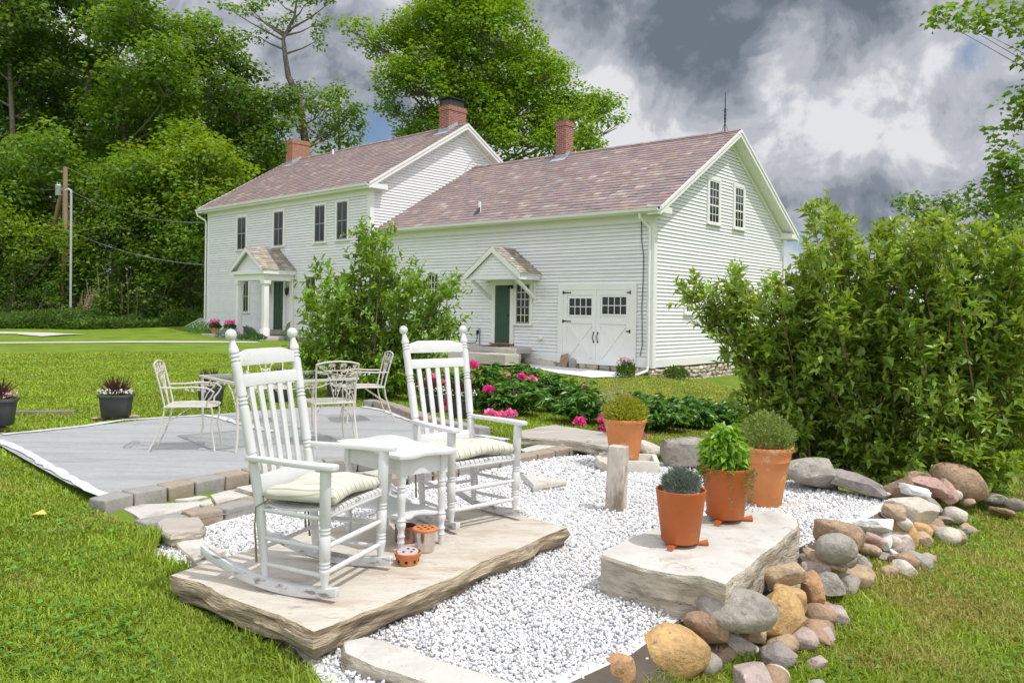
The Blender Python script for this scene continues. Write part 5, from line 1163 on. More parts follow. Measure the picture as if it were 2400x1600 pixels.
# ------------------------------------------------------------------ grey planters
PLAST = M('charcoal_resin', (.055, .055, .060), .55, var=.1, vscale=8)
def planter(loc, rz, label, s=1.0):
    o = empty('planter', loc, rz, label, 'planter', 'charcoal planters')
    def ring(hx, hy, z, n=32):
        return [(math.copysign(abs(math.cos(a)) ** .45, math.cos(a)) * hx, math.copysign(abs(math.sin(a)) ** .45, math.sin(a)) * hy, z) for a in [2 * math.pi * k / n for k in range(n)]]
    def rings(prof, cap=True):
        m = MB(); n = 32; vs = [p for hx, hy, z in prof for p in ring(hx, hy, z)]
        m.add(vs, [(i * n + k, i * n + (k + 1) % n, (i + 1) * n + (k + 1) % n, (i + 1) * n + k) for i in range(len(prof) - 1) for k in range(n)] + ([tuple(range(n))[::-1]] if cap else [])); return m
    rings([(.125, .095, 0), (.13, .10, .006), (.150, .118, .20), (.150, .118, .206)]).build('planter_body', PLAST, o, smooth=True, angle=50)
    rings([(.150, .118, .203), (.165, .132, .207), (.168, .135, .228), (.164, .131, .234), (.152, .12, .232), (.146, .114, .20)], False).build('rim', PLAST, o, smooth=True, angle=50)
    rings([(.148, .116, .205), (.07, .05, .212), (.005, .004, .212)], False).build('soil', SOIL, o); o.scale = (s,) * 3
    return o
PLANTERS = []
for u, v, z, rz, lab, s in [(272, 976, .0, .1, 'charcoal planter with spiky red grass at the back of the patio', 1.12), (-10, 996, .03, .3, 'charcoal planter cut by the left edge of the picture', 1.2), (494, 950, .0, .2, 'charcoal planter behind the left patio chair', 1.05),
        (655, 938, .0, 0, 'charcoal planter behind the glass table', 1.0), (795, 936, .0, -.2, 'charcoal planter behind the right end of the glass table', 1.1), (1012, 964, .0, -.3, 'charcoal planter behind the left half of the right rocking chair', 1.0), (1078, 978, .0, -.3, 'charcoal planter by the peonies behind the right rocking chair post', 1.0)]:
    p = onground(u, v); p = gz(u, v, z); PLANTERS.append(p); planter(p, rz, lab, s)
for (u, v, lab) in [(235, 979, 'flat stone under the left side of the red grass planter'), (306, 976, 'flat stone under the right side of the red grass planter'), (2, 1004, 'flat stone under the leftmost planter')]:
    p = gz(u, v, -.01); rock('flat_stone', p, (.20, .14, .05), (0, 0, .3), 'tan', .6, lab, int(u) + 60, 'stone')

# ------------------------------------------------------------------ white wrought-iron patio set
IRONW = M('cream_wrought_iron', (.60, .57, .49), .45, var=.1, vscale=8, stain=(.36, .20, .10), stain_scale=6, stain_amt=.7, thr=(.66, .74))
def scroll(m, c, ux, uz, r0, turns, r, sgn=1, n=18):
    pts = []
    for k in range(n + 1):
        t = k / n; a = sgn * t * turns * 2 * math.pi; q = r0 * (1 - .75 * t); pts.append(Vector(c) + Vector(ux) * q * math.cos(a) + Vector(uz) * q * math.sin(a))
    m.tube(pts, r, 5)
def leafp(m, c, ux, uz, L_, w):
    ux, uz = Vector(ux), Vector(uz); c = Vector(c); n = ux.cross(uz).normalized() * .003
    p = [c, c + ux * L_ * .35 + uz * w, c + ux * L_, c + ux * L_ * .35 - uz * w]; m.prism(p, n)
def make_metal_chair(label):
    o = empty('patio_chair', (0, 0, 0), 0, label, 'patio chair', 'cream wrought-iron patio chairs'); r = .0085
    X = Vector((1, 0, 0))
    def bk(x, z): t = (z - .40) / .38; return Vector((x, -.20 - .075 * t - .02 * t * t, z))
    for s in (-1, 1):
        m = MB(); m.tube([(s * .20, -.33, 0), (s * .195, -.265, .14), (s * .19, -.215, .30)] + [bk(s * (.185 + .02 * k / 6), .40 + .38 * k / 6) for k in range(7)], r, 8); m.build('rear_leg', IRONW, o, smooth=True)
        m = MB(); m.tube([(s * .225, .235, 0), (s * .205, .225, .08), (s * .20, .20, .2), (s * .212, .215, .33), (s * .215, .20, .40)], r, 8); m.build('front_leg', IRONW, o, smooth=True)
        m = MB(); a = bk(s * .192, .575); m.tube([a, (s * .225, -.10, .575), (s * .25, .05, .585), (s * .255, .17, .575), (s * .245, .225, .54), (s * .235, .20, .49), (s * .225, .165, .45), (s * .218, .16, .40)], r, 8)
        for k in range(4): leafp(m, (s * .252, -.02 + .05 * k, .572), (0, .7, -.7 if k % 2 else -.4), (0, .4, .6), .05, .016)
        m.build('arm', IRONW, o, smooth=True)
        m = MB(); m.tube([(s * .19, -.235, .22), (s * .15, -.12, .30), (s * .06, .0, .385)], .005, 6); m.build('brace', IRONW, o)
    m = MB(); m.tube([bk(-.205, .78), bk(-.12, .800), bk(0, .808), bk(.12, .800), bk(.205, .78)], r, 8); m.build('top_rail', IRONW, o, smooth=True)
    m = MB(); m.tube([(-.20, -.20, .40), (-.215, .0, .405), (-.215, .2, .40), (-.1, .235, .40), (.1, .235, .40), (.215, .2, .40), (.215, 0, .405), (.20, -.20, .40), (-.20, -.20, .40)], r, 8)
    for k in range(15): x = -.19 + .38 * k / 14; m.box(x - .006, x + .006, -.20, .23, .401, .404)
    for k in range(15): y = -.18 + .39 * k / 14; m.box(-.21, .21, y - .005, y + .005, .4042, .407)
    m.build('seat', IRONW, o)
    m = MB(); q = .005
    m.tube([bk(-.19, .70), bk(-.09, .685), bk(-.055, .60), bk(-.02, .48), bk(-.012, .41)], q, 6); m.tube([bk(.19, .70), bk(.09, .685), bk(.055, .60), bk(.02, .48), bk(.012, .41)], q, 6); m.tube([bk(-.19, .70), bk(-.1, .715), bk(0, .718), bk(.1, .715), bk(.19, .70)], q, 6)
    m.tube([bk(0, .48), bk(0, .60), bk(0, .71)], q, 6); Z = Vector((0, -.2, 1)).normalized(); rs_ = random.Random(3)
    for s in (-1, 1):
        scroll(m, bk(s * .045, .735), X * s, Z, .028, 1.1, .004); scroll(m, bk(s * .12, .742), X * s, Z, .024, 1.1, .004, -1); scroll(m, bk(s * .030, .655), X * s, Z, .022, 1.0, .004)
        for (x, z, a, L_) in [(.05, .70, .6, .05), (.09, .76, 2.4, .05), (.15, .755, .3, .05), (.17, .74, 2.2, .045), (.02, .64, .9, .05), (.03, .60, -.8, .045), (.01, .56, 1.2, .04), (.012, .52, .4, .035), (.06, .66, -.6, .045), (.02, .77, .2, .05)]:
            d = X * s * math.cos(a) + Z * math.sin(a); leafp(m, bk(s * x, z), d, d.cross(Vector((0, 1, 0))), L_, .015)
    m.build('back_ornament', IRONW, o); return o
ch = make_metal_chair('cream wrought-iron chair at the lawn end of the glass table')
def put(o, p, rz, lab): o.location = (p.x, p.y, -.012); o.rotation_euler = (0, 0, rz); o['label'] = lab
fa = gz(408, 1060, 0); fb = gz(372, 1038, 0); fc_ = gz(462, 1031, 0); fd_ = gz(510, 1052, 0)
CA = (fa + fb + fc_ + fd_) / 4
put(ch, CA + Vector((.05, -.02, 0)), R(-78), 'cream wrought-iron chair at the lawn end of the glass table')
TC = gz(668, 1012, 0)
ch2 = copy_tree(ch); put(ch2, gz(852, 982, 0), R(112), 'cream wrought-iron chair at the far right end of the glass table')
ch3 = copy_tree(ch); put(ch3, gz(770, 1032, 0), R(28), 'cream wrought-iron chair seen from behind, right of the left rocking chair')
ch4 = copy_tree(ch); put(ch4, gz(628, 985, 0), R(-155), 'cream wrought-iron chair on the lawn side, seen through the left rocking chair')
def metal_table():
    o = empty('patio_table', (0, 0, 0), 0, 'cream wrought-iron table with a clear glass top on the patio', 'patio table'); H = .62
    c = [gz(463.7, 878, H), gz(545, 898, H), gz(838, 885, H), gz(748, 866, H)]; ctr = sum(c, Vector()) / 4
    d = (c[2] - c[1]).normalized(); a = math.atan2(d.y, d.x); o.location = (ctr.x, ctr.y, -.012); o.rotation_euler = (0, 0, a); hw, hd = (c[2] - c[1]).length / 2 * .98, max(.36, min(.5, (c[1] - c[0]).length / 2)); r = .010
    m = MB(); P = [(-hw, -hd, H), (hw, -hd, H), (hw, hd, H), (-hw, hd, H)]
    for i in range(4): m.bar(P[i], P[(i + 1) % 4], .028, .022)
    m.build('top_frame', IRONW, o)
    gl = bpy.data.materials.get('clear_table_glass') or bpy.data.materials.new('clear_table_glass'); gl.use_nodes = True; nt = gl.node_tree; nt.nodes.clear()
    ou = nt.nodes.new('ShaderNodeOutputMaterial'); tr = nt.nodes.new('ShaderNodeBsdfTransparent'); tr.inputs[0].default_value = (.90, .95, .93, 1); gs = nt.nodes.new('ShaderNodeBsdfGlossy'); gs.inputs['Roughness'].default_value = .02
    lw = nt.nodes.new('ShaderNodeFresnel'); lw.inputs[0].default_value = 1.5; mx = nt.nodes.new('ShaderNodeMixShader'); nt.links.new(lw.outputs[0], mx.inputs[0]); nt.links.new(tr.outputs[0], mx.inputs[1]); nt.links.new(gs.outputs[0], mx.inputs[2]); nt.links.new(mx.outputs[0], ou.inputs[0])
    MB().box(-hw + .012, hw - .012, -hd + .012, hd - .012, H + .004, H + .012).build('glass_top', gl, o)
    for sx in (-1, 1):
        for sy in (-1, 1):
            m = MB(); x, y = sx * (hw - .015), sy * (hd - .015); m.tube([(x + sx * .01, y + sy * .01, 0), (x - sx * .01, y - sy * .01, .12), (x - sx * .004, y - sy * .004, .4), (x, y, H - .01)], [.010, .012, .013, .014], 8); m.build('leg', IRONW, o, smooth=True)
            m = MB()
            for ax in (Vector((-sx, 0, 0)), Vector((0, -sy, 0))):
                b = Vector((x, y, H - .02)); m.tube([b + Vector((0, 0, -.26)), b + ax * .05 + Vector((0, 0, -.16)), b + ax * .14 + Vector((0, 0, -.06)), b + ax * .24], .006, 6); scroll(m, b + ax * .07 + Vector((0, 0, -.06)), ax, (0, 0, 1), .03, 1.2, .004)
                for k in range(6): leafp(m, b + ax * (.03 + .032 * k) + Vector((0, 0, -.10 + .014 * k)), (ax * .8 + Vector((0, 0, .5 if k % 2 else -.5))), (ax.cross(Vector((sx, sy, 0)) * .0) + Vector((0, 0, 1)).cross(ax).cross(ax) * .6), .05, .014)
            m.build('corner_ornament', IRONW, o)
    m = MB()
    for y in (-hd, hd):
        for k in range(-6, 7):
            x = k * .05; leafp(m, (x, y, H - .045), (.7, 0, .7 if k % 2 else -.7), (-.6, 0, .6), .05, .015)
        m.tube([(-.36, y, H - .02), (-.2, y, H - .065), (0, y, H - .075), (.2, y, H - .065), (.36, y, H - .02)], .005, 6)
    m.build('apron_ornament', IRONW, o)
metal_table()

# ------------------------------------------------------------------ house surroundings
STEP = M('granite_step', (.50, .46, .40), .85, var=.2, vscale=3, bump=.008, bscale=16, stain=(.32, .28, .22), stain_scale=3, stain_amt=.6)
def step(x0, x1, y0, y1, z0, z1, lab, seed, M4=None, name='stone_step'):
    f = (lambda x, y: (mp_(x, y) if M4 else hp(x, y))); P = [f(x0, y0), f(x1, y0), f(x1, y1), f(x0, y1)]
    return slab(name, [(p.x, p.y) for p in P], z1, z0, [STEP, STEP], lab, 'stone step', seed, .01, .012, .01, step=.15)
step(-7.0, -4.55, -1.0, -.14, -.10, .07, 'upper stone doorstep under the green door', 60)
step(-7.4, -4.4, -1.7, -.9, -.45, -.11, 'middle stone step below the green door', 61)
step(-9.0, -5.6, -2.3, -1.72, -.60, -.38, 'low wide stone step left of the green door steps', 62)
MATM = M('dark_door_mat', (.05, .04, .04), .95); q = MB(); q.box(-6.35, -5.5, -.75, -.16, .072, .085); mo = q.build('door_mat', MATM); mo.matrix_world = Matrix.Translation(K0) @ Matrix.Rotation(HRZ, 4, 'Z'); tag(mo, 'dark mat before the green ell door', 'door mat')
step(-9.4, -4.6, -2.25, -.36, -.30, .06, 'long pale stone porch step of the main wing', 63, True, 'porch_step')
for k, (x, y, h, w, col, lab) in enumerate([(-3.18, -.16, .56, .34, 'brown', 'brown flat stone leaning on the garage door'), (-2.86, -.13, .42, .28, 'grey', 'grey flat stone leaning beside the brown one on the garage door')]):
    p = hp(x, y, -.60 + h / 2); rock('leaning_stone', p, (w, .07, h), (R(-8), R(7), HRZ), col, .8, lab, 700 + k, 'stone')
flat('gravel_strip', [tuple(hp(x, y))[:2] for x, y in [(-4.4, -.2), (-.4, -.2), (-.2, -.9), (-.9, -1.9), (-2.2, -1.75), (-3.6, -1.2), (-4.6, -.6)]], 0, M('white_gravel_strip', (.66, .66, .68), .9, var=.3, vscale=30, bump=.02, bscale=40))['kind'] = 'structure'
gs_ = bpy.data.objects['gravel_strip']; bm = bmesh.new(); bm.from_mesh(gs_.data); bmesh.ops.triangulate(bm, faces=bm.faces); bmesh.ops.subdivide_edges(bm, edges=bm.edges, cuts=5, use_grid_fill=True)
for v_ in bm.verts: v_.co.z = tz(v_.co.x, v_.co.y) + .035
bm.to_mesh(gs_.data); bm.free()
# cellar hatch at the far left corner
ht = MB(MAINM); ht.prism([(-13.52, -.3, .62), (-15.9, -.3, -.02), (-15.9, -.3, -.25), (-13.52, -.3, -.25)], (0, 1.5, 0)); ht.prism([(-13.5, -.36, .66), (-16.0, -.36, .0), (-16.0, -.36, .03), (-13.5, -.36, .70)], (0, .78, 0)); ht.prism([(-13.5, .44, .66), (-16.0, .44, .0), (-16.0, .44, .03), (-13.5, .44, .70)], (0, .78, 0))
ho_ = ht.build('cellar_hatch', TRIM); ho_.matrix_world = Matrix.Translation(K0) @ Matrix.Rotation(HRZ, 4, 'Z'); tag(ho_, 'white sloping cellar hatch at the far left corner of the farmhouse', 'cellar hatch')
# old wheel leaning by the porch
wl = MB(); ring = [(.42 * math.cos(2 * math.pi * k / 28), 0, .42 * math.sin(2 * math.pi * k / 28)) for k in range(29)]; wl.tube(ring, .03, 8); wl.lathe([(.06, -.05), (.06, .05)], 10)
for k in range(10): a = 2 * math.pi * k / 10; wl.tube([(.03 * math.cos(a), 0, .03 * math.sin(a)), (.41 * math.cos(a), 0, .41 * math.sin(a))], .015, 6)
wo_ = wl.build('wagon_wheel', M('weathered_grey_wood', (.20, .17, .15), .9, var=.3, vscale=8)); p = mp_(-4.35, -1.0, .25); wo_.location = p; wo_.rotation_euler = (R(-14), 0, HRZ + R(-25)); tag(wo_, 'old wooden wagon wheel leaning beside the porch', 'wagon wheel')
for k, (x, y, lab) in enumerate([(-8.75, -1.95, 'clay pot of pink geraniums at the left end of the porch step'), (-7.3, -2.0, 'clay pot of pink geraniums nearer the porch column')]):
    o = empty('flower_pot', mp_(x, y, .0), 0, lab, 'flower pot', 'clay pots on the porch step'); m = MB(); m.lathe([(.13, 0), (.19, .28), (.205, .28), (.21, .34), (.19, .34), (.18, .28)], 24, close=False); m.build('pot_body', M('dusty_clay', (.42, .22, .13), .85, var=.15) if not k else bpy.data.materials['dusty_clay'], o, smooth=True, angle=40)
    m = MB(); m.lathe([(.18, .29), (.001, .30)], 16, close=False); m.build('soil', SOIL, o)

# gravel paths and the lane
def path(name, pts, w, mat, label, dz=.02):
    P = [Vector((p[0], p[1], 0)) for p in pts]; D = []
    for i in range(len(P) - 1):
        n = max(1, int((P[i + 1] - P[i]).length / .5)); D += [P[i].lerp(P[i + 1], k / n) for k in range(n)]
    D.append(P[-1]); vs = []; n = len(D)
    for i in range(n):
        d = (D[min(i + 1, n - 1)] - D[max(i - 1, 0)]).normalized(); nr = Vector((-d.y, d.x, 0))
        for s in (1, 0, -1): q_ = D[i] + nr * s * w / 2; vs.append((q_.x, q_.y, tz(q_.x, q_.y) + dz + (.02 if s == 0 else 0)))
    m = MB(); m.add(vs, [(3 * i + k, 3 * i + k + 1, 3 * i + k + 4, 3 * i + k + 3) for i in range(n - 1) for k in (0, 1)]); o = m.build(name, mat); o['kind'] = 'structure'; o['label'] = label
PATHM = M('crushed_stone_path', (.50, .47, .43), .95, var=.2, vscale=12, bump=.01, bscale=30)
pp_ = [onground(u, v) for u, v in [(-200, 806), (-60, 805), (60, 804), (200, 803), (330, 802), (430, 802), (500, 802), (600, 803)]]
path('path', [(p.x, p.y) for p in pp_], .75, PATHM, 'crushed stone path crossing the lawn to the porch')
pp_ = [onground(u, v) for u, v in [(-300, 786), (-100, 783), (0, 781), (80, 782), (150, 787)]]
path('driveway', [(p.x, p.y) for p in pp_], 1.6, PATHM, 'gravel lane at the left below the woods', .03)

# utility pole, leaning pole, conduit, wires
POLEW = M('weathered_pole_wood', (.30, .20, .13), .9, var=.25, vscale=5, stretch=(4, 4, .3), bump=.004, bscale=20); GREYM = M('galvanised_grey', (.45, .46, .47), .5, var=.1, metal=.3)
pb_ = onground(148, 745); PT = aty(153, 392, pb_.y)
up = empty('utility_pole', pb_, 0, 'tall wooden utility pole with a grey transformer before the woods', 'utility pole')
m = MB(); hgt = PT.z - pb_.z; m.tube([(0, 0, -.3), (.06, 0, hgt * .5), (PT.x - pb_.x, 0, hgt)], [.17, .15, .12], 12); m.build('pole', POLEW, up, smooth=True)
m = MB(); zt_ = aty(138, 446, pb_.y).z - pb_.z; xt_ = aty(138, 446, pb_.y).x - pb_.x; m.lathe([(.15, -.3), (.16, -.28), (.16, .22), (.17, .24), (.14, .30), (.02, .32)], 16, (xt_, -.05, zt_)); m.tube([(xt_ - .06, -.05, zt_ + .3), (xt_ - .06, -.05, zt_ + .45)], .03, 8); m.tube([(xt_ + .08, -.05, zt_ + .3), (xt_ + .08, -.05, zt_ + .42)], .03, 8); m.bar((xt_, -.02, zt_ + .1), (.15, .0, zt_ + .1), .06, .06); m.build('transformer', GREYM, up, smooth=True, angle=50)
b2 = onground(82, 730); T2 = aty(143, 455, pb_.y); lp = MB(); lp.tube([b2, b2.lerp(T2, .5) + Vector((.05, 0, 0)), T2], [.15, .14, .12], 10); lo = lp.build('leaning_pole', POLEW, None, smooth=True); tag(lo, 'slanted wooden pole leaning against the utility pole', 'pole')
b3 = onground(165, 758); T3 = aty(167, 452, b3.y); lp = MB(); lp.tube([b3, T3], .06, 10); lp.tube([T3, T3 + Vector((0, 0, .1)), T3 + Vector((-.15, 0, .2)), T3 + Vector((-.3, 0, .1))], .06, 8); lo = lp.build('conduit_pole', GREYM, None, smooth=True); tag(lo, 'thin grey metal conduit standing beside the utility pole', 'pole')
WIRE = M('grey_wire', (.22, .23, .24), .6)
def wire(a, b, sag, lab, r=.014):
    m = MB(); m.tube([a.lerp(b, k / 16) - Vector((0, 0, sag * 4 * (k / 16) * (1 - k / 16))) for k in range(17)], r, 5); tag(m.build('power_line', WIRE), lab, 'power line')
Yp = pb_.y
wire(aty(150, 390, Yp), aty(-160, 352, Yp + 8), .5, 'topmost power line running left from the utility pole'); wire(aty(153, 391, Yp), aty(620, 500, Yp + 10), .9, 'topmost power line running right into the trees')
wire(aty(140, 442, Yp), aty(-160, 410, Yp + 8), .5, 'middle power line running left from the transformer'); wire(aty(160, 444, Yp), aty(505, 520, 42), .6, 'middle power line running right from the pole toward the farmhouse')
wire(aty(152, 512, Yp), aty(-160, 490, Yp + 8), .5, 'lower cable running left from the utility pole'); wire(aty(152, 508, Yp), aty(500, 580, Yp + 6), .7, 'lower cable running right from the utility pole')
wire(aty(160, 540, Yp), mp_(-13.5, .2, 3.4), .4, 'thick service cable from the pole to the farmhouse corner', .022); wire(aty(150, 545, Yp), aty(45, 640, Yp), .0, 'guy wire slanting down left from the utility pole')
# upturned stump
st = MB(); b = onground(196, 750); rs_ = random.Random(5)
st.tube([b + Vector((-.2, 0, .3)), b + Vector((.1, 0, .5)), b + Vector((.5, .2, 1.1)), b + Vector((.62, .2, 1.45)), b + Vector((.66, .2, 1.75))], [.34, .32, .20, .10, .02], 12)
for k in range(26):
    a = 2 * math.pi * k / 26; p = b + Vector((-.15, 0, .35)); q_ = Vector((-.25 + .35 * math.cos(a), math.sin(a) * .4 - .2, math.cos(a) * .65)); st.tube([p, p + q_ * .6 + Vector((0, 0, .1)), p + q_ * rs_.uniform(.9, 1.6) + Vector((0, 0, rs_.uniform(-.25, .25)))], [.09, .05, .01], 5)
for k in range(9): st.tube([b + Vector((.1, -.05, .5)), b + Vector((.35 + rs_.uniform(-.2, .2), -.1, 1.1)), b + Vector((.6 + rs_.uniform(-.3, .2), 0, 1.5 + rs_.uniform(0, .4)))], [.12, .08, .01], 5)
tag(st.build('tree_stump', M('dead_bleached_wood', (.34, .24, .16), .9, var=.3, vscale=6, stretch=(3, 3, .6)), None, smooth=True), 'upturned dead tree stump at the edge of the woods', 'tree stump')
for k, (u, v, w, lab) in enumerate([(90, 972, .75, 'grey weathered board lying in the lawn left of the red grass planter')]):
    p = onground(u, v); m = MB(); m.box(-.4, .4, -.05, .05, 0, .05); o = m.build('board', bpy.data.materials['weathered_grey_wood'], None, bevel=.006); o.location = p; o.rotation_euler = (0, 0, .2); tag(o, lab, 'board')
# ------------------------------------------------------------------ foliage
def leaf_mat(name, col, var=.28, trans=.40, rough=.5, spec=.35, patch=.22, pscale=.5):
    return M(name, col, rough, var=patch, vscale=pscale, island=None, island_var=var, spec=spec, trans=trans, detail=2)
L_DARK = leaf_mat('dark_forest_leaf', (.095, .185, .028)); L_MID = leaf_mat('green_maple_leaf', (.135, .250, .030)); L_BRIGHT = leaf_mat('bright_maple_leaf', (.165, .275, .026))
L_MAPLE = leaf_mat('sunny_maple_leaf', (.175, .310, .030)); L_SHRUB = leaf_mat('shrub_leaf', (.230, .350, .050), .32, .36, .35, .5, .2, 1.2); L_BUSH = leaf_mat('forsythia_leaf', (.190, .330, .040), .32, .3, .4, .45, .2, 1.2)
L_PEONY = leaf_mat('peony_leaf', (.105, .235, .042), .25, .2, .3, .5); L_UNDER = leaf_mat('undergrowth_leaf', (.095, .180, .030), .35)
BARK = M('grey_bark', (.16, .135, .11), .9, var=.3, vscale=3, stretch=(3, 3, .6), bump=.01, bscale=8); TWIG = M('brown_twig', (.20, .13, .08), .85, var=.25, vscale=10)
def unit(a): return a / (np.linalg.norm(a, axis=-1, keepdims=True) + 1e-9)
def leaf_mesh(name, P, D, N, Ln, Wd, mat, parent=None, fold=.18, droop=.15):
    """pointed folded leaves: base, two sides, tip"""
    P = np.asarray(P, float); n = len(P); D = unit(D); S = unit(np.cross(D, N)); U = np.cross(S, D); Ln = np.broadcast_to(Ln, n)[:, None]; Wd = np.broadcast_to(Wd, n)[:, None]
    mid = P + D * Ln * .45; v = np.stack([P, mid + S * Wd * .5 + U * Wd * fold, P + D * Ln - U * Ln * droop, mid - S * Wd * .5 + U * Wd * fold], 1).reshape(-1, 3)
    i = np.arange(n) * 4; f = np.stack([np.stack([i, i + 2, i + 1], 1), np.stack([i, i + 3, i + 2], 1)], 1).reshape(-1, 3)
    return raw_mesh(name, v, f, mat, parent)
def puffs(centres, radii, per, rs, flat=.62):
    """leaf positions and outward directions on puffy leaf clusters"""
    Ps = []; Os = []
    for c, r, k in zip(centres, radii, per):
        d = unit(rs.randn(k, 3)); q = rs.rand(k) ** .45; p = d * q[:, None] * r; p[:, 2] *= flat; Ps.append(p + c); Os.append(unit(d + [0, 0, .5]))
    return np.concatenate(Ps), np.concatenate(Os)
def tree(name, base, blobs, label, cat, mat, seed, leaf=.2, dens=20, tr=.28, cl=(.7, 1.3), group=None, trunk_pts=None, bark=BARK, pergap=1.0, aspect=.75):
    """blobs: (x, y, z, r) lobes of the crown in world metres"""
    rs = np.random.RandomState(seed); base = Vector(base); o = empty(name, base, 0, label, cat, group); b0 = np.array(base)
    mb = MB(); top = max(blobs, key=lambda b: b[2]); tp = trunk_pts or [base - Vector((0, 0, .3)), base.lerp(Vector(top[:3]), .35) + Vector((rs.uniform(-.5, .5), 0, 0)), base.lerp(Vector(top[:3]), .7), Vector(top[:3])]
    tp = [Vector(p) - base for p in tp]; n = len(tp); mb.tube(tp, [tr * (1 - .85 * k / (n - 1)) for k in range(n)], 10); mb.build('trunk', bark, o, smooth=True)
    br = MB(); C = []; Rr = []; K = []
    for (x, y, z, r) in blobs:
        bc = Vector((x, y, z)) - base; 
        near = min(tp, key=lambda p: abs(p.z - bc.z)); zt = bc.z - max(.6, r * .9, .5 * math.hypot(bc.x - near.x, bc.y - near.y)); a = tp[0] if zt < tp[0].z else tp[-1]
        for q0, q1 in zip(tp[:-1], tp[1:]):
            if q0.z <= zt <= q1.z: a = q0.lerp(q1, (zt - q0.z) / max(1e-6, q1.z - q0.z)); break
        a = a.copy()
        m = a.lerp(bc, .55) + Vector((0, 0, -r * .15)); br.tube([a, m, bc], [tr * .26, tr * .16, tr * .06], 6, False)
        nc = max(3, int(pergap * 4 * math.pi * r * r / (math.pi * (cl[0] + cl[1]) ** 2 / 4) * .95))
        d = unit(rs.randn(nc, 3)); d[:, 2] = np.where(d[:, 2] < -.3, -d[:, 2], d[:, 2]); q = rs.uniform(.55, 1.08, nc); c = np.array(bc) + d * (q * r)[:, None] * [1, 1, .9]
        for k in range(nc):
            rr = rs.uniform(*cl) * (1 if r > 1.5 else .75); C.append(c[k]); Rr.append(rr); K.append(int(dens * rr * rr * 4.6))
            if rs.rand() < .5: cc = Vector(c[k]); br.tube([bc.lerp(a, .1), bc.lerp(cc, .5) + Vector((0, 0, -.1 * r)), cc], [tr * .07, tr * .045, tr * .02], 4, False)
    if br.v: br.build('limbs', bark, o, smooth=True)
    P, O = puffs(C, Rr, K, rs); k = len(P); az = rs.uniform(0, 2 * np.pi, k); D = np.stack([np.cos(az), np.sin(az), rs.uniform(-.7, .15, k)], 1) + O * .5; Nn = unit(O + rs.randn(k, 3) * .45 + [0, 0, .7])
    ln = leaf * rs.uniform(.7, 1.35, k); leaf_mesh('crown', P, D, Nn, ln, ln * aspect, mat, o); return o
def pxblobs(bl, Y, rs, jit=2.0):
    out = []
    for b in bl:
        y = Y + (b[3] if len(b) > 3 else rs.uniform(-jit, jit)); p = aty(b[0], b[1], y); out.append((p.x, p.y, p.z, b[2] * y / FPX))
    return out
def fill_blobs(u, w, vt, vb, seed, n=9):
    """lobes filling a tree outline given by centre column, width, top and bottom rows"""
    rs = np.random.RandomState(seed); out = [(u + rs.uniform(-.1, .1) * w, vt + w * .24, w * .26)]
    for k in range(n):
        t = (k + .6) / n; v = vt + w * .25 + (vb - vt - w * .3) * t; half = w * .5 * (.55 + .45 * math.sin(min(1, t * 1.25 + .12) * math.pi * .62)); s = 1 if k % 2 else -1
        out.append((u + s * half * rs.uniform(.25, .72), v + rs.uniform(-.06, .06) * w, w * rs.uniform(.19, .27)))
    return out
WG = 'trees of the woods left of the farmhouse'
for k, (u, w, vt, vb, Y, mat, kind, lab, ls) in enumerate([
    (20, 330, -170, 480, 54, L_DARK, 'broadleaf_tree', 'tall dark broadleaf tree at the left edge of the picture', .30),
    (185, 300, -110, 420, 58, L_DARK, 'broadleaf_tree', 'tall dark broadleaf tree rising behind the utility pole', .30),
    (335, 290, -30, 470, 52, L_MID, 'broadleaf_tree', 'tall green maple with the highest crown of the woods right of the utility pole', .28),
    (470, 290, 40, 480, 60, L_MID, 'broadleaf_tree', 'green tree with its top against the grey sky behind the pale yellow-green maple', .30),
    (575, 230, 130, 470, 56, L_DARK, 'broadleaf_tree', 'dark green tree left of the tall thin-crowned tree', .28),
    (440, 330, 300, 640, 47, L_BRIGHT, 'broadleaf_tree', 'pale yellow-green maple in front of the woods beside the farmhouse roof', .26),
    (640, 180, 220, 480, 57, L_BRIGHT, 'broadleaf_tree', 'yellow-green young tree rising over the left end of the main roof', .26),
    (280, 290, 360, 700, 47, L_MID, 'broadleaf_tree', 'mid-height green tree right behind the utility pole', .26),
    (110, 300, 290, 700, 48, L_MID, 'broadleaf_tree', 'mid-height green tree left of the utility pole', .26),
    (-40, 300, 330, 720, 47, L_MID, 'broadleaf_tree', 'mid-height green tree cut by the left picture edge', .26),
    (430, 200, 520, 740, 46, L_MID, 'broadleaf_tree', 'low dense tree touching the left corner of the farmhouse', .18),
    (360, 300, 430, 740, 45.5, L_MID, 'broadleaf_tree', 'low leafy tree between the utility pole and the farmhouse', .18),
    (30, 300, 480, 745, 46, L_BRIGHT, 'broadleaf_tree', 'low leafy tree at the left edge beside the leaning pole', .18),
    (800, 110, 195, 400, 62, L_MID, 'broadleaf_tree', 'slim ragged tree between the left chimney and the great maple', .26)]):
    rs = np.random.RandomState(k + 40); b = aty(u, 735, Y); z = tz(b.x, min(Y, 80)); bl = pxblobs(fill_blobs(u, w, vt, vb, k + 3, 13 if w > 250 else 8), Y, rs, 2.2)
    tree(kind, (b.x, Y, z), bl, lab, 'tree', mat, 70 + k, ls, 15, .30, (.9, 1.6), WG)
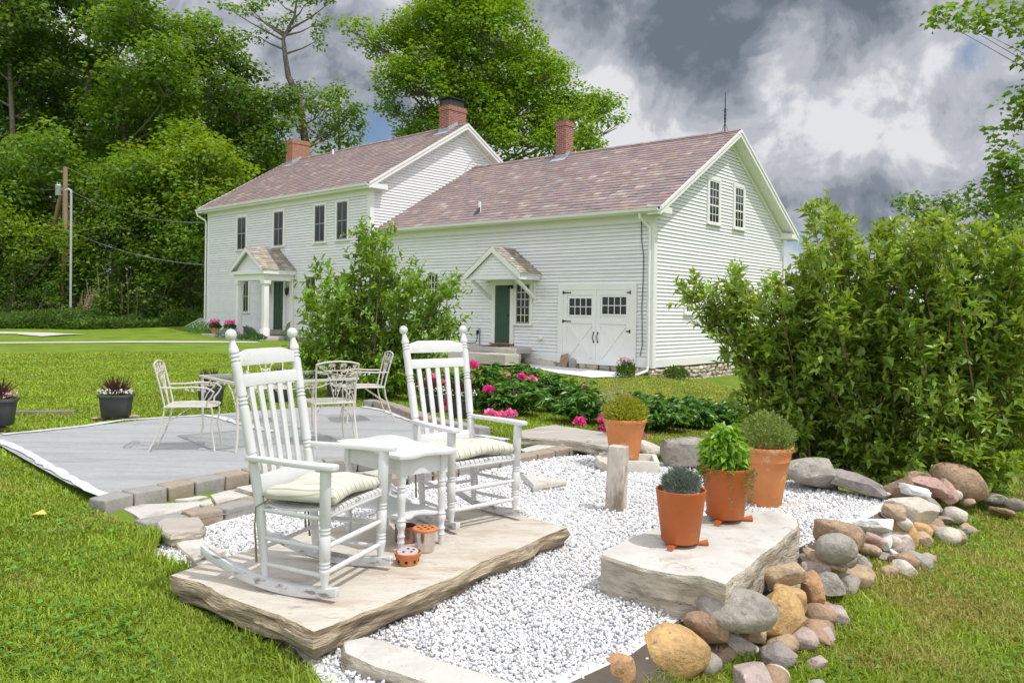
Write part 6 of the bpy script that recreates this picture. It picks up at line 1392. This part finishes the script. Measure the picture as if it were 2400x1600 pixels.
# second rank that closes the woods behind
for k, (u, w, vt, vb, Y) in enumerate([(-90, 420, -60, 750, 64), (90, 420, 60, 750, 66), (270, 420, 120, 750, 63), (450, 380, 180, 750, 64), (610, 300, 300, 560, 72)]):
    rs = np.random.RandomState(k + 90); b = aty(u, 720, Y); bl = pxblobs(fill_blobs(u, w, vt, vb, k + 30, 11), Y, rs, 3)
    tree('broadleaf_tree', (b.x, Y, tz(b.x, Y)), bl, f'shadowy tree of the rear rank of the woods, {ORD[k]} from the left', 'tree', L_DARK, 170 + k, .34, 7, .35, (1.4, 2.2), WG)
# the tall thin-crowned tree with the bare bent trunk
Yt = 60; T = [aty(u, v, Yt) for u, v in [(722, 470), (715, 330), (700, 230), (676, 180), (668, 130), (664, 90), (690, 40), (700, -30)]]; rs = np.random.RandomState(7)
T[0].z = tz(T[0].x, Yt)
tree('broadleaf_tree', T[0], pxblobs([(585, 20, 34), (640, 60, 26), (605, 85, 24), (560, 15, 26), (520, 10, 24), (690, 60, 26), (735, 60, 28), (770, 10, 30), (715, 10, 34), (650, 0, 34), (745, 95, 22), (720, 230, 42), (760, 255, 42), (690, 280, 40), (800, 300, 40), (745, 320, 46), (820, 275, 24)], Yt, rs, 1.5),
     'tall thin-crowned tree with a bent bare trunk above the left chimney', 'tree', L_MID, 7, .24, 15, .34, (.6, 1.1), WG, trunk_pts=T, pergap=1.1)
# great maple behind the farmhouse
rs = np.random.RandomState(11); Ym = 56; b = aty(1120, 740, Ym)
tree('maple_tree', (b.x, Ym, tz(b.x, Ym)), pxblobs([(1075, 40, 105), (1150, 90, 110), (1010, 110, 95), (930, 110, 70), (855, 95, 48), (825, 75, 30), (990, 210, 100), (1110, 210, 130), (1220, 150, 80), (1270, 230, 90), (1330, 290, 95), (1240, 330, 110), (1410, 270, 55), (1445, 300, 32), (1120, 340, 120), (1010, 320, 80), (935, 190, 60), (925, 265, 34), (955, 340, 45), (1380, 345, 45), (1180, 25, 60), (1020, 20, 60), (1060, 130, 120), (1180, 260, 120), (1320, 350, 90), (1290, 180, 60), (1110, 300, 120), (970, 60, 50)], Ym, rs, 2.5),
     'great sunlit maple towering behind the farmhouse roofs', 'maple', L_MAPLE, 12, .24, 17, .55, (.6, 1.2), pergap=1.15)
# trees at the right
rs = np.random.RandomState(21); Yr = 16; b = Vector((11.2, Yr, tz(11.2, Yr)))
tree('maple_tree', b, pxblobs([(2620, 60, 90), (2400, 235, 45), (2400, 320, 75), (2395, 420, 80), (2330, 395, 42), (2440, 480, 110), (2360, 470, 60), (2480, 300, 130), (2500, 130, 110), (2420, 60, 60), (2350, 45, 48), (2290, 35, 42), (2235, 45, 30), (2190, 40, 22), (2300, 75, 26), (2560, 500, 150), (2600, 300, 150)], Yr, rs, .6),
     'maple at the right edge with one branch reaching across the top right of the sky', 'maple', L_MID, 22, .13, 60, .05, (.28, .5), aspect=.8, trunk_pts=[b - Vector((0, 0, .3)), aty(2660, 600, Yr), aty(2650, 300, Yr), aty(2620, 40, Yr)])
rs = np.random.RandomState(23); Yq = 34; b = aty(2290, 760, Yq)
tree('broadleaf_tree', (b.x, Yq, tz(b.x, Yq)), pxblobs([(2200, 500, 55), (2280, 490, 60), (2360, 500, 70), (2140, 480, 40), (2130, 530, 60), (2220, 560, 80), (2330, 590, 90), (2420, 560, 100), (2420, 470, 60)], Yq, rs, 1.5),
     'dark tree beyond the right shrubs under the cloud bank', 'tree', L_DARK, 24, .2, 22, .3, (.5, .9))
# undergrowth shrubs at the wood's edge
for k in range(13):
    rs = np.random.RandomState(200 + k); u = -30 + k * 41 + rs.uniform(-12, 12); Y = 44.5 + rs.uniform(-1.5, 2.5); h = rs.uniform(45, 105); vb = 752
    g = aty(u, vb, Y); g.z = tz(g.x, Y); p0 = [(u + rs.uniform(-28, 28), vb - 10 - rs.rand() * h, rs.uniform(18, 32)) for _ in range(7)]
    tree('wild_shrub', g, pxblobs(p0, Y, rs, .8), f'wild shrub at the edge of the woods, {ORD[k]} from the left edge to the farmhouse', 'shrub', (L_UNDER, L_MID, L_DARK)[k % 3], 210 + k, .15, 26, .07, (.35, .65), 'wild shrubs along the edge of the woods')
for k, (u, vt) in enumerate([(232, 610), (248, 640), (282, 660), (300, 640), (318, 665), (210, 655), (335, 680)]):
    b = onground(u, 752); t = aty(u + (-6, 5, 2, -4, 3, -8, 4)[k], vt, b.y); m = MB(); m.tube([b, b.lerp(t, .5) + Vector((.08, 0, 0)), t], [.05, .04, .02], 6)
    for s in (-1, 1, 1): p = b.lerp(t, .5 + .15 * s); m.tube([p, p + Vector((s * .3, .1, .5))], [.02, .008], 4)
    tag(m.build('dead_sapling', M('pale_dead_wood', (.34, .27, .20), .9, var=.2) if 'pale_dead_wood' not in bpy.data.materials else bpy.data.materials['pale_dead_wood'], None), f'thin pale dead sapling in the dark undergrowth, {ORD[k]} of the group right of the stump', 'sapling', 'dead saplings in the undergrowth')
def ground_cover():
    rs = np.random.RandomState(31); n = 22000; u = rs.uniform(-150, 500, n); P = []; 
    edge = [onground(a, b) for a, b in [(-200, 768), (0, 770), (200, 772), (330, 768), (420, 764), (500, 760)]]
    ex = [e.x for e in edge]; ey = [e.y for e in edge]; x = rs.uniform(-26, -14.5, n); y = np.interp(x, ex, ey) + rs.rand(n) ** 1.5 * 6; z = TZ(x, y) + rs.rand(n) ** 2 * (.25 + .55 * np.clip(np.sin(x * 1.9) * np.sin(x * .83 + 1) + .35, 0, 1))
    az = rs.uniform(0, 6.3, n); D = np.stack([np.cos(az), np.sin(az), rs.uniform(.2, 1.5, n)], 1); tag(leaf_mesh('undergrowth', np.stack([x, y, z], 1), D, rs.randn(n, 3) + [0, 0, 1], rs.uniform(.12, .35, n), rs.uniform(.05, .12, n), L_UNDER), 'tall weeds and ground cover along the foot of the woods', 'undergrowth', kind='stuff')
ground_cover()

# ------------------------------------------------------------------ shrubs built from arching stems
def stem_shrub(name, base, targets, label, cat, mat, seed, leaf=.065, wid=.4, twigs=24, lpt=12, tl=(.12, .34), tw=.006, bare=.25, up=.35, jitter=.16, group=None, shoots=0):
    rs = np.random.RandomState(seed); base = Vector(base); o = empty(name, base, 0, label, cat, group); st = MB(); TP = []; TD = []; TL = []
    for (x, y, z) in targets:
        t = Vector((x, y, z)) - base; b = Vector((rs.uniform(-.22, .22), rs.uniform(-.22, .22), -.05)); h = b.lerp(t, .5) + Vector((rs.uniform(-.1, .1), rs.uniform(-.1, .1), up * t.length * .35)); pts = [b.lerp(h, f).lerp(h.lerp(t, f), f) for f in np.linspace(0, 1, 9)]
        r0 = tw * (1 + t.length * .6); st.tube(pts, [r0 * (1 - .75 * k / 8) for k in range(9)], 5, False)
        for k in range(twigs):
            f = bare + (1 - bare) * rs.rand() ** .75; i = min(7, int(f * 8)); p = pts[i].lerp(pts[i + 1], f * 8 - i); d = (pts[i + 1] - pts[i]).normalized()
            q = np.array(d) * .5 + rs.randn(3) * .75 + [0, 0, .45]; q /= np.linalg.norm(q); TP.append(np.array(p) + rs.randn(3) * jitter * .3); TD.append(q); TL.append(rs.uniform(*tl))
        TP.append(np.array(pts[7])); TD.append(np.array((pts[8] - pts[7]).normalized())); TL.append(tl[1])
    st.build('stems', TWIG, o, smooth=True); TP = np.array(TP); TD = np.array(TD); TL = np.array(TL); n = len(TP)
    f = (np.arange(lpt) // 2 + .6) / (lpt / 2); s = np.where(np.arange(lpt) % 2, 1., -1.); S0 = unit(np.cross(TD, [0, 0, 1.]) + 1e-4); B0 = np.cross(TD, S0)
    par = (np.arange(lpt) // 2) % 2
    side = np.where(par[None, :, None] == 0, S0[:, None, :], B0[:, None, :]) * s[None, :, None]
    P = TP[:, None] + TD[:, None] * (TL[:, None] * f)[..., None] + rs.randn(n, lpt, 3) * .008; D = TD[:, None] * .75 + side * .85 + rs.randn(n, lpt, 3) * .25 + np.array([0, 0, .1])
    N_ = np.array([0, 0, 1.]) + rs.randn(n, lpt, 3) * .45 + TD[:, None] * .3; L_ = leaf * rs.uniform(.45, 1.45, (n, lpt)) * (1.15 - .35 * f)[None]
    leaf_mesh('foliage', P.reshape(-1, 3), D.reshape(-1, 3), N_.reshape(-1, 3), L_.ravel(), L_.ravel() * wid, mat, o, droop=.2)
    # thin twigs
    tm = MB(); 
    for k in range(0, n, 3): p = Vector(TP[k]); tm.tube([p, p + Vector(TD[k]) * TL[k]], [.003, .0012], 3, False)
    tm.build('twigs', TWIG, o); return o
def targets_px(pts, Y, rs, dy=.6, extra=2, spread=35):
    out = []
    for (u, v) in pts:
        for e in range(extra): y = Y + rs.uniform(-dy, dy); p = aty(u + rs.uniform(-spread, spread) * (e > 0), v + rs.uniform(-spread, spread) * .8 * (e > 0), y); out.append((p.x, p.y, p.z))
    return out
rs = np.random.RandomState(50)
bp = onground(1830, 1085); t1 = targets_px([(1605, 668), (1690, 730), (1740, 670), (1790, 690), (1830, 650), (1790, 770), (1830, 730), (1820, 850), (1850, 780), (1870, 690), (1840, 920), (1880, 850), (1880, 620), (1850, 990), (1890, 930), (1900, 720)], 8.3, rs, .45, 2, 26) + targets_px([(1640, 690), (1660, 705), (1730, 690), (1715, 640), (1790, 800), (1770, 900), (1760, 980)], 8.2, rs, .3, 1)
stem_shrub('shrub', (aty(1900, 1000, 8.4).x, 8.4, tz(3.2, 8.4)), t1, 'left shrub of the big hedge, reaching branches out across the farmhouse gable', 'shrub', L_SHRUB, 51, .092, .46, 24, 12, (.12, .32), .006, .22, .12, group='big shrubs at the right')
t2 = targets_px([(1935, 485), (1935, 500), (1985, 558), (1960, 608), (2010, 583), (2060, 538), (2110, 558), (2140, 578), (2080, 598), (1900, 598), (1920, 658), (1990, 678), (2060, 638), (2130, 638), (1950, 758), (2040, 758), (2120, 738), (1900, 830), (2000, 830), (2090, 830), (1930, 940), (2030, 940), (2120, 950), (1960, 1040), (2080, 1050), (1890, 1030)], 8.0, rs, .55, 2)
stem_shrub('shrub', (aty(2040, 1000, 8.0).x, 8.0, tz(3.6, 8.0)), t2, 'middle shrub of the big hedge with one tall sprig above the skyline', 'shrub', L_SHRUB, 52, .092, .46, 24, 12, (.12, .32), .006, .22, .12, group='big shrubs at the right')
t3 = targets_px([(2130, 638), (2150, 598), (2190, 578), (2230, 598), (2280, 608), (2330, 608), (2400, 558), (2170, 558), (2210, 528), (2250, 538), (2300, 558), (2350, 578), (2400, 608), (2190, 638), (2260, 648), (2330, 668), (2400, 698), (2160, 758), (2240, 768), (2320, 778), (2400, 770), (2180, 850), (2260, 860), (2350, 870), (2430, 890), (2200, 960), (2290, 970), (2370, 990), (2160, 1050), (2250, 1070), (2350, 1090), (2470, 678), (2480, 810), (2460, 990)], 7.6, rs, .55, 2)
stem_shrub('shrub', (aty(2260, 1000, 7.6).x, 7.6, tz(4.3, 7.6)), t3, 'right shrub of the big hedge running out of the picture', 'shrub', L_SHRUB, 53, .092, .46, 24, 12, (.12, .32), .006, .22, .12, group='big shrubs at the right')
# small vine-leaved undergrowth at the shrub feet
rs = np.random.RandomState(54)
for k, (u, v, lab) in enumerate([(1960, 1085, 'broad-leaved vine under the big hedge, left clump'), (2120, 1080, 'broad-leaved vine under the big hedge, middle clump'), (2320, 1100, 'broad-leaved vine under the big hedge, right clump')]):
    b = onground(u, v + 20); tg = [(b.x + rs.uniform(-.5, .5), b.y + rs.uniform(-.1, .4), b.z + rs.uniform(.1, .5)) for _ in range(10)]
    stem_shrub('vine', b, tg, lab, 'vine', L_BRIGHT, 55 + k, .13, .8, 10, 6, (.08, .2), .004, .1, group='vines under the hedge')
rs = np.random.RandomState(60); Yb = 13.6; bb = onground(850, 932); Yb = bb.y
tb = targets_px([(870, 535), (885, 560), (850, 590), (905, 560), (880, 640), (830, 640), (910, 640), (780, 640), (750, 650), (730, 700), (760, 720), (720, 760), (800, 700), (850, 720), (930, 700), (985, 640), (960, 680), (1000, 690), (1050, 690), (1060, 675), (940, 760), (1000, 760), (1060, 765), (1085, 750), (700, 800), (740, 810), (790, 790), (850, 800), (910, 800), (980, 820), (1040, 810), (720, 850), (770, 860), (830, 860), (900, 860), (960, 870), (1010, 860), (860, 900), (920, 900), (800, 900)], Yb, rs, .7, 1, 22)
stem_shrub('shrub', bb, tb, 'loose forsythia bush with tall sprigs standing before the farmhouse', 'shrub', L_BUSH, 61, .105, .48, 28, 12, (.16, .42), .007, .3, .3)

# ------------------------------------------------------------------ peonies
PINK = [M('magenta_peony', (.80, .09, .36), .6, var=.2, vscale=20, island_var=.25, trans=.2), M('pink_peony', (.90, .28, .52), .6, var=.2, vscale=20, island_var=.25, trans=.2), M('faded_peony', (.50, .30, .22), .7, island_var=.25)]
for m_ in PINK:                                                   # no green shift in petals
    for n_ in m_.node_tree.nodes:
        if n_.type == 'HUE_SAT' and n_.inputs['Hue'].default_value < .49: n_.inputs['Hue'].default_value = .5
def flower(o, p, r, mat, seed):
    rs = np.random.RandomState(seed); k = 70; d = unit(rs.randn(k, 3)); d[:, 2] = np.abs(d[:, 2]) * .9 - .15; d = unit(d); P = np.array(p) + d * (r * rs.uniform(.25, .6, k))[:, None]
    D = unit(d + rs.randn(k, 3) * .5); leaf_mesh('flower', P - np.array(o.location), D, d, r * .75, r * .7, mat, o, .3, -.1)
def peony(u, v, lab, seed, hgt=.5, rad=.36, n=34, flowers=(), mat=None):
    b = onground(u, v); o = empty('peony_bush', b, 0, lab, 'peony', 'peony bushes behind the gravel'); rs = np.random.RandomState(seed); st = MB(); P = []; D = []; N_ = []; L_ = []; n = int(n * 1.5); hgt *= 1.1; rad *= 1.1
    for k in range(n):
        a = rs.uniform(0, 6.28); q = rad * rs.rand() ** .5; h = hgt * rs.uniform(.6, 1.08) * (1 - .35 * (q / rad) ** 2); t = np.array([q * math.cos(a) * 1.3, q * math.sin(a), h]); st.tube([(t[0] * .25, t[1] * .25, 0), (t[0] * .6, t[1] * .6, h * .6), tuple(t)], [.005, .004, .003], 4, False)
        for lv in range(4):
            c = t * (1 - .15 * lv) ; az = rs.uniform(0, 6.28); od = np.array([math.cos(az), math.sin(az), .25])
            for j in range(7):
                ang = az + (j - 3) * .38; dd = np.array([math.cos(ang), math.sin(ang), rs.uniform(-.15, .55)]); P.append(c + od * .05 + rs.randn(3) * .012); D.append(dd); N_.append(np.array([0, 0, 1]) + rs.randn(3) * .3); L_.append(rs.uniform(.09, .18))
    st.build('stems', L_PEONY, o); leaf_mesh('foliage', P, np.array(D), np.array(N_), np.array(L_), np.array(L_) * .34, mat or L_PEONY, o, .2, .31)
    for k, (fu, fv, c) in enumerate(flowers):
        p = aty(fu, fv, b.y - .70); flower(o, p, .080 if c < 2 else .045, PINK[c], seed * 17 + k); s = MB(); s.tube([p - b, (p - b) * .5 + Vector((0, 0, .05)), (0, 0, .05)], .003, 4, False); s.build('stem', L_PEONY, o)
peony(1130, 960, 'peony bush behind the right arm of the right rocking chair, deep pink blooms', 71, .58, .34, 34, [(1145, 915, 0), (1204, 928, 1), (1108, 858, 0), (1106, 886, 2)])
peony(1200, 975, 'low peony bush with three pink blooms hanging over the gravel', 72, .40, .34, 30, [(1149, 972, 1), (1174, 976, 1), (1197, 972, 1)])
peony(1235, 945, 'peony bush with three small blooms against the lawn', 73, .62, .36, 36, [(1187, 885, 1), (1222, 884, 0), (1248, 890, 1)])
peony(1310, 970, 'leafy peony bush in the middle of the bed', 74, .50, .38, 40, [(1346, 946, 1), (1367, 953, 0), (1371, 907, 2)])
peony(1370, 995, 'peony bush with magenta blooms beside the terracotta pot', 75, .38, .34, 30, [(1358, 990, 0), (1416, 983, 0), (1417, 1006, 0)])
peony(1055, 955, 'peony seen through the slats of the right rocking chair', 79, .42, .25, 20, [(1040, 900, 1), (1041, 940, 0), (1010, 890, 1), (1046, 955, 1)])
peony(1530, 1010, 'flowerless peony bush right of the terracotta pot', 76, .34, .34, 34, [(1515, 1033, 0)])
peony(1620, 1005, 'flowerless peony bush above the squared grey boulder', 77, .40, .36, 36)
peony(1710, 1010, 'flowerless peony bush above the basil pot beside the hedge', 78, .36, .36, 36)
peony(1490, 960, 'peony bush behind the terracotta pot toward the lawn', 80, .30, .28, 20)

# ------------------------------------------------------------------ plants in pots and by the house
def tuft(name, loc, label, cat, mat, seed, n, h, spread, ln, wd, upb=.8, group=None, lean=.6, extra=None):
    """many upright leaves or blades from a small base"""
    rs = np.random.RandomState(seed); o = empty(name, loc, 0, label, cat, group); a = rs.uniform(0, 6.28, n); q = spread * rs.rand(n) ** .6; hh = h * rs.rand(n) ** .7 * (1 - .5 * (q / spread) ** 2)
    P = np.stack([q * np.cos(a), q * np.sin(a), hh], 1); D = np.stack([np.cos(a) * lean * rs.rand(n), np.sin(a) * lean * rs.rand(n), np.full(n, upb)], 1) + rs.randn(n, 3) * .35
    leaf_mesh('foliage', P, D, rs.randn(n, 3) + [0, 0, .8], ln * rs.uniform(.6, 1.3, n), wd * rs.uniform(.7, 1.2, n), mat, o); return o
L_LAV = leaf_mat('lavender_leaf', (.20, .25, .20), .2, .15); L_BASIL = leaf_mat('basil_leaf', (.20, .38, .04), .25, .35, .35, .5); L_THYME = leaf_mat('thyme_leaf', (.13, .17, .05), .3); L_GOLD = leaf_mat('golden_herb_leaf', (.34, .38, .04), .35, .3); L_OREG = leaf_mat('oregano_leaf', (.20, .28, .07), .3)
L_RED = leaf_mat('red_grass_blade', (.15, .075, .05), .4, .2); L_GER = leaf_mat('geranium_leaf', (.06, .14, .03), .3); PET_W = M('white_petal', (.70, .66, .64), .6, island_var=.1); PET_P = M('pale_pink_petal', (.55, .30, .36), .6, island_var=.2); SEEDH = M('pale_seed_head', (.46, .40, .30), .8, island_var=.2)
tuft('lavender', P1 + Vector((0, 0, .27)), 'silvery lavender in the near round orange pot', 'lavender', L_LAV, 301, 1700, .12, .09, .042, .006, .9, None, .9)
bs = tuft('basil', P2 + Vector((-.01, 0, .28)), 'bright green basil in the further round orange pot', 'basil', L_BASIL, 302, 800, .29, .11, .070, .034, -.35, None, 1.0)
rs = np.random.RandomState(303); P_ = []; D_ = []
for k in range(26):
    a = rs.uniform(2.2, 6.6); L_ = rs.uniform(.05, .24); n = int(L_ * 150) + 8
    for j in range(n):
        f = j / n; r_ = .12 + .045 * min(1, f * 3); P_.append((r_ * math.cos(a + .1 * f), r_ * math.sin(a + .1 * f), .035 - L_ * f ** 1.4 + .02 * math.sin(f * 3)) + rs.randn(3) * .006); D_.append(rs.randn(3))
o = empty('trailing_thyme', P2 + Vector((0, 0, .275)), 0, 'trailing thyme spilling over the rim of the basil pot', 'thyme'); leaf_mesh('foliage', P_, np.array(D_), rs.randn(len(P_), 3), .018, .006, L_THYME, o)
tuft('golden_herb', P3 + Vector((0, 0, .39)), 'golden-leaved herb in the flared pot in the trough', 'herb', L_GOLD, 304, 2400, .25, .20, .045, .010, .7, None, 1.2)
tuft('seed_stalks', P3 + Vector((-.05, .03, .45)), 'airy pale seed heads rising from the golden herb', 'seed heads', SEEDH, 305, 260, .30, .18, .030, .007, 1.0, None, .5)
tuft('oregano', P4 + Vector((0, 0, .39)), 'airy oregano in the flared pot at the right', 'oregano', L_OREG, 306, 2600, .30, .21, .026, .014, .6, None, 1.3)
for k, p in enumerate(PLANTERS):
    z = Vector((0, 0, .22 if k != 1 else .24)); nm = ['back of the patio', 'left picture edge', 'left of the glass table', 'middle of the glass table', 'right end of the glass table', 'first behind the right rocking chair', 'second behind the right rocking chair'][k]
    tuft('red_grass', p + z, f'spiky dark red grass in the planter, {nm}', 'ornamental grass', L_RED, 320 + k, 120, .05, .06, .22, .008, 1.2, 'red grass in the planters', .7)
    o = tuft('bedding_flowers', p + z, f'small white flowers around the red grass, {nm}', 'flowers', L_GER, 340 + k, 320, .06, .17, .035, .02, .3, 'bedding flowers in the planters', 1.0)
    rs = np.random.RandomState(k); n = 170; a = rs.uniform(0, 6.28, n); q = rs.uniform(.09, .2, n); leaf_mesh('blossoms', np.stack([q * np.cos(a), q * np.sin(a) * .8, .05 + rs.rand(n) * .05], 1), rs.randn(n, 3) + [0, 0, .5], rs.randn(n, 3) + [0, -1, 1], .022, .02, PET_W if k != 1 else PET_P, o)
for k, (x, y) in enumerate([(-8.75, -1.95), (-7.3, -2.0)]):
    b = mp_(x, y, .30); o = tuft('geranium', b, ('pink geranium in the pot at the left end of the porch step', 'pink geranium in the pot nearer the porch column')[k], 'geranium', L_GER, 360 + k, 500, .26, .24, .09, .07, .3, 'geraniums on the porch step', 1.0)
    rs = np.random.RandomState(k + 5); n = 260; c = np.stack([rs.uniform(-.24, .24, 12), rs.uniform(-.2, .1, 12), rs.uniform(.26, .38, 12)], 1); i = rs.randint(0, 12, n); leaf_mesh('blossoms', c[i] + rs.randn(n, 3) * .03, rs.randn(n, 3), rs.randn(n, 3), .05, .05, PINK[0], o)
for k, (P_, r_, h_, mat, lab) in enumerate([(mp_(-11.2, -1.4), .6, .6, L_PEONY, 'low dark plant beside the cellar hatch'), (mp_(-8.0, -.8), .4, .5, L_LAV, 'blue-grey plant behind the geraniums'), (mp_(-5.2, -3.2), .5, .45, L_LAV, 'silvery plant at the porch step corner'), (mp_(-4.3, -2.6), .55, .3, L_GER, 'low flowering plant below the wagon wheel'),
        (hp(-.35, -.9), .28, .45, L_UNDER, 'flowering plant at the farmhouse corner by the downspout'), (hp(.6, .4), .35, .4, L_UNDER, 'green plant against the field-stone foundation'), (onground(915, 905), .35, .28, L_GOLD, 'yellow-green low plant beside the forsythia bush'), (onground(960, 925), .3, .25, L_GOLD, 'small yellow-green plant near the curved pavers'), (onground(870, 930), .4, .3, L_UNDER, 'dark green ground plant under the forsythia bush')]):
    P_ = Vector((P_.x, P_.y, tz(P_.x, P_.y))); tuft('garden_plant', P_, lab, 'plant', mat, 380 + k, 700, h_, r_, .10, .04, .7, None, .9)
rs = np.random.RandomState(9); p = hp(-.35, -.9, .0); p.z = tz(p.x, p.y); tuft('pink_flowers', p + Vector((0, 0, .35)), 'dusty pink flower heads at the farmhouse corner', 'flowers', PET_P, 399, 160, .22, .28, .05, .04, .6, None, .6)

# ------------------------------------------------------------------ grass blades
def grass():
    rs = np.random.RandomState(77); N0 = 1300000; r = np.exp(rs.uniform(math.log(1.9), math.log(26), N0)) ; keep = rs.rand(N0) < np.clip((r / 4.0) ** .45, 0, 1.0); r = r[keep]; th = rs.uniform(-R(42), R(42), len(r)); x = r * np.sin(th); y = r * np.cos(th); P = np.stack([x, y], 1)
    ex = np.zeros(len(P), bool)
    for poly, g in ((GRAVEL, .0), (PATIO, .0), ([tuple(q) for q in UP] + [tuple(q) for q in LOW[::-1]], .03), (LOW + [(q_[0] + .22, q_[1] - .22) for q_ in LOW[::-1]], .0), (SLAB1, .0), (SLAB2, .02), (SLAB3, .02), (CURB, .01)):
        ex |= inpoly(P, poly)
        if g: ex |= polydist(P, poly) < g
    hq = [hp(*q) for q in [(-12.5, -.2), (.1, -.2), (.2, 12), (-12.5, 12)]]; ex |= inpoly(P, [(q.x, q.y) for q in hq]); gsq = [tuple(hp(a, b))[:2] for a, b in [(-4.4, -.2), (-.4, -.2), (-.2, -.9), (-.9, -1.9), (-2.2, -1.75), (-3.6, -1.2), (-4.6, -.6)]]; ex |= inpoly(P, gsq)
    P = P[~ex]; r = np.hypot(P[:, 0], P[:, 1]); n = len(P); z = TZ(P[:, 0], P[:, 1])
    near_wood = np.interp(P[:, 0], [-6, 6], [0, 0]); tall = .5 + .5 * np.sin(P[:, 0] * 2.1 + np.sin(P[:, 1] * 1.7) * 1.5) * np.sin(P[:, 1] * 2.4 + 1); right = P[:, 0] > .2
    h = (.018 + .026 * rs.rand(n) ** 1.5 + .018 * tall * rs.rand(n)) * np.where(right & (r < 9), 1.25, 1.0) * (1 + .015 * r); w = (.0011 + .00068 * r) * rs.uniform(.7, 1.3, n)
    rk = polydist(P, GRAVEL) < .12; h = h * np.where(rk & (rs.rand(n) < .4), 1.9, 1)
    az = rs.uniform(0, 6.28, n); le = rs.uniform(.1, 1.1, n); d = np.stack([np.cos(az), np.sin(az), np.zeros(n)], 1); s = np.stack([-np.sin(az), np.cos(az), np.zeros(n)], 1); B = np.column_stack([P, z - .004]); U = np.array([0, 0, 1.])
    a = B - s * w[:, None]; b = B + s * w[:, None]; m = B + U * (h * .62)[:, None] + d * (h * le * .35)[:, None]; c = m - s * (w * .7)[:, None]; e = m + s * (w * .7)[:, None]; t = B + U * (h * (1 - .25 * le))[:, None] + d * (h * le)[:, None]
    v = np.stack([a, b, c, e, t], 1).reshape(-1, 3); i = (np.arange(n) * 5)[:, None]; f = np.stack([i + [0, 1, 3], i + [0, 3, 2], i + [2, 3, 4]], 1).reshape(-1, 3)
    g = M('grass_blade', (.245, .345, .036), .55, var=.30, vscale=.9, island_var=.32, trans=.30, spec=.3, stain=(.40, .34, .11), stain_scale=1.6, stain_amt=.72, thr=(.53, .72)); 
    nt = g.node_tree; N = nt.nodes; L = nt.links                 # the outer bank at the right is drier
    for nd in list(N):
        if nd.type == 'MAP_RANGE' and abs(nd.inputs[1].default_value - .53) < 1e-4 and abs(nd.inputs[2].default_value - .72) < 1e-4:
            src = nd.inputs[0].links[0].from_socket; tc = N.new('ShaderNodeTexCoord'); sp = N.new('ShaderNodeSeparateXYZ'); L.new(tc.outputs['Object'], sp.inputs[0]); mr = N.new('ShaderNodeMapRange'); L.new(sp.outputs[0], mr.inputs[0])
            mr.inputs[1].default_value = .6; mr.inputs[2].default_value = 2.4; mr.inputs[3].default_value = 0; mr.inputs[4].default_value = .13; ad = N.new('ShaderNodeMath'); L.new(src, ad.inputs[0]); L.new(mr.outputs[0], ad.inputs[1]); L.new(ad.outputs[0], nd.inputs[0])
    tag(raw_mesh('grass', v, f, g), 'short lawn grass with clover and dry straw patches', 'grass', kind='stuff'); print('blades', n)
grass()
def clover():
    rs = np.random.RandomState(81); n = 26000; r = np.exp(rs.uniform(math.log(2.0), math.log(9), n)); th = rs.uniform(-R(42), R(42), n); P = np.stack([r * np.sin(th), r * np.cos(th)], 1)
    k = np.sin(P[:, 0] * 3.3 + np.sin(P[:, 1] * 2.1) * 2) * np.sin(P[:, 1] * 3.9 + .7) > .12; ex = ~k
    for poly in (GRAVEL, PATIO, [tuple(q) for q in UP] + [tuple(q) for q in LOW[::-1]], SLAB1, SLAB2, SLAB3, CURB): ex |= inpoly(P, poly) | (polydist(P, poly) < .06)
    P = P[~ex]; n = len(P); z = TZ(P[:, 0], P[:, 1]) + rs.uniform(.015, .05, n); az = rs.uniform(0, 6.28, n)
    tag(leaf_mesh('clover', np.column_stack([P, z]), np.stack([np.cos(az), np.sin(az), rs.uniform(-.1, .4, n)], 1), rs.randn(n, 3) * .3 + [0, 0, 1], rs.uniform(.018, .045, n), rs.uniform(.014, .03, n), leaf_mat('clover_leaf', (.13, .28, .03), .35, .3)), 'clover and small broad weeds in the lawn', 'clover', kind='stuff')
clover()
p = onground(88, 1222); m = MB(); m.add([(-.05, 0, .04), (0, -.03, .055), (.06, .0, .05), (.01, .04, .07), (.0, .0, .06)], [(0, 1, 4), (1, 2, 4), (2, 3, 4), (3, 0, 4)]); o = m.build('fallen_leaf', M('yellow_leaf', (.62, .48, .10), .6)); o.location = p; tag(o, 'curled yellow fallen leaf on the lawn beside the patio', 'leaf')
